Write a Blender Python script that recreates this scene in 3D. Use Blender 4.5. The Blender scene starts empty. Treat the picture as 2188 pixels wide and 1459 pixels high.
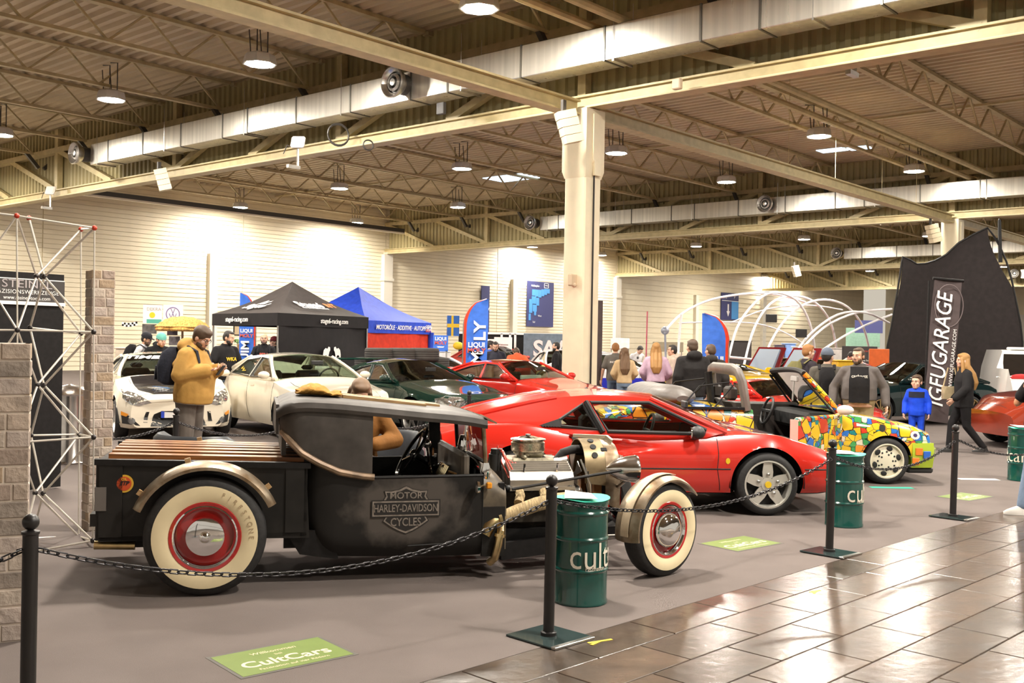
import bpy, bmesh, math, random
from math import sin, cos, pi, radians, sqrt, atan2, hypot
from mathutils import Vector, Matrix, Quaternion
from mathutils.bvhtree import BVHTree
from mathutils.geometry import tessellate_polygon
random.seed(7)
S = bpy.context.scene
COL = S.collection
# ---------------------------------------------------------------- camera, world, exposure
F = 2209.0; ROLL = radians(1.03); EYE = 1.66; PO = 2.5
cd = bpy.data.cameras.new('camera'); cam = bpy.data.objects.new('camera', cd); COL.objects.link(cam)
cd.sensor_width = 36; cd.lens = F / 2188 * 36; cd.clip_end = 400; cd.clip_start = .05
p_ = PO / F
fw = Vector((0, cos(p_), -sin(p_))); up0 = Vector((0, sin(p_), cos(p_))); rt0 = Vector((1, 0, 0))
rt = rt0 * cos(ROLL) + up0 * sin(ROLL); up = up0 * cos(ROLL) - rt0 * sin(ROLL)
cam.matrix_world = Matrix(((rt.x, up.x, -fw.x, 0), (rt.y, up.y, -fw.y, 0), (rt.z, up.z, -fw.z, EYE), (0, 0, 0, 1)))
S.camera = cam
cd.dof.use_dof = False
W = bpy.data.worlds.new('hall_light'); S.world = W; W.use_nodes = True
bg = W.node_tree.nodes['Background']; bg.inputs[0].default_value = (1, .9, .74, 1); bg.inputs[1].default_value = .32
S.view_settings.view_transform = 'Standard'; S.view_settings.look = 'None'; S.view_settings.gamma = 1
S.view_settings.use_curve_mapping = False; S.view_settings.exposure = 0.92
S.cycles.use_denoising = True
S.cycles.max_bounces = 6; S.cycles.transparent_max_bounces = 12
S.cycles.caustics_reflective = False; S.cycles.caustics_refractive = False
S.cycles.sample_clamp_indirect = 6
LAMP_W = 260.0
# ---------------------------------------------------------------- picture to place: where a seen point stands
def uvp(px, py):
    x = px - 1094; y = py - 729.5
    return x * cos(ROLL) + y * sin(ROLL), -x * sin(ROLL) + y * cos(ROLL) + PO
def G(px, py):
    u, v = uvp(px, py); D = EYE * F / v
    return Vector((u / F * D, D, 0))
def P(px, py, Y):
    u, v = uvp(px, py)
    return Vector((u / F * Y, Y, EYE - v / F * Y))
def PZ(px, py, z):
    u, v = uvp(px, py); D = (EYE - z) * F / v
    return Vector((u / F * D, D, z))
# ---------------------------------------------------------------- mesh builder
class MB:
    def __init__(s): s.v = []; s.f = []; s.mi = []; s.m = 0
    def add(s, vs, fs):
        o = len(s.v); s.v += [tuple(p) for p in vs]; s.f += [tuple(i + o for i in f) for f in fs]; s.mi += [s.m] * len(fs); return s
    def hexa(s, p): return s.add(p, [(3, 2, 1, 0), (4, 5, 6, 7), (0, 1, 5, 4), (1, 2, 6, 5), (2, 3, 7, 6), (3, 0, 4, 7)])
    def box(s, x0, y0, z0, x1, y1, z1):
        return s.hexa([(x0, y0, z0), (x1, y0, z0), (x1, y1, z0), (x0, y1, z0), (x0, y0, z1), (x1, y0, z1), (x1, y1, z1), (x0, y1, z1)])
    def cbox(s, x0, y0, z0, x1, y1, z1, c=.01):
        r = lambda z, d: [(x0 + d, y0 + d, z), (x1 - d, y0 + d, z), (x1 - d, y1 - d, z), (x0 + d, y1 - d, z)]
        o = lambda z: [(x0 + c, y0, z), (x1 - c, y0, z), (x1, y0 + c, z), (x1, y1 - c, z), (x1 - c, y1, z), (x0 + c, y1, z), (x0, y1 - c, z), (x0, y0 + c, z)]
        i = lambda z: [(x0 + c, y0 + c, z), (x1 - c, y0 + c, z), (x1 - c, y0 + c, z), (x1 - c, y1 - c, z), (x1 - c, y1 - c, z), (x0 + c, y1 - c, z), (x0 + c, y1 - c, z), (x0 + c, y0 + c, z)]
        return s.loft([i(z0), o(z0 + c), o(z1 - c), i(z1)])
    def beam(s, a, b, w, h, upv=(0, 0, 1)):
        a = Vector(a); b = Vector(b); d = (b - a).normalized(); u = Vector(upv); r = d.cross(u)
        if r.length < 1e-4: u = Vector((0, 1, 0)); r = d.cross(u)
        r.normalize(); u = r.cross(d); r = r * w / 2; u = u * h / 2
        return s.hexa([a - r - u, a + r - u, b + r - u, b - r - u, a - r + u, a + r + u, b + r + u, b - r + u])
    def loft(s, rings, closed=True, caps=True):
        n = len(rings[0]); o = len(s.v)
        for r in rings: s.v += [tuple(p) for p in r]
        m = n if closed else n - 1; fs = []
        for i in range(len(rings) - 1):
            for j in range(m):
                k = (j + 1) % n
                fs.append((o + i * n + j, o + i * n + k, o + (i + 1) * n + k, o + (i + 1) * n + j))
        if caps and closed:
            fs.append(tuple(o + j for j in range(n))[::-1]); fs.append(tuple(o + (len(rings) - 1) * n + j for j in range(n)))
        s.f += fs; s.mi += [s.m] * len(fs); return s
    def tube(s, pts, r, n=8, caps=True, closed=False, flat=1.0):
        pts = [Vector(p) for p in pts]; N = len(pts); rs = r if isinstance(r, (list, tuple)) else [r] * N
        rings = []; prev = None
        for i, p in enumerate(pts):
            a = pts[(i - 1) % N] if (i > 0 or closed) else p; b = pts[(i + 1) % N] if (i < N - 1 or closed) else p
            d = (b - a)
            if d.length < 1e-9: d = Vector((0, 0, 1))
            d.normalize()
            if prev is None:
                q = Vector((0, 0, 1)) if abs(d.z) < .9 else Vector((1, 0, 0)); x = d.cross(q).normalized()
            else:
                x = prev - d * prev.dot(d)
                x = x.normalized() if x.length > 1e-6 else d.orthogonal().normalized()
            prev = x; y = d.cross(x)
            rings.append([p + (x * cos(2 * pi * j / n) + y * flat * sin(2 * pi * j / n)) * rs[i] for j in range(n)])
        if closed: rings.append(rings[0]); return s.loft(rings, True, False)
        return s.loft(rings, True, caps)
    def lathe(s, prof, c=(0, 0, 0), ax='z', n=24, a0=0, a1=2 * pi, caps=False):
        full = abs(a1 - a0 - 2 * pi) < 1e-6; rings = []
        for k in range(n + (0 if full else 1)):
            a = a0 + (a1 - a0) * k / n; ring = []
            for r, h in prof:
                x, y = r * cos(a), r * sin(a)
                ring.append({'z': (c[0] + x, c[1] + y, c[2] + h), 'y': (c[0] + x, c[1] + h, c[2] + y), 'x': (c[0] + h, c[1] + x, c[2] + y)}[ax])
            rings.append(ring)
        if full: rings.append(rings[0])
        return s.loft(rings, False, False)
    def cyl(s, c, r, h, ax='z', n=16, r2=None):
        r2 = r if r2 is None else r2
        return s.lathe([(0, 0), (r, 0), (r2, h), (0, h)], c, ax, n)
    def ell(s, c, r, n=10, m=8, rot=None):
        r = (r, r, r) if not isinstance(r, (tuple, list)) else r; rings = []
        for i in range(m + 1):
            t = -pi / 2 + pi * i / m; ring = []
            for j in range(n):
                a = 2 * pi * j / n; p = Vector((r[0] * cos(t) * cos(a), r[1] * cos(t) * sin(a), r[2] * sin(t)))
                if rot: p = rot @ p
                ring.append(Vector(c) + p)
            rings.append(ring)
        return s.loft(rings, True, True)
    def cap(s, a, ra, b, rb, n=10):
        a = Vector(a); b = Vector(b); d = (b - a).normalized()
        pts = [a - d * ra * .95, a - d * ra * .7, a - d * ra * .3, a, a.lerp(b, .5), b, b + d * rb * .3, b + d * rb * .7, b + d * rb * .95]
        rs = [ra * .3, ra * .71, ra * .954, ra, (ra + rb) / 2, rb, rb * .954, rb * .71, rb * .3]
        return s.tube(pts, rs, n)
    def prism(s, outl, d, holes=()):
        d = Vector(d); loops = [[Vector(p) for p in l] for l in [outl] + list(holes)]; allp = [p for l in loops for p in l]; n = len(allp); o = len(s.v)
        tri = tessellate_polygon(loops)
        nn = Vector((0, 0, 0))
        L = loops[0]
        for i in range(len(L)): nn += L[i].cross(L[(i + 1) % len(L)])
        flip = nn.dot(d) > 0
        s.v += [tuple(p) for p in allp] + [tuple(p + d) for p in allp]; fs = []
        for t in tri:
            a, b, c = t; q = (allp[b] - allp[a]).cross(allp[c] - allp[a])
            if q.dot(d) > 0: a, c = c, a
            fs.append((o + a, o + b, o + c)); fs.append((o + n + c, o + n + b, o + n + a))
        k = 0
        for li, l in enumerate(loops):
            m = len(l)
            for i in range(m):
                j = (i + 1) % m; q = (o + k + i, o + k + j, o + n + k + j, o + n + k + i)
                fs.append(q if flip == (li == 0) else q[::-1])
            k += m
        s.f += fs; s.mi += [s.m] * len(fs); return s
    def mesh(s, name, mats, smooth=True, ang=35):
        me = bpy.data.meshes.new(name); me.from_pydata(s.v, [], s.f)
        for m in (mats if isinstance(mats, (list, tuple)) else [mats]): me.materials.append(m)
        if any(s.mi): me.polygons.foreach_set('material_index', s.mi)
        me.update()
        if smooth:
            me.shade_smooth()
            if ang < 170: me.set_sharp_from_angle(angle=radians(ang))
        return me
    def obj(s, name, mats, parent=None, loc=None, rz=None, smooth=True, ang=35, label=None):
        return put(name, s.mesh(name, mats, smooth, ang), parent, loc, rz, label)
def put(name, me, parent=None, loc=None, rz=None, label=None):
    o = bpy.data.objects.new(name, me); COL.objects.link(o)
    if parent: o.parent = parent
    if loc is not None: o.location = loc
    if rz is not None: o.rotation_euler = (0, 0, rz)
    if label: o['label'] = label
    return o
def tag(o, label, cat, group=None, kind=None):
    if label: o['label'] = label
    if cat: o['category'] = cat
    if group: o['group'] = group
    if kind: o['kind'] = kind
    return o
def thing(name, label, cat, loc=(0, 0, 0), rz=0, group=None):
    o = bpy.data.objects.new(name, None); COL.objects.link(o); o.location = loc; o.rotation_euler = (0, 0, rz); o.empty_display_size = .1
    return tag(o, label, cat, group)
def struct(o): o['kind'] = 'structure'; return o
def dup(o, parent=None, **kw):
    c = o.copy(); COL.objects.link(c)
    if parent: c.parent = parent
    for ch in list(o.children): dup(ch, c)
    return c
def smod(o, t, **kw):
    m = o.modifiers.new(t.lower(), t)
    for k, v in kw.items(): setattr(m, k, v)
    if t == 'SOLIDIFY': e = o.modifiers.new('crisp', 'EDGE_SPLIT'); e.split_angle = radians(42)
    return m
def text(name, body, size, mat, parent=None, loc=(0, 0, 0), rot=(pi / 2, 0, 0), bold=0, shear=0, sx=1, depth=.002, align='CENTER', kind=None, space=1):
    c = bpy.data.curves.new(name, 'FONT'); c.body = body; c.size = size; c.align_x = align; c.align_y = 'CENTER'; c.extrude = depth; c.offset = bold * size; c.shear = shear
    c.space_character = space; c.resolution_u = 3; c.materials.append(mat)
    o = bpy.data.objects.new(name, c); COL.objects.link(o)
    if parent: o.parent = parent
    o.location = loc; o.rotation_euler = rot; o.scale = (sx, 1, 1)
    return o
# ---------------------------------------------------------------- materials
MATS = {}
def nt(m): return m.node_tree.nodes, m.node_tree.links
def mat(name, col, rough=.5, metal=0, spec=.5, coat=0, noise=0, nscale=8, bump=0, bscale=60, emit=0, col2=None, alpha=1, sheen=0, stretch=None, coords='Object', rvar=0):
    if name in MATS: return MATS[name]
    m = bpy.data.materials.new(name); m.use_nodes = True; N, L = nt(m); b = N['Principled BSDF']
    c4 = (*col, 1); b.inputs['Base Color'].default_value = c4; b.inputs['Roughness'].default_value = rough; b.inputs['Metallic'].default_value = metal
    b.inputs['Specular IOR Level'].default_value = spec; b.inputs['Coat Weight'].default_value = coat; b.inputs['Coat Roughness'].default_value = .03
    if sheen: b.inputs['Sheen Weight'].default_value = sheen
    tc = N.new('ShaderNodeTexCoord'); src = tc.outputs[coords]
    if stretch:
        mp = N.new('ShaderNodeMapping'); mp.inputs['Scale'].default_value = stretch; L.new(src, mp.inputs[0]); src = mp.outputs[0]
    if noise or col2 or rvar:
        t = N.new('ShaderNodeTexNoise'); t.inputs['Scale'].default_value = nscale; t.inputs['Detail'].default_value = 6; L.new(src, t.inputs['Vector'])
        mx = N.new('ShaderNodeMix'); mx.data_type = 'RGBA'
        c2 = col2 or tuple(max(0, min(1, c * (1 - noise))) for c in col); c1 = col if col2 else tuple(min(1, c * (1 + noise * .6)) for c in col)
        mx.inputs[6].default_value = (*c1, 1); mx.inputs[7].default_value = (*c2, 1)
        r = N.new('ShaderNodeValToRGB'); r.color_ramp.elements[0].position = .35; r.color_ramp.elements[1].position = .65
        L.new(t.outputs[0], r.inputs[0]); L.new(r.outputs[0], mx.inputs[0]); L.new(mx.outputs[2], b.inputs['Base Color'])
        if rvar:
            mr = N.new('ShaderNodeMapRange'); mr.inputs[3].default_value = max(0, rough - rvar); mr.inputs[4].default_value = rough + rvar
            L.new(t.outputs[0], mr.inputs[0]); L.new(mr.outputs[0], b.inputs['Roughness'])
    if bump:
        t2 = N.new('ShaderNodeTexNoise'); t2.inputs['Scale'].default_value = bscale; t2.inputs['Detail'].default_value = 4; L.new(src, t2.inputs['Vector'])
        bp = N.new('ShaderNodeBump'); bp.inputs['Strength'].default_value = bump; bp.inputs['Distance'].default_value = .02; L.new(t2.outputs[0], bp.inputs['Height']); L.new(bp.outputs[0], b.inputs['Normal'])
    if emit:
        b.inputs['Emission Color'].default_value = c4; b.inputs['Emission Strength'].default_value = emit
    MATS[name] = m; return m
def glass(name, tint=(.85, .9, .88), refl=.9):
    if name in MATS: return MATS[name]
    m = bpy.data.materials.new(name); m.use_nodes = True; N, L = nt(m); N.remove(N['Principled BSDF'])
    tr = N.new('ShaderNodeBsdfTransparent'); tr.inputs[0].default_value = (*tint, 1)
    gl = N.new('ShaderNodeBsdfGlossy'); gl.inputs[0].default_value = (1, 1, 1, 1); gl.inputs['Roughness'].default_value = .02
    fr = N.new('ShaderNodeFresnel'); fr.inputs[0].default_value = 1.5
    mu = N.new('ShaderNodeMath'); mu.operation = 'MULTIPLY'; mu.inputs[1].default_value = refl; L.new(fr.outputs[0], mu.inputs[0])
    mx = N.new('ShaderNodeMixShader'); L.new(mu.outputs[0], mx.inputs[0]); L.new(tr.outputs[0], mx.inputs[1]); L.new(gl.outputs[0], mx.inputs[2]); L.new(mx.outputs[0], N['Material Output'].inputs[0])
    MATS[name] = m; return m
BLACK = mat('black_paint', (.011, .010, .010), .5, spec=.25, noise=.3, nscale=20)
BLACKP = mat('black_plastic', (.02, .02, .02), .5, noise=.2)
RUBBER = mat('tyre_rubber', (.018, .017, .017), .7, noise=.3, nscale=30, bump=.1)
CHROME = mat('chrome', (.82, .82, .83), .06, 1, noise=.04)
STEEL = mat('brushed_steel', (.55, .53, .5), .3, 1, noise=.15)
ALU = mat('cast_aluminium', (.6, .58, .55), .38, .9, noise=.25, nscale=25)
GOLD = mat('brass', (.62, .47, .24), .3, 1, noise=.25, nscale=12)
WHITE = mat('white_print', (.85, .83, .8), .5, noise=.03)
DARK = mat('dark_interior', (.01, .01, .01), .7, noise=.2)
GLASS = glass('clear_glass'); GLASSD = glass('tinted_glass', (.22, .25, .22)); 
# ================================================================ THE HALL
HA = radians(41.2); E2 = Vector((sin(HA), cos(HA), 0)); E1 = Vector((-cos(HA), sin(HA), 0)); HO = Vector((1.40, 21.32, 0)); BAY = 22.5; AW = 31.2; RZ = 8.95
HROT = atan2(E1.y, E1.x)          # hall frame: local x = a (towards the left wall), local y = b mirrored
def HP(a, b, z=0): return HO + E1 * a + E2 * b + Vector((0, 0, z))
def HV(v): return (E1 * v[0] + E2 * v[1] + Vector((0, 0, v[2])))
class HB(MB):                     # builds in hall coordinates, written out in world coordinates
    def mesh(s, *a, **k):
        s.v = [tuple(HP(*p)) for p in s.v]; s.f = [f[::-1] for f in s.f]; return MB.mesh(s, *a, **k)
M_carpet = mat('grey_carpet', (.155, .13, .12), .95, spec=.1, noise=.07, nscale=2.2, bump=.25, bscale=240)
M_tile = [mat('brown_floor_tile_%d' % i, c, .235, spec=.6, noise=.4, nscale=4, rvar=.11, bump=.10, bscale=14) for i, c in enumerate([(.085, .06, .045), (.10, .07, .052), (.072, .053, .041)])]
M_grout = mat('tile_grout', (.20, .165, .135), .6, noise=.3)
M_clad = mat('cream_wall_cladding', (.84, .75, .56), .55, noise=.04, nscale=1.5)
M_steel = mat('tan_painted_steel', (.52, .43, .23), .5, noise=.14, nscale=4)
M_joist = mat('joist_steel', (.47, .385, .22), .5, noise=.15, nscale=4)
M_deck = mat('roof_deck_sheet', (.50, .40, .26), .5, noise=.12, nscale=.7)
M_infill = mat('olive_infill_sheet', (.42, .36, .19), .55, noise=.12, nscale=.8)
M_duct = mat('galvanised_duct', (.66, .63, .56), .3, .75, noise=.16, nscale=1.3, stretch=(5, 5, .1), rvar=.08)
M_col = mat('cream_column', (.80, .72, .52), .5, noise=.05, nscale=3)
M_red = mat('red_oxide_pipe', (.3, .1, .05), .5)
M_dk = mat('dark_steel', (.05, .045, .04), .5)
# floor ------------------------------------------------------------
fl = MB().box(-75, -25, -.12, 110, 140, -.02).obj('floor', mat('bare_floor', (.1, .08, .065), .3, noise=.3)); struct(fl)
EA = G(960, 1440); EB = G(2188, 1080); ED = (EB - EA).normalized(); EN = Vector((ED.y, -ED.x, 0))   # the carpet edge and its outward side
def FE(s, t, z=0): return EA + ED * s + EN * t + Vector((0, 0, z))
cp = MB(); cp.prism([FE(-30, 0, -.02), FE(120, 0, -.02), FE(120, -110, -.02), FE(-30, -80, -.02)], (0, 0, .02)); struct(cp.obj('carpet_floor', M_carpet, smooth=False))
ft = MB(); ft.prism([FE(-12, 0.004, -.02), FE(60, .004, -.02), FE(60, 40, -.02), FE(-12, 40, -.02)], (0, 0, .012)); tf = struct(ft.obj('tile_floor', M_grout, smooth=False))
TW, TL = .34, .68
tm = []
for k in range(3):
    t = MB(); t.cbox(0, 0, 0, TL - .008, TW - .008, .0085, .003); tm.append(t.mesh('floor_tile', M_tile[k], True, 30))
erz = atan2(ED.y, ED.x); n = 0
for r in range(24):
    for c in range(-2, 15):
        s0 = c * TL + (.34 if r % 2 else 0) - .6; p = FE(s0, TW * (r + 1) - .006, -.0085 + random.uniform(-.0006, .0006))
        u = p.x / max(p.y, .5)
        if p.y < 3.6 or u > .66 or n >= 296: continue
        o = put('tile', tm[random.randrange(3)], tf, p, erz); n += 1
bt = HB  # beyond the separate tiles the floor goes on as one slab
sl = MB(); sl.prism([FE(9.6, .01, -.0085), FE(60, .01, -.0085), FE(60, 40, -.0085), FE(9.6, 40, -.0085)], (0, 0, .004)); sl.obj('slab', M_tile[0], tf, smooth=False)['kind'] = 'stuff'
for (px, py, l) in ((1284, 1371, .16), (1744, 1264, .1)):
    g = G(px, py); t = MB(); t.beam((-l / 2, 0, .0008), (l / 2, .02, .0008), .02, .0016); t.beam((-l / 2, -.04, .0018), (0, .01, .0018), .02, .0016)
    tag(t.obj('tape_mark', mat('yellow_tape', (.75, .55, .05), .5), None, g, erz - .4), 'bit of yellow tape on the brown tiles ' + ('beside the nearest barrier foot' if px < 1500 else 'in front of the second barrier post'), 'tape')
# left wall: cladding planks between posts ---------------------------
wl = thing('wall_left', None, None); wl['kind'] = 'structure'
core = HB().box(AW + .06, -40, 0, AW + .3, 4 * BAY, RZ + .3); core.obj('wall_core', M_clad, wl, smooth=False)
PH = .2; seg = BAY / 2
for (b0, b1) in ((-8, 3), (3, 13), (13, BAY), (BAY, 32), (32, 2 * BAY), (2 * BAY, 3 * BAY), (3 * BAY, 4 * BAY)):
    rows = 44 if b0 < 2 * BAY else 22; ph = 8.9 / rows
    base = HB(); base.hexa([(AW + .06, b0 + .02, 0), (AW + .06, b1 - .02, 0), (AW + .01, b1 - .02, 0), (AW + .01, b0 + .02, 0), (AW + .06, b0 + .02, ph - .018), (AW + .06, b1 - .02, ph - .018), (AW + .025, b1 - .02, ph - .018), (AW + .025, b0 + .02, ph - .018)])
    me = base.mesh('cladding_plank', M_clad, False)
    for r in range(rows): put('plank', me, wl, (0, 0, r * ph))
ew = HB(); ew.box(-60, 4.3 * BAY, 0, AW + .3, 4.3 * BAY + .3, RZ + .3); struct(ew.obj('wall_far', M_clad, smooth=False))
# far wall: lighter gate panels
for i, a in enumerate((16, 10.5, 5, -.5, -6)):
    g = HB(); g.box(a, 4.3 * BAY - .12, 0, a + 4.9, 4.3 * BAY - .02, 5.2)
    for z in (1.2, 2.4, 3.6, 4.8): g.box(a, 4.3 * BAY - .16, z, a + 4.9, 4.3 * BAY - .12, z + .08)
    struct(g.obj('door_%d' % (i + 1), mat('white_gate', (.75, .72, .66), .5), smooth=False))
for i, b in enumerate((-.2, 11.2, BAY, 33.5, 2 * BAY, 56, 3 * BAY)):
    main = i % 2 == 0; w = .32 if main else .22; h = 6.4 if main else 5.6
    p = HB(); p.box(AW - .25, b - w, 0, AW + .02, b + w, h); p.box(AW - .3, b - w - .04, 0, AW + .02, b + w + .04, .3)
    if main: p.box(AW - .34, b - w * .6, h, AW, b + w * .6, h + .1); p.box(AW - .3, b - w - .06, 4.9, AW + .02, b + w + .06, 5.05)
    struct(p.obj('wall_column', mat('white_wall_post', (.8, .76, .66), .5), smooth=False))
# roof deck: corrugated sheet, ribs run along a ---------------------
d = HB(); pts = []; b = -34.0
while b < 4.4 * BAY:
    pts += [(b, 0), (b + .12, 0), (b + .17, .09), (b + .29, .09)]; b += .34
d.loft([[(-45, y, RZ + z) for y, z in pts], [(AW + .3, y, RZ + z) for y, z in pts]], False, False)
struct(d.obj('ceiling', M_deck, smooth=False))
# skylights in the deck
for (px, py, kx) in ((1092, 381, 1), (1778, 322, .45), (1836, 318, .35)):
    q = PZ(px, py, RZ - .03); s = MB(); s.box(-1.1 * kx, -.7 * kx, 0, 1.1 * kx, .7 * kx, .05); o = s.obj('skylight', mat('bluish_skylight', (.55, .72, .9), .4, emit=1.1), None, q, HROT)
    struct(o)
# columns ---------------------------------------------------------------
def column(a, b, h=6.4):
    r = thing('column', None, None, HP(a, b, 0), HROT); r['kind'] = 'structure'
    s = MB(); s.cbox(-.27, -.27, 0, .27, .27, 5.2, .03); s.obj('shaft', M_col, r)
    s = MB(); s.loft([[(x * k, y * k, z) for x, y in ((-1, -1), (1, -1), (1, 1), (-1, 1))] for k, z in ((.27, 5.0), (.31, 5.15), (.31, h))]); s.obj('head', M_col, r, ang=20)
    s = MB()
    for y in (-.2, .2): s.tube([(-.29, y * 0, .2 + i * 1.0) for i in range(7)], .018, 6)
    s.obj('conduit', M_dk, r)
    s = MB(); s.box(-.34, -.16, 5.3, -.31, .1, 6.3); s.box(-.36, -.14, 5.05, -.31, .08, 5.35); s.obj('cover_plate', M_col, r)
    return r
c0 = column(0, 0)
for b in (BAY, 2 * BAY, 3 * BAY): dup(c0).location = HP(0, b, 0)
s = MB(); s.cbox(-.12, -.05, 0, .12, .05, .24, .02); s.ell((0, -.03, .02), (.05, .05, .05))
tag(s.obj('wall_speaker', mat('beige_plastic', (.6, .48, .33), .5), None, P(1224, 611, 21.02), HROT - pi / 2), 'small beige box mounted on the cream hall column', 'speaker')
# trusses along a ---------------------------------------------------------
def rib_sheet(mb, a0, a1, b, z0, z1, pitch=.26, dep=.06):
    pts = []; a = a0
    while a < a1: pts += [(a, b), (a + pitch * .38, b), (a + pitch * .5, b + dep), (a + pitch * .88, b + dep)]; a += pitch
    mb.loft([[(x, y, z0) for x, y in pts], [(x, y, z1) for x, y in pts]], False, False)
def truss(b, a0, a1, infill=True, step=4.0):
    r = thing('roof_truss', None, None); r['kind'] = 'structure'
    c = HB(); c.box(a0, b - .17, 6.42, a1, b + .17, 6.46); c.box(a0, b - .17, 6.66, a1, b + .17, 6.70); c.box(a0, b - .1, 6.46, a1, b + .1, 6.66); c.obj('bottom_chord', M_steel, r, smooth=False)
    c = HB(); c.box(a0, b - .13, 8.02, a1, b + .13, 8.2); c.obj('top_chord', M_joist, r, smooth=False)
    c = HB(); c.tube([(a0, b - .19, 6.44), (a1, b - .19, 6.44)], .022, 6); c.obj('pipe', mat('white_conduit', (.75, .66, .42), .4), r)
    if infill:
        c = HB(); rib_sheet(c, a0, a1, b + .16, 6.7, RZ); c.obj('infill_sheet', M_infill, r, smooth=False)
    H = 3.9
    def dg_(a, q):
        dd = HB(); dd.beam((a, b - .02, 6.68), (a + q * H, b - .02, 8.12), .17, .17); dd.obj('diagonal', M_steel, r, smooth=False)
    for k in range(1, 5): dg_(k * H, -1); dg_(AW - k * H, 1); dg_(-k * H, 1)
    for k in range(1, 5):
        if -AW + k * H > a0: dg_(-AW + k * H, -1)
    for k in range(-5, 8):
        a = k * H
        if k % 2 == 0 and a0 < a < a1: dd = HB(); dd.box(a - .1, b - .1, 6.7, a + .1, b + .1, RZ - .1); dd.obj('upright', M_steel, r, smooth=False)
    return r
truss(0, -16, AW); truss(BAY, -20, AW); truss(2 * BAY, -32, AW); truss(3 * BAY, -44, AW)
truss(-BAY, -12, AW)
# longitudinal beams between the columns (along b)
for (b0, b1) in ((-BAY, -.32), (.32, BAY - .3), (BAY + .32, 2 * BAY - .3), (2 * BAY + .3, 3 * BAY - .3)):
    c = HB(); c.box(-.16, b0, 6.52, .16, b1, 6.56); c.box(-.16, b0, 6.26, .16, b1, 6.3); c.box(-.07, b0, 6.3, .07, b1, 6.52); c.box(.16, b0, 6.28, .2, b1, 6.33)
    struct(c.obj('long_beam', M_steel, smooth=False))
# joists along b -----------------------------------------------------------
dm = HB(); 
def joist(a, b0, b1, detail):
    r = thing('roof_joist', None, None); r['kind'] = 'structure'
    c = HB(); c.box(a - .07, b0 + .3, 8.06, a + .07, b1 - .3, 8.14); c.obj('lower_chord', M_joist, r, smooth=False)
    c = HB(); c.box(a - .1, b0 + .05, RZ - .1, a + .1, b1 - .05, RZ - .01); c.obj('upper_chord', M_joist, r, smooth=False)
    n = 12; st = (b1 - b0 - .6) / n
    if detail:
        for i in range(n):
            x = b0 + .3 + i * st
            for (p, q) in (((a, x, 8.1), (a, x + st / 2, RZ - .05)), ((a, x + st, 8.1), (a, x + st / 2, RZ - .05))):
                c = HB(); c.beam(p, q, .05, .05); c.obj('diagonal', M_joist, r, smooth=False)
    else:
        c = HB()
        for i in range(n):
            x = b0 + .3 + i * st; c.beam((a, x, 8.1), (a, x + st / 2, RZ - .05), .05, .05); c.beam((a, x + st, 8.1), (a, x + st / 2, RZ - .05), .05, .05)
        c.obj('web', M_joist, r, smooth=False)['kind'] = 'stuff'
    for bb in (b0 + .1, b1 - .1):
        c = HB(); c.beam((a, bb, 7.6), (a, bb + (.45 if bb < (b0 + b1) / 2 else -.45), 8.1), .12, .12); c.obj('knee_brace', M_dk, r, smooth=False)
for k in range(-3, 8): joist(.8 + 4 * k, -BAY, 0, k >= -1)
for k in range(-2, 8): joist(.8 + 4 * k, 0, BAY, True)
for k in range(-4, 8): joist(.8 + 4 * k, BAY, 2 * BAY, False)
for k in range(-6, 8): joist(.8 + 4 * k, 2 * BAY, 3 * BAY, False)
for k in range(-8, 8): joist(.8 + 4 * k, 3 * BAY, 4.3 * BAY, False)
for b in (-8.2, 7.4, 14.9, 30, 37.4):
    c = HB(); c.box(-20, b - .05, RZ - .16, AW, b + .05, RZ - .1); struct(c.obj('purlin_beam', M_joist, smooth=False))
# cable trunking and pipes running along the joists
for (a, z, b0, b1) in ((-1.6, 7.75, -BAY, -.6), (-.9, 7.75, -BAY, -.6), (-1.7, 7.75, .5, BAY - .5), (-.9, 7.75, .5, BAY - .5)):
    c = HB(); c.tube([(a, b0, z), (a, b1, z)], .085, 8); struct(c.obj('service_pipe_beam', M_steel))
for (a, b0, b1) in ((28.6, 1, BAY - 1),):
    c = HB(); c.box(a, b0, 7.35, a + .25, b1, 7.42); struct(c.obj('cable_tray_beam', mat('pale_tray', (.72, .66, .55), .5), smooth=False))
    c = HB(); c.box(a, b0, 7.42, a + .25, b1, 7.62); struct(c.obj('cable_bundle_beam', M_dk, smooth=False))
for px, b in ((0, 9.0), (1, 12.0), (2, 15.5), (3, 18.5)):
    c = HB(); c.tube([(-.1, b, 6.5), (-.1, b, RZ)], .007, 5); struct(c.obj('hanger_beam', M_steel))
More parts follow.
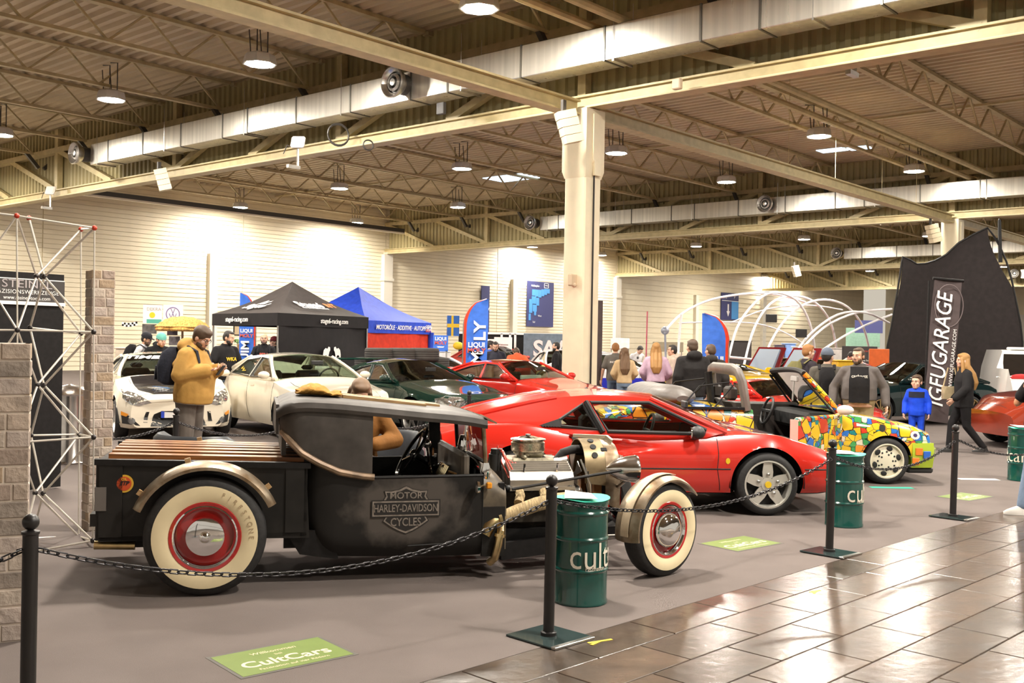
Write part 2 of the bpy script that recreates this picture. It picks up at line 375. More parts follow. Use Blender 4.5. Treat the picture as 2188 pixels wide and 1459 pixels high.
# air ducts ------------------------------------------------------------------
def duct(b, a0, a1, z0, label, nozz, w=.6, h=.65, sec=2.1):
    r = thing('air_duct', label, 'duct', HP(a1, b, z0), HROT)
    a = 0.0; L = a1 - a0; i = 0
    while a < L - .3:
        l = min(sec * (1 if i % 4 else .55), L - a); s = MB(); s.cbox(-a - l + .015, -w / 2, 0, -a - .015, w / 2, h, .012); s.obj('section', M_duct, r)
        s = MB(); s.box(-a - l - .02, -w / 2 - .015, -.015, -a - l + .02, w / 2 + .015, h + .015); s.obj('flange', mat('duct_flange', (.16, .15, .13), .45, .8), r, smooth=False)
        a += l; i += 1
    for x in range(0, int(L), 4):
        s = MB(); s.box(-x - .5, -w / 2 - .02, -.04, -x - .46, w / 2 + .02, 0); s.tube([(-x - .48, w / 2 + .02, -.03), (-x - .48, w / 2 + .02, 1.2)], .008, 4); s.tube([(-x - .48, -w / 2 - .02, -.03), (-x - .48, -w / 2 - .02, 1.2)], .008, 4)
        s.obj('hanger', STEEL, r, smooth=False)
    for x in nozz:
        x = x - a1
        n = put('nozzle', None, r, (x, 0, h * .55)); n.rotation_euler = (0, 0, 0)
        s = MB(); s.lathe([(.0, .2), (.2, .2), (.2, .4), (.27, .5), (.34, .62), (.36, .7), (.33, .72), (.31, .66), (.24, .6), (.24, .62)], (0, 0, 0), 'y', 28); s.obj('ring', STEEL, n)
        s = MB(); s.lathe([(.2, .58), (.2, .64), (.15, .68), (.13, .64), (.14, .57)], (0, 0, 0), 'y', 24); s.lathe([(.08, .58), (.08, .68), (0, .7)], (0, 0, 0), 'y', 20); s.obj('cone', ALU, n)
        s = MB(); s.cyl((0, .2, 0), .235, .36, 'y', 24); s.obj('throat', M_dk, n)
    return r
DR = duct(-.75, -16, 19, 7.02, 'long galvanised air duct with round nozzles in front of the nearest truss', (4.3, 19.3))
duct(BAY - .75, -20, 19, 7.0, 'galvanised air duct along the second truss behind the near column', (19.3, 6.9))
duct(2 * BAY - .75, -32, 13.5, 7.0, 'distant galvanised air duct at the third truss', (13.8,))
duct(3 * BAY - .75, -44, 9.5, 7.0, 'farthest galvanised air duct, above the white gates', (9.8, 16.5))
# high-bay lamps: one is built, the rest are copies; the diffuser gives off the light
LAMP_E = 420.0
M_lamp = mat('lit_diffuser', (1, .93, .82), .4, emit=LAMP_E)
def make_lamp():
    r = thing('hall_lamp', '', 'lamp')
    s = MB(); s.lathe([(0, .26), (.2, .26), (.34, .2), (.38, .02), (.38, 0), (.34, 0)], n=8); s.obj('housing', mat('lamp_housing', (.55, .53, .5), .4), r, ang=20)
    s = MB(); s.lathe([(0, -.015), (.3, .0), (.34, .02)], n=14); s.obj('diffuser', M_lamp, r)
    for x in (-.2, .2):
        s = MB(); s.tube([(x, -.06, .2), (x, -.06, .95), (x + .25, .0, .98)], .016, 6); s.obj('hanger', M_dk, r)
        s = MB(); s.tube([(x, .1, .2), (x + .05, .12, .8)], .014, 6); s.obj('hanger', M_dk, r)
    return r
L0 = make_lamp(); first = True
AB = [(0, -3.2), (6.5, -3.4), (12.6, -3.7), (20, -3.4), (6.4, 10.1), (12.6, 9.4), (20.1, 10), (29, 11.3), (6.5, 17.3), (20.2, 17), (29.2, 18.6), (.1, 11.3), (.1, 18.8), (20.9, 39), (13.4, 38.3), (30, 41.5), (30.2, 34.2), (7, 33), (7, 40), (31, 67.4), (30.4, 72.9)]
names = ['big lit hall lamp at the top of the picture beside the pipes', 'big lit hall lamp nearest the round duct nozzle of the near bay', 'lit hall lamp second along the near bay towards the wall', 'lit hall lamp in the near bay at the far left',
         'lit hall lamp just right of the cream column head', 'lit hall lamp beside the skylight, left of the column', 'lit hall lamp third from the column in the second bay', 'lit hall lamp under the cable tray by the left wall', 'lit hall lamp right of the column above the second duct',
         'lit hall lamp below the skylight in the second bay', 'lit hall lamp by the wall over the blue tent', 'lit hall lamp between the twin pipes on the right', 'lit hall lamp at the far end of the twin pipes', 'lit distant lamp under the second beam right of the column', 'lit distant lamp above the third duct', 'lit distant lamp against the wall, right of the column', 'lit distant lamp against the wall, left of the column',
         'lit distant lamp hanging under the second truss chord', 'lit distant lamp beside the second column', 'lit tiny lamp over the white hoops, left one', 'lit tiny lamp over the white hoops, right one']
rest = [(0, -11), (6.5, -11), (12.6, -11), (20, -11), (-6.5, -3.4), (-6.5, -11), (-13, -3.4), (-13, -11), (-6.5, 10), (-6.5, 17.5), (0, 33), (0, 40), (-7, 33), (-7, 40), (12, 32), (21, 32), (21, 56), (10, 56), (0, 56), (-10, 56), (10, 64), (0, 64), (20, 64), (20, 80), (8, 80), (-6, 80), (26, 56), (27, -3.5), (27, -10), (-19, -3.4), (-19, -11), (-13, 10), (-13, 17.5)]
for i, (a, b) in enumerate(AB + rest):
    o = L0 if i == 0 else dup(L0)
    o.location = HP(a, b, 7.7); o.rotation_euler.z = HROT
    if i < len(names): o['label'] = names[i]; o['group'] = 'high-bay lamps hanging from the joists'
    else: o['label'] = 'lit high-bay lamp hanging from the hall joists'; o['group'] = 'high-bay lamps elsewhere in the hall'
# speakers, antennas and boxes fixed to the truss chord
def chord_box(px, py, Y, kind, label):
    q = P(px, py, Y); r = thing('antenna_panel' if kind else 'loudspeaker', label, 'antenna' if kind else 'speaker', q, HROT)
    if kind:
        s = MB(); s.cbox(-.06, -.17, -.17, .06, .17, .17, .04); o = s.obj('housing', mat('white_plastic', (.85, .78, .72), .4), r); o.rotation_euler = (0, .5, -.9)
        s = MB(); s.tube([(0, 0, -.15), (0, 0, -.6)], .03, 8); s.box(-.05, -.05, -.66, .05, .3, -.58); s.obj('bracket', STEEL, r)
        s = MB(); s.tube([(.06, .05, 0), (.2, .1, -.1), (.3, .1, -.05), (.45, .1, -.25)], .012, 6); s.obj('cable', M_dk, r)
    else:
        for i in range(4):
            s = MB(); s.hexa([(-.16, -.12, -.16 * i - .15), (.2, -.16, -.16 * i - .15), (.2, .16, -.16 * i - .15), (-.16, .12, -.16 * i - .15), (-.16, -.12, -.16 * i), (.2, -.16, -.16 * i), (.2, .16, -.16 * i), (-.16, .12, -.16 * i)])
            o = s.obj('module', mat('beige_speaker', (.66, .56, .38), .5), r, smooth=False); o.rotation_euler = (0, -.25, -2.1 + .3 * 0); o.location = (-.03 * i * .5, 0, 0)
        s = MB(); s.box(-.03, -.05, -.02, .03, .05, .22); s.obj('bracket', M_dk, r)
    return r
chord_box(637, 304, 25.4, 1, 'small white antenna panel on the near truss chord, left of the column')
chord_box(1828, 85, 18.1, 1, 'white antenna panel on the near truss chord, upper right')
chord_box(108, 407, 36, 1, 'small white antenna panel on the near truss at the far left')
chord_box(1204, 238, 20.2, 0, 'stepped beige loudspeaker stack at the column head')
chord_box(340, 362, 30.5, 0, 'stepped beige loudspeaker stack on the chord at left')
chord_box(1988, 480, 36.2, 0, 'stepped loudspeaker stack at the second column head')
chord_box(1697, 568, 60, 0, 'small loudspeaker stack under the third truss')
r = tag(MB().cbox(-.11, -.05, -.13, .11, .05, .13, .01).obj('vent_box', M_dk, None, P(943, 232, 22.9), HROT), 'small dark square vent on the olive infill sheet', 'vent')
r = tag(MB().cbox(-.09, -.06, -.1, .09, .06, .1, .02).obj('junction_box', mat('beige_plastic', (.6, .48, .33), .5), None, P(1447, 180, 19.3), HROT), 'small cream box on the truss chord right of the column', 'box')
for px, py, Y, R in ((1935, 56, 17.5, .3), (723, 288, 25.3, .25), (787, 310, 24.9, .12)):
    s = MB(); s.tube([(R * cos(t) * .35, R * cos(t), R * sin(t)) for t in [i * pi / 10 for i in range(20)]], .018, 6, closed=True)
    if R > .2: s.tube([(R * 1.1 * cos(t) * .3, R * 1.05 * cos(t), R * 1.1 * sin(t)) for t in [i * pi / 10 for i in range(20)]], .018, 6, closed=True)
    tag(s.obj('cable_coil', M_dk, None, P(px, py, Y), HROT), 'coil of black cable hung on the near truss ' + {1935: 'at the upper right', 723: 'left of the column', 787: 'on the chord, smallest coil'}[px], 'cable')
# ================================================================ CARS: shared builder
def cr(p0, p1, p2, p3, t):
    return .5 * ((2 * p1) + (-p0 + p2) * t + (2 * p0 - 5 * p1 + 4 * p2 - p3) * t * t + (-p0 + 3 * p1 - 3 * p2 + p3) * t ** 3)
def spline(keys, x):              # keys: [(x, value), ...] ascending, monotone-ish cubic
    if x <= keys[0][0]: return keys[0][1]
    if x >= keys[-1][0]: return keys[-1][1]
    for i in range(len(keys) - 1):
        (xa, a), (xb, b) = keys[i], keys[i + 1]
        if xa <= x <= xb:
            t = (x - xa) / (xb - xa)
            def sl(j):
                if j <= 0 or j >= len(keys) - 1: return 0 if j < 0 else (keys[min(j + 1, len(keys) - 1)][1] - keys[max(j - 1, 0)][1]) / max(1e-6, keys[min(j + 1, len(keys) - 1)][0] - keys[max(j - 1, 0)][0])
                d0 = (keys[j][1] - keys[j - 1][1]) / (keys[j][0] - keys[j - 1][0]); d1 = (keys[j + 1][1] - keys[j][1]) / (keys[j + 1][0] - keys[j][0])
                return 0 if d0 * d1 <= 0 else 2 * d0 * d1 / (d0 + d1)
            m0 = sl(i) * (xb - xa); m1 = sl(i + 1) * (xb - xa)
            return (2 * t ** 3 - 3 * t * t + 1) * a + (t ** 3 - 2 * t * t + t) * m0 + (-2 * t ** 3 + 3 * t * t) * b + (t ** 3 - t * t) * m1
def paint(name, col, rough=.22, flake=0):
    return mat(name, col, rough, 0, .5, coat=1, noise=.03, nscale=3)
class Body:
    """lower body of a car: a loft along x with wheel arches cut to true arcs; keeps a BVH so lamps, grilles and trims can be laid on its skin"""
    def __init__(s, sp):
        s.sp = sp; x0, x1 = sp['x']; NX = sp.get('nx', 84); s.V = []; s.Fc = []
        xs = [x0 + (x1 - x0) * (i / NX) for i in range(NX + 1)]
        xs[1] = x0 + .012; xs[-2] = x1 - .012
        rows = []
        for x in xs:
            w = spline(sp['w'], x); zb = spline(sp['zb'], x); ze = spline(sp['belt'], x); zt = spline(sp['top'], x); tuck = sp.get('tuck', .05); bul = sp.get('shoulder', .95)
            h = ze - zb
            P_ = [(0, zb + .01), (w * .55, zb + .005), (w - tuck - .04, zb), (w - tuck * .8, zb + .04), (w - tuck * .25, zb + .22 * h), (w, zb + .5 * h), (w - .006, zb + .72 * h), (w * bul + .005, ze - .03 * 1), (w * bul - .03, ze), (w * .72, ze + (zt - ze) * .62), (w * .4, ze + (zt - ze) * .92), (0, zt)]
            pts = []
            for k in range(len(P_) - 1):
                a = P_[max(k - 1, 0)] if k > 0 else (-P_[1][0], P_[1][1]); b = P_[k]; c = P_[k + 1]; d = P_[k + 2] if k + 2 < len(P_) else (-P_[-2][0], P_[-2][1])
                for t in ((0, .5) if k not in (4, 5, 6) else [q / sp.get('side', 3) for q in range(sp.get('side', 3))]): pts.append((cr(a[0], b[0], c[0], d[0], t), cr(a[1], b[1], c[1], d[1], t)))
            pts.append(P_[-1])
            pts = [(max(0, y), z) for y, z in pts]
            full = [(-y, z) for y, z in pts] + [(y, z) for y, z in pts[::-1][1:-1]]
            wm = max(.3, spline(sp['w'], (x0 + x1) / 2)); row = []
            nf = sp.get('nose', (.35, .12)); nr = sp.get('tail', (.3, .08))
            for y, z in full:
                xx = x
                f = max(0, (x - (x1 - nf[0])) / nf[0]); r = max(0, ((x0 + nr[0]) - x) / nr[0])
                xx -= f * nf[1] * (y / wm) ** 2 + (f ** 2) * sp.get('rake', 0) * (z - sp.get('rz', .5)); xx += r * nr[1] * (y / wm) ** 2
                row.append(Vector((xx, y, z)))
            rows.append(row)
        s.rows = rows; m = len(rows[0]); V = [p for r in rows for p in r]; dead = set()
        fs = []
        def inside(p):
            for (ax, az, R) in sp['arch']:
                if abs(p.y) > .45 and hypot(p.x - ax, p.z - az) < R: return (ax, az, R)
            cb = sp.get('cabin')
            if cb and cb[0] < p.x < cb[1] and abs(p.y) < cb[2] and p.z > cb[3]: return 'cab'
            dr = sp.get('door')
            if dr and dr[0] < p.x < dr[1] and p.z > dr[2] and p.y < -.3: return 'cab'
            return None
        ins = [inside(p) for p in V]
        s.BV = [Vector(p) for p in V]; s.BF = []
        for i in range(len(rows) - 1):
            for j in range(m):
                k = (j + 1) % m; q = (i * m + j, i * m + k, (i + 1) * m + k, (i + 1) * m + j); s.BF.append(q)
                if all(ins[t] for t in q): continue
                fs.append(q)
        fs.append(tuple(range(m))[::-1]); fs.append(tuple((len(rows) - 1) * m + j for j in range(m))); s.BF += fs[-2:]
        for t, p in enumerate(V):
            if ins[t] and ins[t] != 'cab':
                ax, az, R = ins[t]; d = hypot(p.x - ax, p.z - az)
                if d > .02:
                    if p.z < az + .2 * R: p.x = ax + math.copysign(sqrt(max(0, R * R - (p.z - az) ** 2)), p.x - ax)
                    else: p.x = ax + (p.x - ax) * R / d; p.z = az + (p.z - az) * R / d
        s.V = V; s.F = [f[::-1] for f in fs]; s.BF = [f[::-1] for f in s.BF]
        s.bvh = BVHTree.FromPolygons(s.BV, s.BF)
    def obj(s, name, m, parent, split=None):
        mb = MB(); mb.v = [tuple(p) for p in s.V]; mb.f = s.F
        mb.mi = [0] * len(s.F)
        if split:
            for i, f in enumerate(s.F):
                c = sum((s.V[t] for t in f), Vector()) / len(f); mb.mi[i] = split(c)
        used = sorted({t for f in mb.f for t in f}); mp = {t: i for i, t in enumerate(used)}
        mb.v = [mb.v[t] for t in used]; mb.f = [tuple(mp[t] for t in f) for f in mb.f]
        return mb.obj(name, m, parent, ang=38)
    def cast(s, p, d):
        h = s.bvh.ray_cast(Vector(p), Vector(d).normalized())
        return h[0], h[1]
DIRS = {'r': (0, 1, 0), 'l': (0, -1, 0), 'f': (-1, 0, 0), 'b': (1, 0, 0), 't': (0, 0, -1)}
def decal(B, name, outl, side, m, parent, off=.004, res=.07, th=0, label=None, ang=60, bvh=None):
    """a flat piece laid on the car's skin: outline given in the plane seen along that side"""
    d = Vector(DIRS[side]); o3 = []
    for (a, b) in outl:
        o3.append({'r': Vector((a, -3, b)), 'l': Vector((a, 3, b)), 'f': Vector((5, a, b)), 'b': Vector((-6, a, b)), 't': Vector((a, b, 4))}[side])
    bm = bmesh.new(); vs = [bm.verts.new(p) for p in o3]
    try: bm.faces.new(vs)
    except Exception: bm.free(); return None
    bmesh.ops.triangulate(bm, faces=bm.faces[:])
    for _ in range(4):
        es = [e for e in bm.edges if e.calc_length() > res]
        if not es: break
        bmesh.ops.subdivide_edges(bm, edges=es, cuts=1); bmesh.ops.triangulate(bm, faces=bm.faces[:])
    mb = MB(); bm.verts.index_update(); ok = True; last = None
    T = bvh or B.bvh
    for v in bm.verts:
        h = T.ray_cast(v.co, d)
        q = h[0]
        if q is None: q = T.find_nearest(v.co + d * 3)[0] or v.co
        mb.v.append(tuple(q - d * off))
    for f in bm.faces:
        t = [v.index for v in f.verts]; a, b, c = [Vector(mb.v[i]) for i in t]
        if (b - a).cross(c - a).dot(d) > 0: t = t[::-1]
        mb.f.append(tuple(t)); mb.mi.append(0)
    bm.free()
    o = mb.obj(name, m, parent, ang=ang, label=label)
    if th: smod(o, 'SOLIDIFY', thickness=th, offset=1)
    return o
def wheel(parent, x, y, R, w, rim, side, style='five', mrim=None, steer=0, name='wheel'):
    """tyre + rim; side -1 is the car's right"""
    e = put(name, None, parent, (x, y, R)); e.rotation_euler = (0, 0, steer); q = side
    s = MB(); h = w / 2
    s.lathe([(rim * .96, h * .8), (rim * 1.0, h), (R * .86, h * 1.04), (R * .97, h * .82), (R, h * .5), (R, -h * .5), (R * .97, -h * .82), (R * .86, -h * 1.04), (rim, -h), (rim * .96, -h * .8)], (0, 0, 0), 'y', 40); s.obj('tyre', RUBBER, e, ang=50)
    mr = mrim or ALU; o = q * h
    s = MB(); s.lathe([(rim * .99, o * .75), (rim * 1.0, o * .98), (rim * .93, o * 1.0), (rim * .88, o * .7), (rim * .86, -o * .6)], (0, 0, 0), 'y', 40); s.obj('rim', mr, e, ang=30)
    s = MB(); s.lathe([(rim * .86, o * .1), (0, o * .1)], (0, 0, 0), 'y', 24); s.obj('brake', DARK if style != 'open' else STEEL, e)
    s = MB()
    if style == 'five':
        n = 5
        for k in range(n):
            a = 2 * pi * k / n + pi / 2
            for da in (0,):
                r0, r1 = rim * .16, rim * .9; wi, wo = .34, .17
                pts = [(r0 * 2.2, a - .63), (r1 * .62, a - .42), (r1, a - .2), (r1, a + .2), (r1 * .62, a + .42), (r0 * 2.2, a + .63), (r0 * .6, a)]
                s.prism([(r * cos(t), o * .62, r * sin(t)) for r, t in pts], (0, o * .16, 0))
        s.lathe([(rim * .3, o * .6), (rim * .28, o * .84), (0, o * .86)], (0, 0, 0), 'y', 20)
    elif style == 'disc':
        s.lathe([(rim * .88, o * .66), (rim * .6, o * .8), (rim * .25, o * .86), (0, o * .86)], (0, 0, 0), 'y', 30)
    else:
        n = {'multi': 12, 'ten': 10, 'open': 7, 'six': 6}.get(style, 8)
        for k in range(n):
            a = 2 * pi * k / n; c, d = cos(a), sin(a)
            s.beam((rim * .15 * c, o * .75, rim * .15 * d), (rim * .9 * c, o * .6, rim * .9 * d), rim * (.9 / n + .03), abs(o) * .16, (0, 1, 0))
        s.lathe([(rim * .24, o * .6), (rim * .22, o * .86), (0, o * .88)], (0, 0, 0), 'y', 20)
    s.obj('spokes', mr, e, ang=30)
    return e
def lugs(e, rim, o, n, r, m, R=.3):
    s = MB()
    for k in range(n):
        a = 2 * pi * k / n + pi / 2
        s.ell((rim * R * cos(a), o, rim * R * sin(a)), (r, r * .8, r), 8, 6)
    return s.obj('lug_nuts', m, e)
def side_y(G_, x, z):
    zb = G_['z0']; zt = G_['z1']; t = max(0, min(1, (z - zb) / (zt - zb)))
    return G_['y0'] + (G_['y1'] - G_['y0']) * (t ** G_.get('pw', 1.35)) - G_.get('plan', .06) * ((x - G_['xm']) / 1.2) ** 2
def greenhouse(root, G_, mp, mglass, trim=BLACKP, winlist=None):
    """roof, pillars and panes. G_: A (screen base) B (roof front) C (roof rear) D (rear base) as (x, z); y0/y1 half widths at z0/z1"""
    A, B, C, D = G_['A'], G_['B'], G_['C'], G_['D']
    outer = [A, B] + G_.get('roofline', []) + [C] + G_.get('backline', []) + [D] + G_.get('sill', [])
    for sd in (-1, 1):
        wins = winlist or G_['win']
        pts = [Vector((x, z, 0)) for x, z in outer]; loops = [pts] + [[Vector((x, z, 0)) for x, z in w] for w in wins]; flat = [p for l in loops for p in l]
        tri = tessellate_polygon(loops); mb = MB()
        mb.v = [(p.x, sd * side_y(G_, p.x, p.y), p.y) for p in flat]
        for t in tri:
            a, b, c = [Vector(mb.v[i]) for i in t]
            t = tuple(t) if (b - a).cross(c - a).y * sd > 0 else tuple(t)[::-1]
            mb.f.append(t); mb.mi.append(0)
        o = mb.obj('pillar_panel', mp, root, ang=40); smod(o, 'SOLIDIFY', thickness=.035, offset=-1)
        for w in wins:
            mb = MB(); w3 = [Vector((x, z, 0)) for x, z in w]; tri = tessellate_polygon([w3]); mb.v = [(p.x, sd * (side_y(G_, p.x, p.y) - .015), p.y) for p in w3]
            mb.f = [tuple(t) for t in tri]; mb.mi = [0] * len(mb.f); mb.obj('side_window', mglass, root)
            s = MB(); s.tube([(x, sd * (side_y(G_, x, z) - .001), z) for x, z in w], G_.get('tr', .011), 5, closed=True); s.obj('window_trim', trim, root)
    def patch(name, L1, L2, b1, b2, m, nu=9, nv=6, th=.02, edge=0, cx=0):
        """surface between two edges given as lists of (x, z); each spans -y..y with crown b (x bulge) and cx (z crown)"""
        mb = MB(); K = len(L1)
        for k in range(K):
            x, z = L1[k]; y = side_y(G_, x, z) - edge
            for j in range(nu):
                u = -1 + 2 * j / (nu - 1); mb.v.append((x + b1[k] * (1 - u * u), y * u, z + b2[k] * (1 - u * u)))
        for k in range(K - 1):
            for j in range(nu - 1): mb.f.append((k * nu + j, k * nu + j + 1, (k + 1) * nu + j + 1, (k + 1) * nu + j)); mb.mi.append(0)
        o = mb.obj(name, m, root, ang=60)
        if th: smod(o, 'SOLIDIFY', thickness=th, offset=-1 if name == 'roof' else 0)
        return o
    def mid(p, q, n): return [(p[0] + (q[0] - p[0]) * i / n, p[1] + (q[1] - p[1]) * i / n) for i in range(n + 1)]
    cw = G_.get('crown', .05); bw = G_.get('bow', .14)
    L = [B] + G_.get('roofline', []) + [C]; n = len(L)
    patch('roof', L, None, [bw * .55 * (1 - 2 * i / max(1, n - 1)) for i in range(n)], [cw] * n, mp)
    l2 = mid(A, B, 5); l2[0] = (A[0] + .02, A[1] - .02); patch('windscreen', l2, None, [bw * (1 - .45 * i / 5) for i in range(6)], [.02 + (cw - .02) * i / 5 for i in range(6)], mglass, th=0, edge=.03)
    Lb = [C] + G_.get('backline', []) + [D]
    if len(Lb) == 2: Lb = mid(C, D, 5)
    n = len(Lb); patch('rear_window', Lb, None, [-.08 * i / (n - 1) - bw * .55 * (1 - i / (n - 1)) for i in range(n)], [cw + (.02 - cw) * i / (n - 1) for i in range(n)], G_.get('backmat', mglass), th=0, edge=.03)
    for sd in (-1, 1):
        for nm, L_ in (('pillar', mid(A, B, 5)), ('pillar', Lb)):
            s = MB(); s.tube([(x, sd * (side_y(G_, x, z) - .012), z) for x, z in L_], G_.get('pr', .03), 8); s.obj(nm, mp, root)
def interior(root, x0, x1, z0, hw, seats, wheel_y, top, m=DARK, wx=None, seatm=None):
    s = MB(); s.box(x0, -hw, z0 - .02, x1, hw, z0); s.obj('cabin_floor', m, root)
    for (x, y, h) in seats:
        s = MB(); s.cbox(x - .1, y - .22, z0 - .02, x + .03, y + .22, z0 + h * .7, .04); s.cbox(x - .12, y - .11, z0 + h * .72, x - .02, y + .11, z0 + h, .04); s.cbox(x - .08, y - .22, z0 - .02, x + .35, y + .22, z0 + .05, .03); s.obj('seat', seatm or mat('seat_fabric', (.03, .03, .03), .8, noise=.3), root)
    if wx:
        s = MB(); s.tube([(wx + .16 * sin(t) * .35, wheel_y + .18 * cos(t), z0 + .1 + .17 * sin(t)) for t in [i * pi / 10 for i in range(20)]], .016, 6, closed=True)
        s.beam((wx, wheel_y - .17, z0 + .1), (wx, wheel_y + .17, z0 + .1), .03, .02); s.obj('steering_wheel', BLACKP, root)
        s = MB(); s.cbox(wx + .08, -hw, z0 - .02, wx + .4, hw, z0 + .07, .03); s.obj('dashboard', m, root)
        s = MB(); s.cbox(wx + .3, -.11, top - .14, wx + .33, .11, top - .07, .01); s.obj('mirror_inside', BLACKP, root)
def wells(root, sp, w):
    for (ax, az, R) in sp['arch']:
        for sd in (-1, 1):
            s = MB(); s.lathe([(0, sd * (w - .5)), (R + .01, sd * (w - .5)), (R + .01, sd * (w - .02))], (ax, 0, az), 'y', 24, -.12, pi + .12); s.obj('wheel_well', DARK, root)
def wing_mirror(root, x, y, z, m, sd):
    e = put('wing_mirror', None, root, (x, y, z))
    s = MB(); s.ell((0, sd * .1, .03), (.075, .1, .065), 12, 8); s.beam((0, -sd * .02, -.03), (0, sd * .06, .0), .05, .04); s.obj('shell', m, e)
    s = MB(); s.cyl((-.06, sd * .1, .03), .055, -.012, 'x', 14); s.obj('mirror_glass', CHROME, e)
def seam(B, pts, side, root, name='panel_gap', r=.004, m=None):
    d = Vector(DIRS[side]); P3 = []
    for i in range(len(pts) - 1):
        for k in range(6):
            t = k / 6; P3.append((pts[i][0] + (pts[i + 1][0] - pts[i][0]) * t, pts[i][1] + (pts[i + 1][1] - pts[i][1]) * t))
    P3.append(pts[-1]); out = []
    for a, b in P3:
        o = {'r': (a, -3, b), 'l': (a, 3, b), 't': (a, b, 4), 'f': (5, a, b), 'b': (-6, a, b)}[side]; h = B.bvh.ray_cast(Vector(o), d)[0]
        if h is not None: out.append(h)
    if len(out) > 1: s = MB(); s.tube(out, r, 5); s.obj(name, m or DARK, root)
# ================================================================ red wedge sports car
def sym(p): return [(-a, b) for a, b in p][::-1]
R_red = paint('italian_red', (.62, .022, .012))
yawF = radians(4); oF = Vector((2.51, 10.02, 0)); lf = Vector((-sin(yawF), cos(yawF), 0))
fe = thing('sports_car', 'red wedge shaped sports coupe with silver five-spoke wheels behind the black hot rod', 'car', oF + lf * .85, yawF)
spF = dict(x=(-3.24, 1.06), nx=150, side=8, w=[(-3.24, .76), (-2.9, .82), (-2.42, .86), (-1.8, .845), (-1, .835), (-.4, .835), (0, .85), (.4, .82), (.75, .77), (1.06, .66)],
           zb=[(-3.24, .34), (-2.9, .25), (-2.0, .2), (-.5, .2), (.5, .2), (.8, .24), (1.06, .40)],
           belt=[(-3.24, .76), (-2.9, .83), (-2.42, .85), (-1.9, .785), (-1.2, .765), (-.6, .76), (-.25, .785), (0, .79), (.35, .71), (.65, .615), (1.06, .47)],
           top=[(-3.24, .82), (-2.9, .875), (-2.2, .88), (-1.9, .84), (-1.0, .8), (-.5, .82), (-.3, .82), (0, .775), (.35, .7), (.65, .625), (1.06, .49)],
           arch=[(0, .305, .36), (-2.42, .31, .365)], cabin=(-1.95, -.42, .7, .6), tuck=.07, shoulder=.93, nose=(.45, .2), tail=(.3, .1))
BF = Body(spF)
TRI = [(-1.935, .753), (-1.0, .655), (-1.82, .53)]
for p in BF.V:
    if p.y < -.5 or p.y > .5:
        (x0, z0), (x1, z1), (x2, z2) = TRI; den = (z1 - z2) * (x0 - x2) + (x2 - x1) * (z0 - z2)
        a = ((z1 - z2) * (p.x - x2) + (x2 - x1) * (p.z - z2)) / den; b = ((z2 - z0) * (p.x - x2) + (x0 - x2) * (p.z - z2)) / den; c = 1 - a - b
        if a > 0 and b > 0 and c > 0: p.y -= .075 * min(1, (1 - b) * 1.2) * (1 if p.y > 0 else -1) * min(1, 6 * min(a + .05, c + .05))
BF.obj('body', [R_red, BLACKP], fe, split=lambda c: 1 if c.z < .225 else 0)
wells(fe, spF, .85)
GF = dict(A=(-.40, .80), B=(-1.12, 1.105), roofline=[(-1.4, 1.135), (-1.7, 1.138)], C=(-2.05, 1.105), backline=[(-2.3, 1.06), (-2.6, .99), (-2.85, .93)], D=(-3.02, .86), sill=[(-2.42, .83), (-1.9, .765), (-1.2, .75), (-.6, .75)],
          y0=.815, y1=.56, z0=.76, z1=1.13, xm=-1.4, plan=.05, crown=.03, bow=.2, pr=.028, tr=.018, backmat=R_red,
          win=[[(-1.72, 1.068), (-1.14, 1.07), (-.60, .82), (-.62, .785), (-1.57, .80)], [(-1.80, 1.05), (-1.67, .815), (-2.02, .84), (-2.03, .9)]])
greenhouse(fe, GF, R_red, glass('side_glass', (.8, .84, .8)))
s = MB()                       # black slanting pillar between the side panes, louvres behind
for sd in (-1, 1):
    f = lambda x, z: (x, sd * (side_y(GF, x, z) + .008), z)
    s = MB(); s.tube([f(-1.765, 1.07), f(-1.70, .94), f(-1.62, .79)], .03, 6); s.obj('centre_pillar', BLACK, fe)
    for k in range(7):
        t = k / 6; s = MB(); s.beam(f(-2.05 - .15 * t, .9 - .045 * t), f(-2.03 - .16 * t, .835), .012, .03, (1, 0, 0)); s.obj('louvre', BLACK, fe)
    mb = MB(); q = [f(-2.03, .915), f(-2.02, .83), f(-2.24, .845)]; mb.v = q; mb.f = [(0, 1, 2) if sd < 0 else (2, 1, 0)]; mb.mi = [0]; mb.obj('louvre_recess', DARK, fe)
    wing_mirror(fe, -.72, sd * .80, .775, BLACKP, sd)
    decal(BF, 'air_intake', [(-1.925, .745), (-1.86, .74), (-1.80, .55), (-1.83, .535)], 'r' if sd < 0 else 'l', DARK, fe, off=-.02 if 0 else .004)
for a, b in ((-2.05, -.37), (.37, .93)):
    seam(BF, [(a, .45), (b, .45)], 'r', fe, 'rub_strip', .007, BLACK); seam(BF, [(a, .45), (b, .45)], 'l', fe, 'rub_strip', .007, BLACK)
for sd in 'rl':
    seam(BF, [(-.5, .78), (-.49, .6), (-.5, .45), (-.46, .24)], sd, fe); seam(BF, [(-1.72, .77), (-1.7, .6), (-1.62, .3)], sd, fe)
    decal(BF, 'badge', [(-.40 + .022 * cos(t), .53 + .03 * sin(t)) for t in [i * pi / 5 for i in range(10)]], sd, mat('yellow_badge', (.75, .5, .02), .3), fe, .006)
seam(BF, [(-.35, -.62), (.0, -.6), (.55, -.5), (.62, 0), (.55, .5), (0, .6), (-.35, .62)], 't', fe)
for y in (-.52, .52): seam(BF, [(.2, y - .17), (.52, y - .15), (.52, y + .15), (.2, y + .17), (.2, y - .17)], 't', fe, 'headlamp_lid_gap')
decal(BF, 'front_grille', [(-.45, .27), (.45, .27), (.42, .38), (-.42, .38)], 'f', BLACKP, fe)
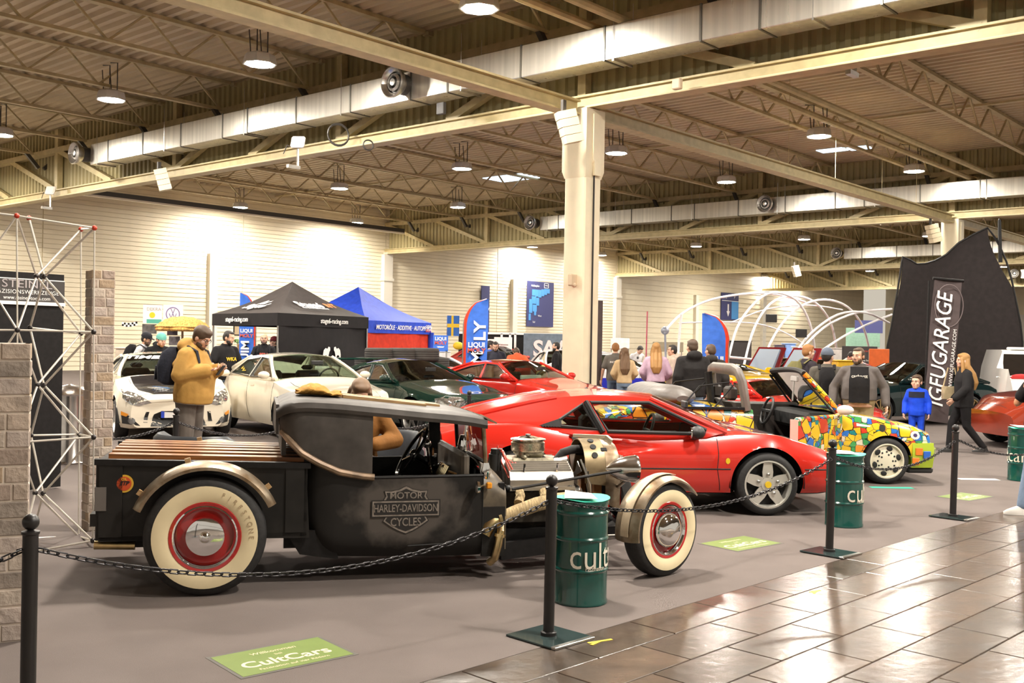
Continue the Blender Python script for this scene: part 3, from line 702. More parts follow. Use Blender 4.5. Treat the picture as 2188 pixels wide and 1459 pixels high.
for sd in (-1, 1): decal(BF, 'indicator_lamp', [(sd * .5, .4), (sd * .64, .4), (sd * .64, .46), (sd * .5, .46)], 'f', mat('amber_lens', (.8, .3, .02), .2), fe)
decal(BF, 'tail_panel', [(-.62, .55), (.62, .55), (.62, .72), (-.62, .72)], 'b', BLACKP, fe)
for y in (-.5, -.3, .3, .5): s = MB(); s.cyl((-3.25, y, .63), .075, -.02, 'x', 16); s.obj('tail_lamp', mat('red_lens', (.5, .01, .01), .15), fe)
s = MB(); s.cbox(-3.33, -.74, .42, -3.18, .74, .54, .03); s.obj('rear_bumper', BLACKP, fe)
for k in range(5): s = MB(); s.box(-2.35 - .1 * k, -.4, 1.02 - .028 * k, -2.30 - .1 * k, .4, 1.05 - .028 * k); s.obj('lid_louvre', BLACK, fe)
interior(fe, -1.9, -.45, .62, .68, [(-1.58, -.35, .36), (-1.58, .35, .36)], .35, 1.13, wx=-.95)
M_sil = mat('silver_wheel', (.68, .66, .6), .32, .6, noise=.05)
for x, R in ((0, .305), (-2.42, .31)):
    for sd in (-1, 1):
        e = wheel(fe, x, sd * .745, R, .21, .236, sd, 'five', M_sil)
        if x == 0: lugs(e, .236, sd * .1, 5, .018, STEEL, .42); s = MB(); s.cyl((0, sd * .095, 0), .032, sd * .012, 'y', 14); s.obj('hub_cap', mat('yellow_badge', (.75, .5, .02), .3), e)
# ================================================================ painted convertible
def art_paint():
    m = bpy.data.materials.new('patchwork_paint'); m.use_nodes = True; N, L = nt(m); b = N['Principled BSDF']; b.inputs['Roughness'].default_value = .2; b.inputs['Coat Weight'].default_value = .7
    tc = N.new('ShaderNodeTexCoord'); mp = N.new('ShaderNodeMapping'); mp.inputs['Scale'].default_value = (1, .15, 1.15); L.new(tc.outputs['Object'], mp.inputs[0])
    def layer(sc, cols, rnd=.75):
        v = N.new('ShaderNodeTexVoronoi'); v.inputs['Scale'].default_value = sc; v.inputs['Randomness'].default_value = rnd; v.distance = 'CHEBYCHEV'; L.new(mp.outputs[0], v.inputs['Vector'])
        r = N.new('ShaderNodeValToRGB'); r.color_ramp.interpolation = 'CONSTANT'; e = r.color_ramp.elements
        for i, c in enumerate(cols):
            q = e[i] if i < 2 else e.new(i / len(cols)); q.position = i / len(cols); q.color = (*c, 1)
        sp = N.new('ShaderNodeSeparateColor'); L.new(v.outputs['Color'], sp.inputs[0]); L.new(sp.outputs[0], r.inputs[0])
        w = N.new('ShaderNodeTexVoronoi'); w.feature = 'DISTANCE_TO_EDGE'; w.inputs['Scale'].default_value = sc; w.inputs['Randomness'].default_value = rnd; L.new(mp.outputs[0], w.inputs['Vector'])
        lt = N.new('ShaderNodeMath'); lt.operation = 'LESS_THAN'; lt.inputs[1].default_value = .035; L.new(w.outputs['Distance'], lt.inputs[0])
        mx = N.new('ShaderNodeMix'); mx.data_type = 'RGBA'; mx.inputs[7].default_value = (.02, .015, .01, 1); L.new(lt.outputs[0], mx.inputs[0]); L.new(r.outputs[0], mx.inputs[6])
        return mx.outputs[2], sp.outputs[1]
    Y, O_, R_, B_, Gn, T_, Lm, Wt = (.8, .52, .02), (.78, .27, .02), (.6, .05, .02), (.03, .16, .55), (.05, .32, .08), (.02, .24, .25), (.5, .6, .04), (.75, .68, .5)
    a, sel = layer(5.5, [Y, O_, Y, Y, R_, O_, Y, B_]); c, _ = layer(13, [R_, B_, Y, Gn, O_, T_, Wt, Y])
    gt = N.new('ShaderNodeMath'); gt.operation = 'GREATER_THAN'; gt.inputs[1].default_value = .5; L.new(sel, gt.inputs[0])
    mx = N.new('ShaderNodeMix'); mx.data_type = 'RGBA'; L.new(gt.outputs[0], mx.inputs[0]); L.new(a, mx.inputs[6]); L.new(c, mx.inputs[7]); L.new(mx.outputs[2], b.inputs['Base Color'])
    return m
M_art = art_paint(); yawA = yawF; oA = Vector((4.56, 12.49, 0))
ar = thing('convertible', 'convertible painted all over in a bright patchwork, near door open and roof folded', 'car', oA + lf * .8, yawA)
spA = dict(x=(-3.5, .66), nx=110, w=[(-3.5, .66), (-3.1, .74), (-2.45, .8), (-1.5, .79), (-.5, .79), (0, .8), (.4, .77), (.66, .68)],
           zb=[(-3.5, .36), (-3, .25), (-2, .2), (.3, .2), (.66, .36)], belt=[(-3.5, .78), (-3, .87), (-2.45, .89), (-1.7, .875), (-.57, .84), (-.28, .8), (.3, .71), (.66, .6)],
           top=[(-3.5, .82), (-3, .91), (-2.45, .93), (-1.7, .9), (-.57, .87), (-.28, .83), (.3, .74), (.66, .63)], arch=[(0, .275, .318), (-2.45, .275, .32)],
           cabin=(-1.98, -.72, .66, .42), door=(-1.67, -.6, .3), tuck=.05, shoulder=.94, nose=(.3, .1), tail=(.3, .12))
BA = Body(spA); BA.obj('body', M_art, ar); wells(ar, spA, .8)
s = MB(); s.box(-1.98, -.7, .28, -.6, .68, .32); s.box(-.66, -.7, .3, -.6, .7, .8); s.box(-2.0, -.68, .3, -1.94, .68, .84); s.obj('cabin_tub', DARK, ar)
s = MB(); s.cbox(-1.7, .62, .32, -.6, .70, .90, .03); s.box(-1.6, .58, .4, -.75, .62, .72); s.obj('door_lining', mat('dark_leather', (.04, .032, .028), .5, noise=.3), ar)
ML = mat('dark_leather', (.04, .032, .028), .5)
for y in (-.36, .36):
    s = MB(); s.cbox(-1.62, y - .24, .36, -1.05, y + .24, .52, .05); s.loft([[(-1.62 + dx - .25 * t, y + yy * (1 - .12 * t), .5 + .45 * t) for dx, yy in ((0, -.24), (.16, -.24), (.16, .24), (0, .24))] for t in (0, .3, .7, 1)]); s.cbox(-1.88, y - .13, .97, -1.76, y + .13, 1.14, .03); s.obj('seat', ML, ar)
s = MB(); s.cbox(-.95, -.66, .62, -.6, .66, .84, .04); s.obj('dashboard', DARK, ar)
s = MB(); s.tube([(-1.12 + .06 * sin(t), .36 + .18 * cos(t), .80 + .17 * sin(t)) for t in [i * pi / 12 for i in range(24)]], .017, 6, closed=True); s.beam((-1.12, .2, .8), (-1.12, .52, .8), .05, .03); s.beam((-1.12, .36, .8), (-1.15, .36, .65), .05, .03); s.obj('steering_wheel', BLACKP, ar)
# screen frame
Ab, At = (-.58, .74, .86), (-.98, .62, 1.315)
for sd in (-1, 1):
    s = MB(); s.tube([(Ab[0], sd * Ab[1], Ab[2]), (-.79, sd * .69, 1.1), (At[0], sd * At[1], At[2])], .033, 8); s.obj('screen_pillar', M_art if sd < 0 else BLACK, ar)
s = MB(); s.tube([(At[0] + .07 * (1 - u * u), At[1] * u, At[2] + .035 * (1 - u * u)) for u in [i / 5 - 1 for i in range(11)]], .035, 8); s.obj('screen_header', BLACK, ar)
mb = MB()
for k in range(5):
    for j in range(9):
        t = k / 4; u = j / 4 - 1; mb.v.append((Ab[0] + (At[0] - Ab[0]) * t + .12 * (1 - u * u), (Ab[1] + (At[1] - Ab[1]) * t) * u, Ab[2] + (At[2] - Ab[2]) * t + .03 * (1 - u * u)))
mb.f = [(k * 9 + j, k * 9 + j + 1, k * 9 + j + 10, k * 9 + j + 9) for k in range(4) for j in range(8)]; mb.mi = [0] * 32; mb.obj('windscreen', glass('dark_screen', (.3, .33, .31)), ar)
s = MB(); s.cbox(-.9, -.12, 1.2, -.87, .12, 1.27, .01); s.tube([(-.88, .02, 1.27), (-.9, .02, .95)], .012, 5); s.obj('mirror_inside', mat('pale_plastic', (.6, .58, .55), .4), ar)
for sd in (-1, 1):   # door-window frames stay up beside the screen
    s = MB(); s.tube([(-.66, sd * .74, .86), (-1.0, sd * .635, 1.26), (-.86, sd * .66, 1.2)], .014, 6); s.obj('quarter_light_frame', BLACK, ar)
# roll bar
M_bar = mat('grey_roll_bar', (.16, .14, .12), .35, noise=.15)
s = MB(); s.tube([(-1.72, -.73, .86), (-1.77, -.70, 1.2), (-1.8, -.62, 1.32), (-1.81, -.45, 1.35), (-1.81, .45, 1.35), (-1.8, .62, 1.32), (-1.77, .70, 1.2), (-1.72, .73, .86)], .075, 10, flat=.7); s.obj('roll_bar', M_bar, ar)
s = MB(); s.tube([(-1.9, .2, .86), (-1.95, .22, 1.3)], .05, 8); s.obj('roll_bar_stay', BLACK, ar)
s = MB(); s.box(-3.0, -.78, .875, -1.74, -.70, .905); s.box(-3.0, .70, .875, -1.74, .78, .905); s.obj('deck_trim', BLACK, ar)
for sd in (-1, 1):
    s = MB(); s.tube([(-2.5, sd * .68, .9), (-2.28, sd * .64, 1.15), (-1.9, sd * .62, 1.2)], .01, 5); s.tube([(-2.1, sd * .68, .9), (-1.86, sd * .63, 1.17)], .01, 5); s.obj('window_frame', BLACK, ar)
s = MB(); rings = []
for k in range(13):
    t = k / 12; q = (.3, .72, .93)[k] if k < 3 else ((.93, .72, .3)[k - 10] if k > 9 else 1)
    c = Vector((-2.48 - .28 * t, -.66 + 1.36 * t, .99 + .05 * t)); rings.append([c + Vector((.27 * q * cos(a) * (1 + .03 * sin(2 * a + .3 * k)), 0, .135 * q * sin(a) + .008 * sin(k * .6))) for a in [i * pi / 9 for i in range(18)]])
s.loft(rings); s.obj('folded_top_cover', mat('grey_vinyl', (.11, .095, .085), .45, noise=.2, bump=.3, bscale=14), ar)
# open door, hinged at the front edge
ho = put('door', None, ar, (-.58, -.77, 0)); ho.rotation_euler = (0, 0, radians(42))
s = MB(); s.cbox(-1.08, -.035, .30, 0, .03, .845, .02); s.obj('door_skin', M_art, ho)
s = MB(); s.cbox(-1.06, .03, .34, -.04, .07, .80, .02); s.obj('door_lining', ML, ho)
s = MB(); s.box(-1.1, -.03, .32, -1.08, .06, .82); s.obj('door_edge', mat('pale_pink_edge', (.75, .5, .42), .4), ho)
s = MB(); s.ell((-.12, -.12, .9), (.06, .11, .06), 12, 8); s.beam((-.1, -.0, .83), (-.12, -.08, .87), .04, .03); s.obj('mirror', mat('white_mirror_shell', (.75, .72, .65), .3), ho)
M_lime = mat('lime_paint', (.40, .52, .03), .25, coat=.6)
s = MB(); s.loft([[(x0, -hy, .20 + dz), (x1, -hy * .93, .28 + dz * .4), (x1, hy * .93, .28 + dz * .4), (x0, hy, .20 + dz)] if 0 else [(.32, -hy, z), (.60, -hy * .96, z), (x1 - .05, -hy * .72, z), (x1, 0, z), (x1 - .05, hy * .72, z), (.60, hy * .96, z), (.32, hy, z)] for x1, hy, z, x0, dz in ((.62, .76, .2, 0, 0), (.66, .78, .28, 0, 0), (.76, .79, .31, 0, 0), (.77, .79, .42, 0, 0), (.66, .78, .5, 0, 0))]); s.obj('front_bumper', [M_lime], ar, ang=30)
for k, (x, z, c) in enumerate(((.4, .4, 'orange'), (.5, .36, 'blue'), (.36, .28, 'orange'))):
    s = MB(); s.cbox(x - .045, -.797, z - .045, x + .045, -.785, z + .045, .005); s.obj('painted_patch', mat('patch_' + c, (.75, .2, .03) if c == 'orange' else (.03, .12, .5), .25), ar)
s = MB(); s.cbox(.3, -.72, .13, .62, .72, .2, .02); s.obj('front_spoiler', BLACKP, ar)
M_cream = mat('cream_wheel', (.72, .66, .52), .35)
for x in (0, -2.45):
    for sd in (-1, 1):
        e = wheel(ar, x, sd * .70, .282, .2, .213, sd, 'disc', M_cream)
        for n_, R_, r_ in ((6, .72, .03), (5, .36, .013), (12, .52, .012)):
            for k in range(n_):
                a = 2 * pi * k / n_ + .3 * (n_ == 6); t = MB(); t.ell((.213 * R_ * cos(a), sd * .083, .213 * R_ * sin(a)), (r_ * (1.3 if n_ == 6 else 1), .006, r_), 10, 6, Matrix.Rotation(-a + pi / 2, 3, 'Y')); t.obj('slot', DARK, e)
for i, (c, rr, z) in enumerate((((.46, .69, .565), .05, 'white'), ((.46, .69, .565), .022, 'dark'))):
    decal(BA, 'painted_disc', [(c[0] - .1 + rr * 1.3 * cos(t), c[2] + .03 + rr * sin(t)) for t in [k * pi / 8 for k in range(16)]], 'r', mat('patch_' + z, (.8, .76, .66) if z == 'white' else (.05, .03, .12), .3), ar, .004 + .003 * i)
decal(BA, 'side_lamp', [(-.38, .735), (-.2, .705), (-.22, .69), (-.38, .70)], 'r', mat('patch_white', (.8, .76, .66), .3), ar, .005)
decal(BA, 'filler_cap', [(-.06 + .04 * cos(t), .68 + .045 * sin(t)) for t in [k * pi / 8 for k in range(16)]], 'r', DARK, ar, .005)
# ================================================================ the other cars
def coupe(name, label, pos, head, mp, wb=2.55, fo=.85, ro=.95, hw=.86, roof=1.28, hood=.80, hb=.90, xa=-.45, xb=-1.25, xc=-2.1, xd=-2.95, R=.315, rim=.23, style='ten', mrim=None, nosec=.22, glassm=None, hoodm=None, rough=1, nx=70, wing=None, zb=.2, y1=.56, deck=None, seats=True, group=None, nz=.62, win=None, crown=.05, cat='car'):
    r = thing(name, label, cat, pos, head, group); deck = deck or hb + .02
    sp = dict(x=(-wb - ro, fo), nx=nx, w=[(-wb - ro, hw * .86), (-wb - ro * .5, hw * .95), (-wb, hw), (-wb / 2, hw * .975), (0, hw), (fo * .5, hw * .96), (fo, hw * .78)],
              zb=[(-wb - ro, .36), (-wb, zb), (0, zb), (fo * .7, zb * .95), (fo, zb * 1.1)], belt=[(-wb - ro, deck - .14), (-wb - ro * .5, deck - .04), (-wb, hb), (-wb / 2, hb - .03), (xa, hb - .03), (-.1, hood + .035), (fo * .45, hood - .05), (fo * .85, nz + .03), (fo, nz - .06)],
              top=[(-wb - ro, deck - .1), (-wb - ro * .4, deck), (xd, deck + .01), (-wb / 2, hb), (xa + .1, hb + .05), (0, hood + .05), (fo * .5, hood - .02), (fo * .88, nz + .06), (fo, nz)],
              arch=[(0, R, R + .055), (-wb, R, R + .055)], cabin=(xd + .15, xa - .05, hw * .78, hb - .12), nose=(.5, nosec), tail=(.3, .1))
    B = Body(sp); B.sp_ = sp; B.obj('body', mp, r); wells(r, sp, hw)
    sl = xd + .1
    wn = win or [[(xb - .02, roof - .055), (xa - .17, hb + .03), (-1.42 * wb / 2.55, hb + .02), (xb - .32, roof - .04)], [(xb - .38, roof - .045), (-1.5 * wb / 2.55, hb + .02), (xd + .45, hb + .05), (xc + .02, roof - .1)]]
    G_ = dict(A=(xa, hb), B=(xb, roof - .02), roofline=[((xb + xc) / 2, roof)], C=(xc, roof - .03), D=(xd, hb + .01), sill=[((xa + xd) / 2, hb - .03)], y0=hw * .93, y1=y1, z0=hb, z1=roof, xm=(xb + xc) / 2, plan=.04, win=wn, crown=crown)
    greenhouse(r, G_, mp, glassm or GLASS)
    if seats: interior(r, xd + .2, xa - .05, hb - .1, hw * .8, [(xb - .55, -.36, .3), (xb - .55, .36, .3)], .36, roof, wx=xa - .45)
    for x in (0, -wb):
        for sd in (-1, 1): wheel(r, x, sd * (hw - .11), R, .2, rim, sd, style, mrim or ALU)
    for sd in (-1, 1): wing_mirror(r, xa - .18, sd * hw * .93, hb + .04, mp, sd)
    for sd in 'rl':
        seam(B, [(xa + .05, hb - .05), (xa + .03, .5), (xa + .08, .26)], sd, r); seam(B, [(xa - 1.12, hb - .05), (xa - 1.1, .5), (xa - 1.0, .27)], sd, r)
        decal(B, 'door_handle', [(xa - .98, hb - .13), (xa - .82, hb - .13), (xa - .82, hb - .10), (xa - .98, hb - .10)], sd, mp, r, .012)
    seam(B, [(xa + .05, -hw * .75), (fo * .75, -hw * .62), (fo * .8, 0), (fo * .75, hw * .62), (xa + .05, hw * .75)], 't', r)
    if wing:
        s = MB(); s.cbox(-wb - ro + .02, -hw * .85, deck + wing, -wb - ro + .28, hw * .85, deck + wing + .04, .015)
        for y in (-.55, .55): s.box(-wb - ro + .08, y - .02, deck - .02, -wb - ro + .2, y + .02, deck + wing)
        s.obj('rear_wing', mp, r)
    return r, B
LENS = glass('lamp_lens', (.9, .92, .92))
def headlamp(B, r, outl, n=2, refl=None, th=.0):
    for sd in (-1, 1):
        o = [(sd * y, z) for y, z in outl]
        decal(B, 'headlamp', o, 'f', refl or mat('lamp_reflector', (.75, .75, .73), .12, .9, noise=.4, nscale=30), r, .006, res=.06)
        cy = sum(y for y, z in outl) / len(outl); cz = sum(z for y, z in outl) / len(outl)
        ys = [y for y, z in outl]; w = max(ys) - min(ys)
        for k in range(n):
            y = sd * (cy + (k - (n - 1) / 2) * w * .4); h = B.cast((5, y, cz), (-1, 0, 0))[0]
            if h: s = MB(); s.lathe([(.045, .0), (.05, .02), (.045, .025), (.035, .012), (0, .01)], h, 'x', 14); s.obj('lamp_ring', CHROME, r)
# -- white coupe seen head-on, black bonnet
M_wht = paint('warm_white_paint', (.78, .7, .56), .25); M_blk = paint('gloss_black_paint', (.012, .012, .014), .12)
q = G(383, 944); hd = radians(-64); hv = Vector((cos(hd), sin(hd), 0))
r, B = coupe('white_coupe', 'white coupe with a black bonnet facing the camera behind the brick pillar', Vector((q.x, q.y, 0)) - hv * .82, hd, M_wht, hood=.80, nz=.66, roof=1.3, hb=.95, fo=.82, nosec=.3, hw=.89, y1=.58, nx=76, glassm=GLASSD)
decal(B, 'bonnet', [(-.3, -.62), (.35, -.56), (.64, -.36), (.68, 0), (.64, .36), (.35, .56), (-.3, .62)], 't', M_blk, r, .006, .09)
headlamp(B, r, [(.40, .60), (.62, .74), (.80, .79), (.80, .66), (.70, .57), (.58, .55)], 2)
decal(B, 'front_grille', [(-.42, .24), (.42, .24), (.36, .42), (.25, .47), (-.25, .47), (-.36, .42)], 'f', BLACKP, r)
for sd in (-1, 1):
    decal(B, 'fog_lamp_recess', [(sd * .56, .25), (sd * .80, .27), (sd * .82, .44), (sd * .72, .40)], 'f', BLACKP, r)
    decal(B, 'fog_lamp', [(sd * .68 + .05 * cos(t), .32 + .05 * sin(t)) for t in [i * pi / 6 for i in range(12)]], 'f', mat('fog_glass', (.3, .3, .3), .1, .6), r, .012)
    decal(B, 'indicator_lamp', [(sd * .72, .42), (sd * .82, .46), (sd * .82, .40), (sd * .75, .38)], 'f', mat('amber_lens', (.8, .3, .02), .2), r, .012)
    decal(B, 'bumper_slot', [(sd * .46, .30), (sd * .52, .30), (sd * .48, .46), (sd * .43, .46)], 'f', BLACKP, r)
pl = MB(); pl.box(0, -.26, -.055, .012, .26, .055); h = B.cast((5, 0, .42), (-1, 0, 0))[0]; pl.obj('number_plate', WHITE, r, (h.x + .005, 0, .42))
pl = MB(); pl.box(0, -.26, -.055, .004, -.21, .055); pl.obj('plate_strip', mat('euro_blue', (.02, .06, .5), .4), r, (h.x + .0165, 0, .42))
for k, (t_, sz, c) in enumerate((('MEEK\'S', .085, 'w'), ('GARAGE', .08, 'w'), ('tomerama', .08, 'b'))):
    h = B.cast((.36 + .0 - .0 + .09 * (1 - k), .0, 4), (0, 0, -1))[0]
    text('bonnet_lettering', ('MEEK\'S', 'DESIGN', 'Motorsport')[k], sz, WHITE if c == 'w' else mat('sky_blue_print', (.05, .3, .75), .4), r, (h.x, -.22 + .03 * k, h.z + .012), (.0, .12, pi / 2), bold=.02, shear=.3)
sv = Vector((-.45 - .0, 0, .95)); 
text('screen_lettering', 'TIMEA', .17, WHITE, r, (-.985, -.30, 1.262), (.40, 0, pi / 2), bold=.03, shear=.3, sx=1.5, depth=.004)
# -- white coupe seen at three quarters
q = G(598, 941); hd = radians(-55); hv = Vector((cos(hd), sin(hd), 0)); lv = Vector((-sin(hd), cos(hd), 0))
M_wh2 = paint('cream_white_paint', (.80, .73, .60), .22)
r, B = coupe('white_coupe', 'white two-door coupe in front of the black tent, three-quarter view with chrome wheels', q + lv * .86, hd, M_wh2, wb=2.62, fo=.95, ro=1.0, hood=.83, nz=.64, roof=1.33, hb=.95, xa=-.4, xb=-1.15, xc=-2.05, xd=-2.85, hw=.88, R=.325, rim=.26, style='multi', mrim=CHROME, nosec=.2, wing=.12, glassm=glass('green_glass', (.62, .72, .62)))
headlamp(B, r, [(.42, .56), (.80, .56), (.80, .66), (.45, .66)], 2)
decal(B, 'front_grille', [(-.3, .30), (.3, .30), (.3, .42), (-.3, .42)], 'f', BLACKP, r)
# -- dark green coupe
M_grn = paint('dark_green_paint', (.006, .03, .022), .08)
fa = Vector((-1.0, 17.9, 0)); hd = radians(-50)
r, B = coupe('green_coupe', 'dark green rounded coupe with clear lamp clusters behind the hot rod roof', fa, hd, M_grn, wb=2.55, fo=.98, ro=.95, hood=.80, nz=.68, roof=1.22, hb=.9, xa=-.55, xb=-1.3, xc=-1.95, xd=-2.85, hw=.9, R=.32, rim=.24, style='six', nosec=.34, wing=.3, glassm=GLASSD, y1=.54, crown=.07)
headlamp(B, r, [(.36, .60), (.42, .53), (.62, .51), (.80, .56), (.80, .68), (.66, .73), (.46, .71)], 3)
decal(B, 'front_grille', [(-.3, .24), (.3, .24), (.28, .38), (-.28, .38)], 'f', BLACKP, r)
# -- red coupe behind
M_red2 = paint('bright_red_paint', (.55, .02, .012), .12)
fa = Vector((1.0, 19.2, 0)); hd = radians(-46)
r, B = coupe('red_coupe', 'red coupe with a racing sticker behind its screen, left of the cream column', fa, hd, M_red2, wb=2.55, fo=.95, ro=.9, hood=.82, nz=.64, roof=1.24, hb=.92, xa=-.5, xb=-1.2, xc=-1.95, xd=-2.95, hw=.87, R=.315, rim=.22, style='open', nosec=.26, wing=.1, glassm=glass('green_glass', (.62, .72, .62)), y1=.54)
headlamp(B, r, [(.45, .52), (.78, .52), (.78, .60), (.45, .62)], 2)
s = MB(); s.cbox(-.9, -.3, .92, -.86, .25, 1.0, .01); s.obj('screen_sticker', WHITE, r)
s = MB(); s.ell((-1.0, .42, 1.02), (.07, .08, .1)); s.ell((-1.0, .42, 1.13), (.06, .06, .06)); s.ell((-1.0, .30, 1.0), (.05, .05, .07)); s.obj('plush_toy', mat('plush_tan', (.5, .33, .12), .9), r)
# -- dark orange red coupe at the right edge, white van behind it
M_cop = paint('copper_red_paint', (.28, .035, .015), .1)
q = G(2110, 945); hd = radians(186)
r, B = coupe('copper_coupe', 'copper red coupe at the right edge, cut off by the frame', Vector((8.8, 17.75, 0)), radians(183), M_cop, wb=2.65, fo=.75, ro=.8, hood=.86, nz=.62, roof=1.31, hb=.93, xa=-.6, xb=-1.3, xc=-2.0, xd=-3.1, hw=.9, R=.33, rim=.25, style='five', nosec=.3, glassm=GLASSD)
r = thing('white_van', 'white van with a wide windscreen behind the copper red coupe at the right edge', 'van', Vector((12.6, 24.6, 0)), radians(-108))
M_van = paint('white_van_paint', (.82, .8, .76), .3)
s = MB(); s.loft([[(x, -.95 * k, z0), (x, -.98 * k, .9), (x, -.92 * k, 1.5), (x, -.80 * k, z1), (x, .80 * k, z1), (x, .92 * k, 1.5), (x, .98 * k, .9), (x, .95 * k, z0)] for x, z0, z1, k in ((-3.6, .3, 2.0, .97), (-3.4, .25, 2.05, 1), (-.6, .25, 2.06, 1), (-.35, .25, 2.0, 1), (.1, .25, 1.22, 1), (.75, .25, 1.1, .97), (.9, .3, .85, .9))]); s.obj('body', M_van, r, ang=30)
mb = MB(); mb.v = [(.13, -.86, 1.2), (.13, .86, 1.2), (-.3, .78, 1.93), (-.3, -.78, 1.93)]; mb.f = [(0, 1, 2, 3)]; mb.mi = [0]; mb.obj('windscreen', mat('dark_glass', (.015, .012, .01), .05), r)
s = MB(); s.box(.12, -.92, 1.1, .5, .92, 1.2); s.obj('cowl', M_van, r)
for y in (-.45, .25): s = MB(); s.ell((.2, y, 1.25), (.06, .25, .1), 8, 6); s.obj('red_bundle', mat('red_cloth', (.4, .015, .015), .8), r)
for y in (-.5, .4): s = MB(); s.tube([(.22, y - .5, 1.24), (.19, y + .1, 1.30)], .014, 5); s.obj('wiper', WHITE, r)
s = MB(); s.cbox(-1.2, -.6, 2.06, -.5, .6, 2.14, .02); s.obj('light_bar', WHITE, r)
for x in (0, -2.7):
    for sd in (-1, 1): wheel(r, x, sd * .85, .33, .2, .2, sd, 'ten')
r.scale = (1, 1, .80)
# -- dark green car behind the boy
r, B = coupe('dark_coupe', 'dark green rounded car with gold spoked wheels behind the man in the open jacket', Vector((7.45, 22.4, 0)), radians(200), paint('black_green_paint', (.006, .02, .022), .08), wb=2.4, fo=.9, ro=.9, hood=.8, nz=.66, roof=1.3, hb=.9, xa=-.55, xb=-1.25, xc=-1.7, xd=-3.0, R=.32, rim=.25, style='multi', mrim=GOLD, glassm=GLASSD)
# -- low red and yellow sports car behind the painted convertible
fa = Vector((5.2, 18.2, 0)); r, B = coupe('red_yellow_racer', 'low red sports car with a wide black grille mouth behind the open convertible', Vector((5.35, 17.6, 0)), radians(-65), paint('racer_red', (.55, .02, .015), .1), wb=2.4, fo=.95, ro=.8, hood=.66, nz=.52, roof=1.0, hb=.75, xa=-.7, xb=-1.4, xc=-1.8, xd=-2.8, hw=.9, R=.31, nosec=.34, glassm=GLASSD)
decal(B, 'grille_mouth', [(-.42, .36), (.42, .36), (.46, .48), (-.46, .48)], 'f', BLACKP, r)
headlamp(B, r, [(.52, .46), (.80, .48), (.78, .58), (.55, .56)], 2)
fa = Vector((5.6, 20.4, 0)); r, B = coupe('yellow_racer', 'low yellow sports car behind the red one with the black mouth', Vector((5.5, 23.4, 0)), radians(-68), paint('racer_yellow', (.8, .5, .01), .12), wb=2.4, fo=.9, ro=.8, hood=.96, nz=.72, roof=1.18, hb=1.0, hw=.92, R=.32, xa=-.6, xb=-1.3, xc=-1.8, xd=-2.8, nosec=.3, glassm=GLASSD)
# -- dark red cars with raised bonnets, far middle right
M_drd = paint('dark_red_paint', (.2, .008, .012), .1)
for i, (px, Y, hd, mm, lab) in enumerate(((1600, 27.5, -150, M_drd, 'dark red car with its bonnet up, left one under the white hoops'), (1668, 25.5, -155, paint('plum_red_paint', (.25, .01, .02), .1), 'dark red car with its bonnet up, right one under the white hoops'), (1655, 33, -160, paint('orange_red_paint', (.6, .06, .02), .12), 'orange red car far behind the two dark red ones'))):
    p = P(px, 800, Y); r, B = coupe('show_car', lab, Vector((p.x, p.y, 0)), radians(hd), mm, hood=.82, nz=.64, roof=1.28, nx=50, glassm=GLASSD, group='cars under the white hoops')
    if i < 2:
        s = MB(); s.prism([(-.45, -.6, .9), (-.85, -.5, 1.58), (-.85, .5, 1.58), (-.45, .6, .9)], (.04, 0, .02)); s.obj('raised_bonnet', mm, r)
        s = MB(); s.prism([(-.44, -.45, .96), (-.8, -.38, 1.52), (-.8, .38, 1.52), (-.44, .45, .96)], (.07, 0, .03)); s.obj('bonnet_lining', mat('blue_grey_lining', (.25, .32, .42), .4), r)
# -- white and blue rally car, blue race car, far left ones
p = P(1408, 800, 28.2); r, B = coupe('rally_car', 'white and blue racing car behind the group by the column', Vector((p.x, p.y, 0)), radians(-15), paint('race_white', (.75, .73, .75), .2), hood=.9, nz=.7, roof=1.35, nx=50, glassm=GLASSD, hb=.98)
for sd in 'rl': decal(B, 'blue_flank', [(-2.9, .3), (.6, .3), (.7, .55), (-.3, .72), (-2.9, .66)], sd, mat('race_blue', (.02, .03, .45), .2), r, .006)
p = P(1110, 800, 35.3); r, B = coupe('red_saloon', 'old red saloon with a dark screen in front of the grey cloth banner', Vector((p.x, p.y, 0)), radians(-50), paint('faded_red', (.38, .03, .02), .3), hood=.92, nz=.7, roof=1.42, hb=1.0, nx=50, glassm=GLASSD)
p = P(1226, 800, 31); r, B = coupe('white_hatch', 'white car half hidden by the cream column', Vector((p.x, p.y, 0)), radians(-80), paint('plain_white', (.75, .74, .72), .25), hood=.85, nz=.66, roof=1.35, hb=.95, nx=50, glassm=GLASSD)
p = P(968, 800, 24.5); r, B = coupe('white_racer', 'white racing car with red flashes behind the dark green coupe', Vector((p.x, p.y, 0)), radians(-60), paint('plain_white', (.75, .74, .72), .25), hood=.82, nz=.64, roof=1.2, hb=.9, nx=50, glassm=GLASSD)
decal(B, 'red_flash', [(-2.2, .3), (-1.2, .3), (-.6, .7), (-1.2, .7)], 'r', mat('flash_red', (.6, .03, .02), .3), r, .006)
p = P(515, 800, 21.3); r, B = coupe('blue_racer', 'blue racing car with yellow trim half hidden behind the man in the black shirt', Vector((p.x, p.y, 0)), radians(-60), paint('racer_blue', (.03, .15, .55), .15), hood=.7, nz=.55, roof=1.0, hb=.78, hw=.9, xa=-.8, xb=-1.4, xc=-1.8, xd=-2.6, nx=50, glassm=GLASSD)
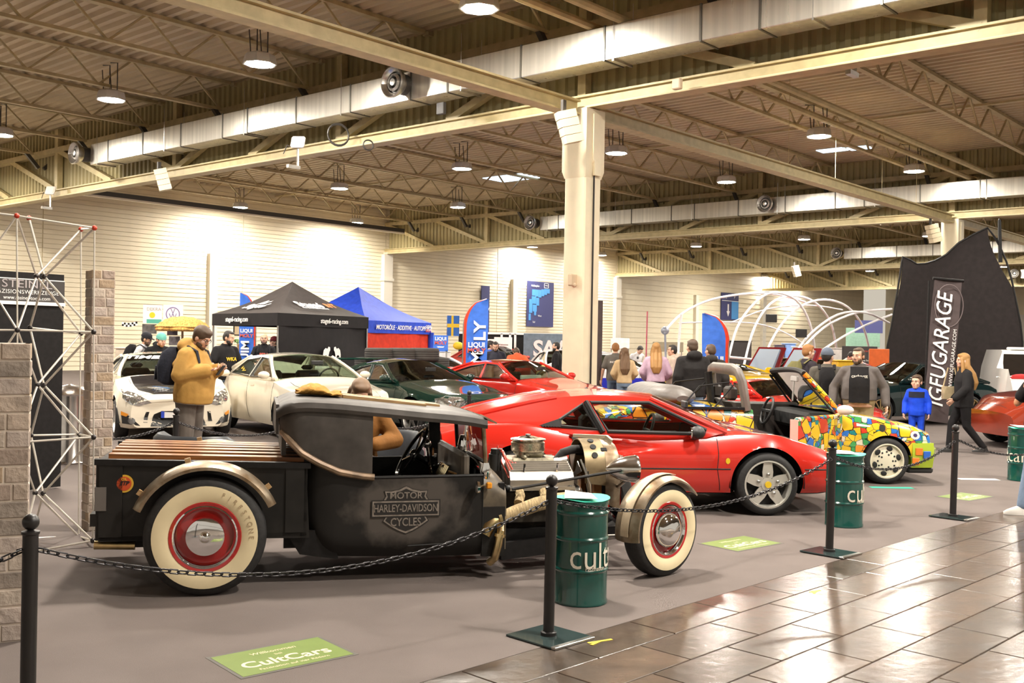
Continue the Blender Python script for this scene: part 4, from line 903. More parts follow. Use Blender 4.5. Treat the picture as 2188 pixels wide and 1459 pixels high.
# ================================================================ the black hot rod pickup
rod = thing('hot_rod', 'matte black hot rod pickup with whitewall tyres, open engine and slatted wooden bed cover', 'car', Vector((-1.92, 6.54, 0)), radians(13.9))
YN, YF, YC = .20, 1.36, .78
def satin(name, col, r=.45):
    return mat(name, col, r, 0, .28, noise=.35, nscale=5, rvar=.1)
M_rod = satin('satin_black_body', (.017, .0155, .0145))
M_top = satin('charcoal_hard_top', (.075, .066, .06), .5)
M_wood = mat('varnished_wood', (.3, .11, .03), .3, noise=.5, nscale=6, stretch=(.6, 12, 12), coat=.3)
M_pat = mat('bare_patina_metal', (.42, .35, .26), .38, .75, noise=.5, nscale=9, col2=(.2, .13, .07), rvar=.15)
M_tan = mat('tan_painted_wood', (.45, .28, .13), .5, noise=.25, nscale=6, stretch=(1, 10, 10))
M_wrap = mat('exhaust_wrap', (.46, .34, .18), .85, noise=.35, nscale=14, stretch=(6, 1, 1), bump=.5, bscale=40)
M_cowl = mat('worn_brown_cowl', (.06, .05, .04), .42, .2, noise=.6, nscale=5, col2=(.22, .17, .11))
M_ww = mat('whitewall', (.78, .66, .42), .55, noise=.06, nscale=6)
M_rim = mat('red_rim', (.42, .008, .008), .18, coat=.8)
def rodwheel(x, y, R, w, ww, rr, hc, side, steer=0, dome=0):
    e = put('wheel', None, rod, (x, y, R)); e.rotation_euler.z = steer; h = w / 2; q = side
    s = MB(); prof = [(rr * .95, h * .7), (rr, h * .93), (ww * .98, h), (ww * 1.0, h * 1.02), (ww * 1.04, h * .99), (R * .955, h * .86), (R * .99, h * .68), (R, h * .5), (R, -h * .5), (R * .99, -h * .68), (R * .955, -h * .86), (ww, -h), (rr, -h * .93), (rr * .95, -h * .7)]
    s.lathe(prof, (0, 0, 0), 'y', 64)
    for k in (-.36, -.18, 0, .18, .36): s.lathe([(R + .0015, h * (k - .05)), (R + .003, h * k), (R + .0015, h * (k + .05))], (0, 0, 0), 'y', 64)
    s.obj('tyre', RUBBER, e, ang=50)
    s = MB(); s.lathe([(rr * .98, q * h * .92), (rr * 1.03, q * h * .985), (ww * .6 + rr * .4, q * (h * 1.03 + .008)), (ww, q * (h * 1.03 + .002))], (0, 0, 0), 'y', 64); wo = s.obj('whitewall', M_ww, e)
    s = MB(); s.lathe([(rr * 1.02, q * h * .93), (rr * .99, q * h * 1.0), (rr * .9, q * h * .96), (rr * .86, q * h * .6)], (0, 0, 0), 'y', 48); s.obj('rim', M_rim, e)
    s = MB(); s.lathe([(rr * .905, q * h * .97), (rr * .87, q * h * 1.0), (rr * .80, q * h * .82), (rr * .77, q * h * .56)], (0, 0, 0), 'y', 48); s.obj('trim_ring', CHROME, e)
    s = MB(); s.lathe([(rr * .80, q * h * .55), (rr * .6, q * h * .62), (rr * .5, q * h * .76), (0, q * h * .76)], (0, 0, 0), 'y', 48); s.obj('wheel_disc', M_rim, e)
    s = MB()
    if dome: s.lathe([(hc, q * h * .76), (hc * .97, q * (h * .8 + .02)), (hc * .8, q * (h * .8 + .045)), (hc * .5, q * (h * .8 + .062)), (0, q * (h * .8 + .07))], (0, 0, 0), 'y', 48)
    else: s.lathe([(hc, q * h * .76), (hc * .97, q * (h * .8 + .012)), (hc * .75, q * (h * .8 + .02)), (hc * .3, q * (h * .8 + .022)), (hc * .25, q * (h * .8 + .034)), (hc * .15, q * (h * .8 + .042)), (0, q * (h * .8 + .044))], (0, 0, 0), 'y', 48)
    s.obj('hub_cap', CHROME, e)
    if side < 0 and not dome:
        for k, ch in enumerate('FIRESTONE'):
            a = 1.18 - k * .15; t = text('letter', ch, .042, mat('faded_print', (.45, .33, .2), .6), e, (.285 * cos(a), -h * 1.03 - .009, .285 * sin(a)), (pi / 2, 0, 0), depth=.0005); t.rotation_euler = (pi / 2, pi / 2 - a, 0)
    return e
for y, sd in ((.1, -1), (1.46, 1)): rodwheel(0, y, .378, .2, .325, .222, .122, sd)
FW = []
for y, sd in ((.12, -1), (1.44, 1)): FW.append(rodwheel(3.13, y, .332, .16, .285, .2, .125, sd, radians(27), 1))
# rear fender strips
def arc_strip(parent, R, a0, a1, y0, y1, name, m, d=.02, n=24, cx=0, cz=0, crown=.03, taper=0):
    rings = []
    for k in range(n + 1):
        a = a0 + (a1 - a0) * k / n; f = 1 - taper * (abs(2 * k / n - 1) ** 3); ym = (y0 + y1) / 2; hw_ = (y1 - y0) / 2 * f; ring = []
        for u in (-1, -.6, 0, .6, 1): r = R + crown * (1 - u * u); ring.append((cx + r * cos(a), ym + hw_ * u, cz + r * sin(a)))
        for u in (1, .6, 0, -.6, -1): r = R - d + crown * (1 - u * u); ring.append((cx + r * cos(a), ym + hw_ * u, cz + r * sin(a)))
        rings.append(ring)
    s = MB(); s.loft(rings); return s.obj(name, m, parent, ang=40)
for y0, y1 in ((-.015, .17), (1.39, 1.575)):
    f = arc_strip(rod, .445, radians(24), radians(158), y0, y1, 'rear_fender', M_pat, cz=.378, taper=.55, crown=.035)
    for a in (38, 104, 146):
        s = MB(); s.beam((.45 * cos(radians(a)), y1 - .06, .378 + .45 * sin(radians(a))), (.505 * cos(radians(a)), y1 - .06, .378 + .505 * sin(radians(a))), .025, .035); s.obj('bracket', M_tan, f)
# bed
def zt(x): return .847 - .03 * (x + .65)
def zb(x): return .337 - .013 * (x + .65)
for y0, y1 in ((YN, YN + .03), (YF - .03, YF)):
    s = MB(); s.hexa([(-.65, y0, zb(-.65)), (.66, y0, zb(.66)), (.66, y1, zb(.66)), (-.65, y1, zb(-.65)), (-.65, y0, zt(-.65)), (.63, y0, zt(.63)), (.63, y1, zt(.63)), (-.65, y1, zt(-.65))]); s.obj('bed_side', M_rod, rod, smooth=False)
for x0, x1 in ((-.68, -.64), (.60, .64)):
    s = MB(); s.box(x0, YN, zb(x0), x1, YF, zt(x0) - .01); s.obj('tailgate' if x0 < 0 else 'bed_front', M_rod, rod, smooth=False)
s = MB(); s.box(-.66, YN, .33, .64, YF, .36); s.obj('bed_floor', DARK, rod, smooth=False)
for y0 in (YN - .02, YF - .02):
    s = MB(); s.hexa([(-.69, y0, zt(-.65) - .025), (.66, y0, zt(.66) - .025), (.66, y0 + .06, zt(.66) - .025), (-.69, y0 + .06, zt(-.65) - .025), (-.69, y0, zt(-.65) + .012), (.66, y0, zt(.66) + .012), (.66, y0 + .06, zt(.66) + .012), (-.69, y0 + .06, zt(-.65) + .012)]); s.obj('bed_rail', BLACK, rod, smooth=False)
for x0, x1, z0, z1, m in ((-.66, -.52, .36, .82, M_rod), (.5, .62, .36, .8, M_rod)):
    s = MB(); s.box(x0, YN - .012, z0, x1, YN + .01, z1); s.obj('stake_pocket', m, rod, smooth=False)
s = MB(); s.box(-.685, YN - .02, .53, -.615, YN + .2, .68); s.obj('corner_plate', mat('grey_plate', (.14, .125, .115), .5), rod, smooth=False)
# slatted cover
for k in range(6):
    y0 = .30 + k * .165
    s = MB(); z = lambda x: zt(x) + .02 + .012 * sin(pi * (y0 - .25) / 1.1)
    s.hexa([(-.62 + .05 * 0, y0, z(-.6) - .02), (.62, y0, z(.62) - .02), (.62, y0 + .1, z(.62) - .02), (-.62, y0 + .1, z(-.6) - .02), (-.62, y0, z(-.6) + .012), (.62, y0, z(.62) + .012), (.62, y0 + .1, z(.62) + .012), (-.62, y0 + .1, z(-.6) + .012)]); s.obj('slat', M_wood, rod, smooth=False)
    if k < 5:
        s = MB(); s.hexa([(-.6, y0 + .115, z(-.6) - .02), (.62, y0 + .115, z(.62) - .02), (.62, y0 + .15, z(.62) - .02), (-.6, y0 + .15, z(-.6) - .02), (-.6, y0 + .115, z(-.6) + .004), (.62, y0 + .115, z(.62) + .004), (.62, y0 + .15, z(.62) + .004), (-.6, y0 + .15, z(-.6) + .004)]); s.obj('metal_strip', STEEL, rod, smooth=False)
s = MB(); s.box(-.64, YN + .04, .79, .62, YF - .04, .815); s.obj('cover_board', BLACK, rod, smooth=False)
# round orange badge on the bed
s = MB(); s.cyl((-.51, YN - .004, .70), .057, -.006, 'y', 28); b_ = s.obj('round_badge', mat('badge_yellow', (.72, .42, .04), .4), rod)
s = MB(); s.cyl((-.51, YN - .010, .70), .045, -.002, 'y', 28); s.obj('badge_disc', mat('badge_red', (.6, .08, .02), .4), b_)
text('badge_text', 'STP', .035, DARK, b_, (-.51, YN - .0135, .702), bold=.03, shear=.3); text('badge_text', 'OIL', .022, mat('badge_yellow', (.72, .42, .04)), b_, (-.51, YN - .0135, .728), bold=.03)
s = MB(); s.box(-.72, YN + .05, .42, -.68, YN + .18, .50); s.obj('tail_lamp', BLACKP, rod, smooth=False)
s = MB(); s.tube([(-.70, YN + .12, .29), (-.45, YN + .12, .28)], .03, 12); s.obj('tail_pipe', GOLD, rod)
s = MB(); s.box(-.7, .45, .24, -.2, .5, .31); s.box(-.7, 1.06, .24, -.2, 1.11, .31); s.obj('frame_horn', BLACK, rod, smooth=False)
# cab tub: near and far side panels with rolled edges, belt follows the moulding
BELT = [(.56, .93), (.60, .875), (.72, .805), (.85, .748), (1.0, .718), (1.083, .709), (1.5, .712), (1.84, .715)]
LOW = [(.56, .42), (.66, .30), (.74, .215), (.85, .178), (1.2, .165), (1.77, .155), (1.84, .157)]
def tub_side(y, q, name):
    xs = [.62 + (1.84 - .62) * i / 40 for i in range(41)]; rings = []
    for x in xs:
        z1 = spline(BELT, x); z0 = spline(LOW, x); ring = []
        for k in range(13):
            t = k / 12; z = z0 + (z1 - z0) * t; off = .07 * max(0, 1 - (z - z0) / .13) ** 2 + .12 * max(0, (.86 - x) / .26) ** 2
            ring.append((x, y + q * off, z))
        rings.append(ring)
    s = MB(); s.loft(rings, False, False)
    if q > 0: s.f = [f[::-1] for f in s.f]
    o = s.obj(name, M_side if q > 0 else M_rod, rod, ang=50); smod(o, 'SOLIDIFY', thickness=.025, offset=-1); return o
# airbrushed haze round the emblem is part of the paint
M_side = bpy.data.materials.new('side_paint_with_airbrush'); M_side.use_nodes = True; N, L = nt(M_side); b = N['Principled BSDF']; b.inputs['Roughness'].default_value = .5; b.inputs['Specular IOR Level'].default_value = .25
tc = N.new('ShaderNodeTexCoord'); mp = N.new('ShaderNodeMapping'); mp.inputs['Location'].default_value = (-1.31 * 2.5, 0, -.50 * 3.7); mp.inputs['Scale'].default_value = (2.5, 0, 3.7); L.new(tc.outputs['Object'], mp.inputs[0])
ln = N.new('ShaderNodeVectorMath'); ln.operation = 'LENGTH'; L.new(mp.outputs[0], ln.inputs[0])
no = N.new('ShaderNodeTexNoise'); no.inputs['Scale'].default_value = 7; no.inputs['Detail'].default_value = 5; L.new(tc.outputs['Object'], no.inputs['Vector'])
ad = N.new('ShaderNodeMath'); ad.operation = 'MULTIPLY_ADD'; ad.inputs[1].default_value = 1.1; L.new(no.outputs[0], ad.inputs[0]); L.new(ln.outputs['Value'], ad.inputs[2])
rp = N.new('ShaderNodeValToRGB'); e = rp.color_ramp.elements; e[0].position = .75; e[0].color = (.085, .073, .064, 1); e[1].position = 1.0; e[1].color = (.017, .0155, .0145, 1); e[1].position = .98
mr = N.new('ShaderNodeMath'); mr.operation = 'MULTIPLY'; mr.inputs[1].default_value = .62; L.new(ad.outputs[0], mr.inputs[0]); L.new(mr.outputs[0], rp.inputs[0]); L.new(rp.outputs[0], b.inputs['Base Color'])
tub_side(YN, 1, 'cab_side'); tub_side(YF, -1, 'cab_side')
s = MB(); s.box(.62, YN + .1, .2, 1.84, YF - .1, .24); s.box(.62, YN + .12, .24, .66, YF - .12, .9); s.obj('cab_floor', DARK, rod, smooth=False)
s = MB(); s.cbox(.72, YN + .12, .3, 1.2, YF - .12, .48, .05); s.cbox(.70, YN + .12, .45, .84, YF - .12, .86, .05); s.obj('bench_seat', mat('seat_leather', (.02, .018, .017), .5, noise=.3), rod)
seamline = [(1.09, .70), (1.085, .45), (1.1, .25)]
s = MB(); s.tube([(1.32, YN - .002, .245), (1.6, YN - .002, .255), (1.72, YN - .002, .28), (1.77, YN - .002, .33)], .006, 5); s.tube([(1.84, YN - .001, .2), (1.84, YN - .001, .71)], .004, 5); s.obj('panel_gap', DARK, rod)
# lower skirt behind the tub
s = MB(); s.hexa([(.60, YN + .05, .20), (.86, YN + .05, .16), (.86, YF - .05, .16), (.60, YF - .05, .20), (.50, YN + .05, .36), (.80, YN + .05, .36), (.80, YF - .05, .36), (.50, YF - .05, .36)]); s.obj('rear_skirt', BLACK, rod, smooth=False)
# belt moulding and door rail
for y in (YN - .012, YF + .012):
    s = MB(); s.tube([(.475, y + .12 * (1 if y < .7 else -1), 1.02), (.53, y + .03 * (1 if y < .7 else -1), .955), (.60, y, .885), (.72, y, .815), (.85, y, .757), (1.0, y, .726), (1.083, y, .717)], .024, 8); s.obj('belt_moulding', mat('aged_brass_wood', (.28, .19, .12), .4, .3, noise=.4, nscale=12), rod)
    s = MB(); s.tube([(1.07, y + (.02 if y < .7 else -.02), .712), (1.5, y + (.02 if y < .7 else -.02), .715), (1.84, y + (.02 if y < .7 else -.02), .718)], .013, 6); s.obj('door_rail', BLACK, rod)
# hard top
ROOF = [(.44, 1.175), (.50, 1.222), (.62, 1.238), (.8, 1.230), (1.07, 1.206), (1.4, 1.173), (1.7, 1.145), (1.86, 1.118)]
rings = []
for i in range(31):
    x = .43 + (1.86 - .43) * i / 30; z = spline(ROOF, x); inn = .10 * max(0, (.6 - x) / .17) ** 2
    pr = [(YN + inn - .02, z - .075), (YN + inn - .03, z - .05), (YN + inn - .015, z - .015), (YN + inn + .03, z)] + [(YN + .03 + (YF - YN - .06) * u + inn * (1 - 2 * u), z + .006 * sin(pi * u)) for u in (.15, .3, .5, .7, .85)] + [(YF - inn - .03, z), (YF - inn + .015, z - .015), (YF - inn + .03, z - .05), (YF - inn + .02, z - .075)]
    rings.append([(x, y, zz) for y, zz in pr])
s = MB(); s.loft(rings, False, False); s.f = [f[::-1] for f in s.f]; o = s.obj('hard_top', M_top, rod, ang=50); smod(o, 'SOLIDIFY', thickness=.02, offset=-1)
s = MB(); s.prism([(1.84, YN - .02, 1.12), (1.93, YN + .0, 1.075), (1.95, YC, 1.085), (1.93, YF, 1.075), (1.84, YF + .02, 1.12)], (0, 0, .012)); s.obj('visor', M_pat, rod)
for y, q in ((YN, 1), (YF, -1)):          # rear quarter panels
    rings = []
    for i in range(25):
        x = .455 + (1.07 - .455) * i / 24; z0 = spline([(.45, 1.03), (.53, .95), (.60, .88), (.72, .81), (.85, .75), (1.07, .71)], x); z1 = spline(ROOF, x) - .05; inn = .13 * max(0, (.62 - x) / .17) ** 2
        rings.append([(x, y + q * inn - q * .008 * sin(pi * k / 8), z0 + (z1 - z0) * k / 8) for k in range(9)])
    s = MB(); s.loft(rings, False, False)
    if q > 0: s.f = [f[::-1] for f in s.f]
    o = s.obj('quarter_panel', M_top, rod, ang=50); smod(o, 'SOLIDIFY', thickness=.025, offset=-1)
s = MB(); s.loft([[(.45 + .03 * (1 - (2 * k / 10 - 1) ** 2) * 0, YN + .12 + (YF - YN - .24) * k / 10, z) for k in range(11)] for z in (1.0, 1.1, 1.2)], False, False); o = s.obj('back_panel', M_top, rod); smod(o, 'SOLIDIFY', thickness=.02)
s = MB(); s.box(.47, YN + .1, .86, .5, YF - .1, 1.0); s.obj('back_panel', M_top, rod)
for y0, z0, x0, x1 in ((.62, 1.27, .9, 1.5), (.74, 1.285, .8, 1.62), (.86, 1.287, .86, 1.62)):
    s = MB(); s.hexa([(x0, y0, spline(ROOF, x0) + .005), (x1, y0, spline(ROOF, x1) + .005), (x1, y0 + .09, spline(ROOF, x1) + .005), (x0, y0 + .09, spline(ROOF, x0) + .005), (x0, y0, spline(ROOF, x0) + .028), (x1, y0, spline(ROOF, x1) + .022), (x1, y0 + .09, spline(ROOF, x1) + .022), (x0, y0 + .09, spline(ROOF, x0) + .028)]); s.obj('roof_slat', M_tan, rod, smooth=False)
# windscreen
for y, m in ((YN + .07, M_pat), (YF - .05, BLACK)):
    s = MB(); s.tube([(1.875, y, .73), (1.845, y, 1.11)], .016, 8); s.obj('screen_post', m, rod)
s = MB(); s.beam((1.69, YF - .02, .72), (1.68, YF - .02, 1.13), .09, .03, (0, 1, 0)); s.obj('far_pillar', BLACK, rod)
s = MB(); s.tube([(1.87, YN + .07, .80), (1.87, YF - .05, .80)], .014, 6); s.obj('screen_rail', BLACK, rod)
mb = MB(); mb.v = [(1.868, YN + .08, .81), (1.868, YF - .06, .81), (1.846, YF - .06, 1.1), (1.846, YN + .08, 1.1)]; mb.f = [(0, 1, 2, 3)]; mb.mi = [0]; mb.obj('windscreen', GLASS, rod)
s = MB(); s.tube([(1.85, .86, 1.1), (1.84, .86, .90)], .012, 6); s.lathe([(0, -.06), (.035, -.06), (.04, 0), (.02, .07), (0, .07)], (1.82, .86, .87), 'z', 16); s.obj('lamp_hanging', CHROME, rod)
s = MB(); s.tube([(1.84, .70, 1.11), (1.80, .69, 1.03)], .008, 5); s.obj('hook', STEEL, rod)
for y in (YN + .07, YF - .05): s = MB(); s.loft([[(1.87 + r * cos(a), y - .02 + r * .5 * sin(a), z) for a in [i * pi / 6 for i in range(12)]] for r, z in ((.02, .80), (.035, .74), (.03, .70), (.012, .66))]); s.obj('post_foot', CHROME, rod)
# dash, wheel, levers
s = MB(); s.cbox(1.70, YN + .08, .66, 1.76, YF - .06, .86, .02); s.obj('dashboard', mat('bronze_dash', (.11, .09, .07), .5, noise=.3), rod)
for k, (y, z) in enumerate(((.72, .70), (.80, .70), (.88, .70), (.62, .66))):
    s = MB(); s.lathe([(.035, 0), (.04, -.05), (.03, -.06), (0, -.055)], (1.70, y, z - .03 * (k == 3)), 'x', 16); s.obj('gauge', CHROME, rod)
s = MB()
for k in range(6): s.tube([(1.66, .56 + .05 * k, .74), (1.62, .56 + .05 * k, .66), (1.64, .56 + .05 * k, .60)], .011, 6)
s.obj('control_levers', mat('polished_brass', (.75, .65, .42), .15, 1), rod)
s = MB(); s.tube([(1.69, .40, .70), (1.64, .42, .72), (1.62, .44, .66), (1.66, .46, .62)], .013, 6); s.obj('hook_lever', GOLD, rod)
SWc = Vector((1.45, .95, .80)); ax = Vector((-.80, 0, .50)).normalized(); u_ = Vector((0, 1, 0)); v_ = ax.cross(u_)
s = MB(); s.tube([SWc + (u_ * cos(t) + v_ * sin(t)) * .205 for t in [i * pi / 18 for i in range(36)]], .014, 8, closed=True); sw = s.obj('steering_wheel', mat('gloss_black', (.012, .012, .012), .12), rod)
s = MB()
for k in range(4): t = k * pi / 2 + .5; s.tube([SWc - ax * .03, SWc + (u_ * cos(t) + v_ * sin(t)) * .2], [.014, .008], 6)
s.ell(SWc - ax * .02, .035); s.obj('spokes', CHROME, sw)
s = MB(); s.tube([SWc - ax * .02, SWc - ax * .35], .024, 10); s.obj('steering_column', mat('gloss_black', (.012, .012, .012)), rod)
s = MB(); s.tube([(1.62, .75, .30), (1.58, .82, .62), (1.56, .90, .84)], .013, 6); s.ell((1.555, .905, .87), .035); s.lathe([(0, 0), (.05, 0), (.05, .02), (0, .02)], (1.62, 1.0, .78), 'x', 18); s.obj('gear_lever', CHROME, rod)
s = MB(); s.cyl((1.655, .86, .68), .045, -.03, 'x', 20); s.obj('round_gauge', CHROME, rod)
# cowl
rings = []
for i in range(11):
    t = i / 10; x = 1.835 + .175 * t; zt_ = .80 - .10 * t ** 2; w = (YF - YN) / 2 * (1 - .02 * t)
    ring = []
    for k in range(25):
        a = pi * k / 24; c = cos(a); sn = sin(a)
        y = YC - w * (math.copysign(abs(c) ** .55, c)); z = (.55 - .02 * t) + (zt_ - .55) * (abs(sn) ** .7)
        ring.append((x, y, z))
    ring = [(x, YC - w, .18 + .02 * t)] + ring + [(x, YC + w, .18 + .02 * t)]
    rings.append(ring)
s = MB(); s.loft(rings, False, False); s.f = [f[::-1] for f in s.f]; s.obj('cowl', M_cowl, rod, ang=50)
s = MB(); s.box(1.96, YN + .03, .19, 2.0, YF - .03, .66); s.obj('firewall', BLACK, rod, smooth=False)
s = MB(); s.box(1.835, YN - .002, .155, 2.0, YN + .03, .22); s.hexa([(1.835, YN - .001, .16), (2.0, YN - .001, .2), (2.0, YN + .02, .2), (1.835, YN + .02, .16), (1.835, YN - .001, .5), (2.0, YN - .001, .5), (2.0, YN + .02, .5), (1.835, YN + .02, .5)]); s.obj('cowl_skirt', M_rod, rod, smooth=False)
s = MB(); s.lathe([(0, .02), (.042, .02), (.047, .0), (.03, -.012), (0, -.014)], (1.78, YN - .06, .645), 'x', 20); s.tube([(1.79, YN - .06, .645), (1.86, YN + .01, .65)], .008, 5); s.obj('side_mirror', CHROME, rod)
s = MB(); s.cbox(1.855, YN - .045, .63, 1.895, YN - .01, .675, .008); s.obj('indicator_lamp', mat('amber_lens', (.8, .3, .02), .2), rod)
# chassis
for y in (.47, 1.05): s = MB(); s.box(.5, y, .2, 3.0, y + .05, .29); s.obj('frame_rail', BLACK, rod, smooth=False)
s = MB(); s.beam((2.0, YN + .14, .16), (2.75, .47, .20), .05, .12); s.obj('side_rail', BLACK, rod, smooth=False)
s = MB(); s.tube([(3.1, .2, .30), (3.08, YC, .24), (3.1, 1.36, .30)], .028, 10); s.obj('front_axle', CHROME, rod)
s = MB(); s.tube([(2.35, .42, .22), (3.08, .34, .24)], .018, 8); s.tube([(2.35, 1.14, .22), (3.08, 1.22, .24)], .018, 8); s.obj('radius_rod', STEEL, rod)
s = MB(); s.tube([(2.08, .33, .60), (2.9, .33, .725)], .011, 6); s.obj('drag_link', BLACK, rod)
for x in (0,):
    s = MB(); s.tube([(0, .2, .378), (0, 1.36, .378)], .05, 10); s.ell((0, YC, .378), .14); s.obj('rear_axle', BLACK, rod)
# engine
s = MB(); s.cbox(2.06, .52, .30, 2.62, 1.04, .58, .03); s.hexa([(2.08, .60, .58), (2.6, .60, .58), (2.6, .96, .58), (2.08, .96, .58), (2.08, .68, .76), (2.6, .68, .76), (2.6, .88, .76), (2.08, .88, .76)]); s.cbox(2.1, .62, .18, 2.55, .94, .32, .03); s.obj('engine_block', mat('grimy_engine', (.06, .05, .04), .5, .4, noise=.5, nscale=14), rod)
M_pol = mat('polished_alloy', (.50, .46, .41), .42, .9, noise=.1)
for y, q in ((.50, -1), (1.06, 1)):
    vc = MB()
    vc.loft([[(2.09 + e, y + q * .07, .60 + .0), (2.09 + e, y + q * .075, .65), (2.09 + e, y + q * .045, .70), (2.09 + e, y - q * .10, .765), (2.09 + e, y - q * .13, .74), (2.09 + e, y - q * .10, .60)] for e in (0, .48)])
    if q > 0: vc.f = [f[::-1] for f in vc.f]
    v = vc.obj('valve_cover', M_pol, rod, smooth=False)
    for k in range(5):
        t = .12 + k * .19; a = (y + q * (.045 - .145 * t), .70 + .065 * t)
        s = MB(); s.beam((2.10, a[0], a[1] + .006), (2.56, a[0], a[1] + .006), .007, .014); s.obj('fin', M_pol, v, smooth=False)
    s = MB(); s.box(2.085, y - .09, .575, 2.575, y + .09, .60); s.obj('head_flange', M_pol, v, smooth=False)
    for x in (2.2, 2.45): s = MB(); s.tube([(x, y + q * .03, .69), (x, y + q * .05, .765)], .009, 6); s.obj('bolt', CHROME, v)
s = MB(); s.cbox(2.15, .66, .72, 2.5, .90, .78, .02); s.cbox(2.22, .69, .78, 2.42, .87, .84, .02); s.cyl((2.31, YC, .84), .07, .05, 'z', 18)
for k in range(9): random.seed(k); s.ell((2.2 + random.random() * .24, .66 + random.random() * .2, .76 + random.random() * .07), (.025, .025, .02), 8, 6)
s.obj('carburettor', mat('carb_metal', (.42, .38, .28), .35, .8, noise=.4, nscale=30), rod)
s = MB(); s.lathe([(0, .89), (.125, .89), (.128, .9), (.128, .955), (.12, .96), (.118, .968), (.13, .972), (.133, .982), (.05, .998), (0, 1.0)], (2.31, YC, -.065), 'z', 48); ac = s.obj('air_cleaner', mat('mesh_chrome', (.62, .55, .42), .3, 1, noise=.35, nscale=90), rod)
s = MB(); s.lathe([(.134, .908), (.136, .914), (.05, .935), (.02, .94), (.02, .95), (0, .95)], (2.31, YC, 0), 'z', 48); s.obj('lid', CHROME, ac)
s = MB(); s.lathe([(.0, .828), (.11, .828), (.12, .822), (.0, .82)], (2.31, YC, 0), 'z', 40); s.obj('base', CHROME, ac)
s = MB(); s.cyl((2.02, .62, .70), .05, .12, 'z', 14); s.cyl((2.03, .62, .82), .045, .04, 'z', 10); s.obj('distributor', BLACKP, rod)
for k in range(6):
    random.seed(30 + k); y = .55 + random.random() * .15
    s = MB(); s.tube([(2.03 + .01 * k, .62, .84), (2.04 + .01 * k, y, .88 - .02 * k), (2.06 + .02 * k, y - .05, .76), (2.09 + .03 * k, .47, .66)], .006, 5); s.obj('plug_lead', mat('red_lead', (.6, .06, .03), .4), rod)
s = MB()
for k in range(4): s.ell((2.09 + .15 * k, .45, .585), (.035, .035, .03), 8, 6)
s.obj('plug_boots', BLACKP, rod)
s = MB(); s.lathe([(.12, 0), (.14, .01), (.14, .09), (.12, .1)], (2.03, .80, .69), 'x', 24, 0, pi); s.obj('bellhousing', ALU, rod)
s = MB(); s.tube([(2.34, YC, .84), (2.44, .72, .765), (2.55, .66, .74)], .012, 6); s.obj('throttle_rod', BLACKP, rod)
s = MB(); s.tube([(2.50, .70, .735), (2.58, .70, .75), (2.60, .70, .70)], [.035, .045, .03], 10); s.ell((2.52, .69, .745), (.06, .04, .035)); s.obj('thermostat', ALU, rod)
s = MB(); s.tube([(2.54, .78, .75), (2.58, .76, .81), (2.66, .76, .835), (2.86, .76, .84)], .032, 12); s.obj('radiator_hose', RUBBER, rod)
s = MB(); s.tube([(2.6, .9, .80), (2.8, .9, .78), (2.95, .9, .79)], .012, 6); s.obj('hose', RUBBER, rod)
for k in range(6):
    a = k * pi / 3 + .4; s = MB(); s.prism([(2.665, YC + .05 * cos(a), .60 + .05 * sin(a)), (2.665, YC + .2 * cos(a - .25), .60 + .2 * sin(a - .25)), (2.68, YC + .2 * cos(a + .2), .60 + .2 * sin(a + .2))], (.006, 0, 0)); s.obj('fan_blade', STEEL, rod)
s = MB(); s.cyl((2.6, YC, .60), .06, .09, 'x', 18); s.cyl((2.61, YC + .12, .5), .05, .06, 'x', 16); s.cyl((2.61, YC - .14, .5), .06, .08, 'x', 16); s.obj('pulley', STEEL, rod)
s = MB(); s.cbox(2.82, .60, .34, 2.90, .96, .86, .02); s.obj('radiator', BLACK, rod)
for y in (.62, .94): s = MB(); s.box(2.78, y - .03, .25, 2.84, y + .03, .62); s.obj('radiator_post', mat('rusty_orange', (.4, .17, .04), .5, noise=.4), rod)
s = MB(); s.cyl((2.70, .55, .42), .035, .07, 'z', 16); s.cyl((2.70, .55, .49), .04, .012, 'z', 16); s.obj('oil_filter', mat('copper_can', (.4, .13, .05), .35, .5), rod)
for k in range(5):
    random.seed(60 + k); s = MB(); s.tube([(2.66 + .02 * k, .56, .78 - .03 * k), (2.72, .50 + .02 * k, .6), (2.74, .52, .38)], .007, 5); s.obj('wire', BLACKP if k % 2 else STEEL, rod)
# grille shell: holed band plus rounded nose
def arch(x, w, zt_, z0, n=22):
    out = [(x, YC - w, z0)]
    for k in range(n + 1): a = pi * k / n; out.append((x, YC - w * cos(a), zt_ - w * .95 + w * .95 * sin(a)))
    return out + [(x, YC + w, z0)]
s = MB(); s.loft([arch(2.70, .218, .915, .60), arch(2.86, .224, .92, .58)], False, False); s.f = [f[::-1] for f in s.f]; gb = s.obj('grille_band', mat('brassy_steel', (.36, .275, .16), .45, .75, noise=.4, nscale=7), rod); smod(gb, 'SOLIDIFY', thickness=.008)
for a in (28, 48, 68, 112, 132, 152):
    t = radians(a); s = MB(); c = Vector((2.78, YC - .222 * cos(t), .917 - .21 + .214 * sin(t))); nrm = Vector((0, -cos(t), sin(t))); s.tube([c - nrm * .012, c + nrm * .004], .024, 14); s.obj('vent_hole', DARK, gb)
s = MB(); s.loft([arch(2.86, .226, .922, .45), arch(2.92, .22, .915, .42), arch(2.98, .19, .885, .40), arch(3.01, .14, .82, .40)], False, False); s.f = [f[::-1] for f in s.f]; o = s.obj('grille_shell', M_pat, rod); smod(o, 'SOLIDIFY', thickness=.01)
for k in range(9): y = YC - .16 + k * .04; s = MB(); s.tube([(3.0, y, .42), (3.01, y, .80)], .006, 5); s.obj('grille_bar', CHROME, rod)
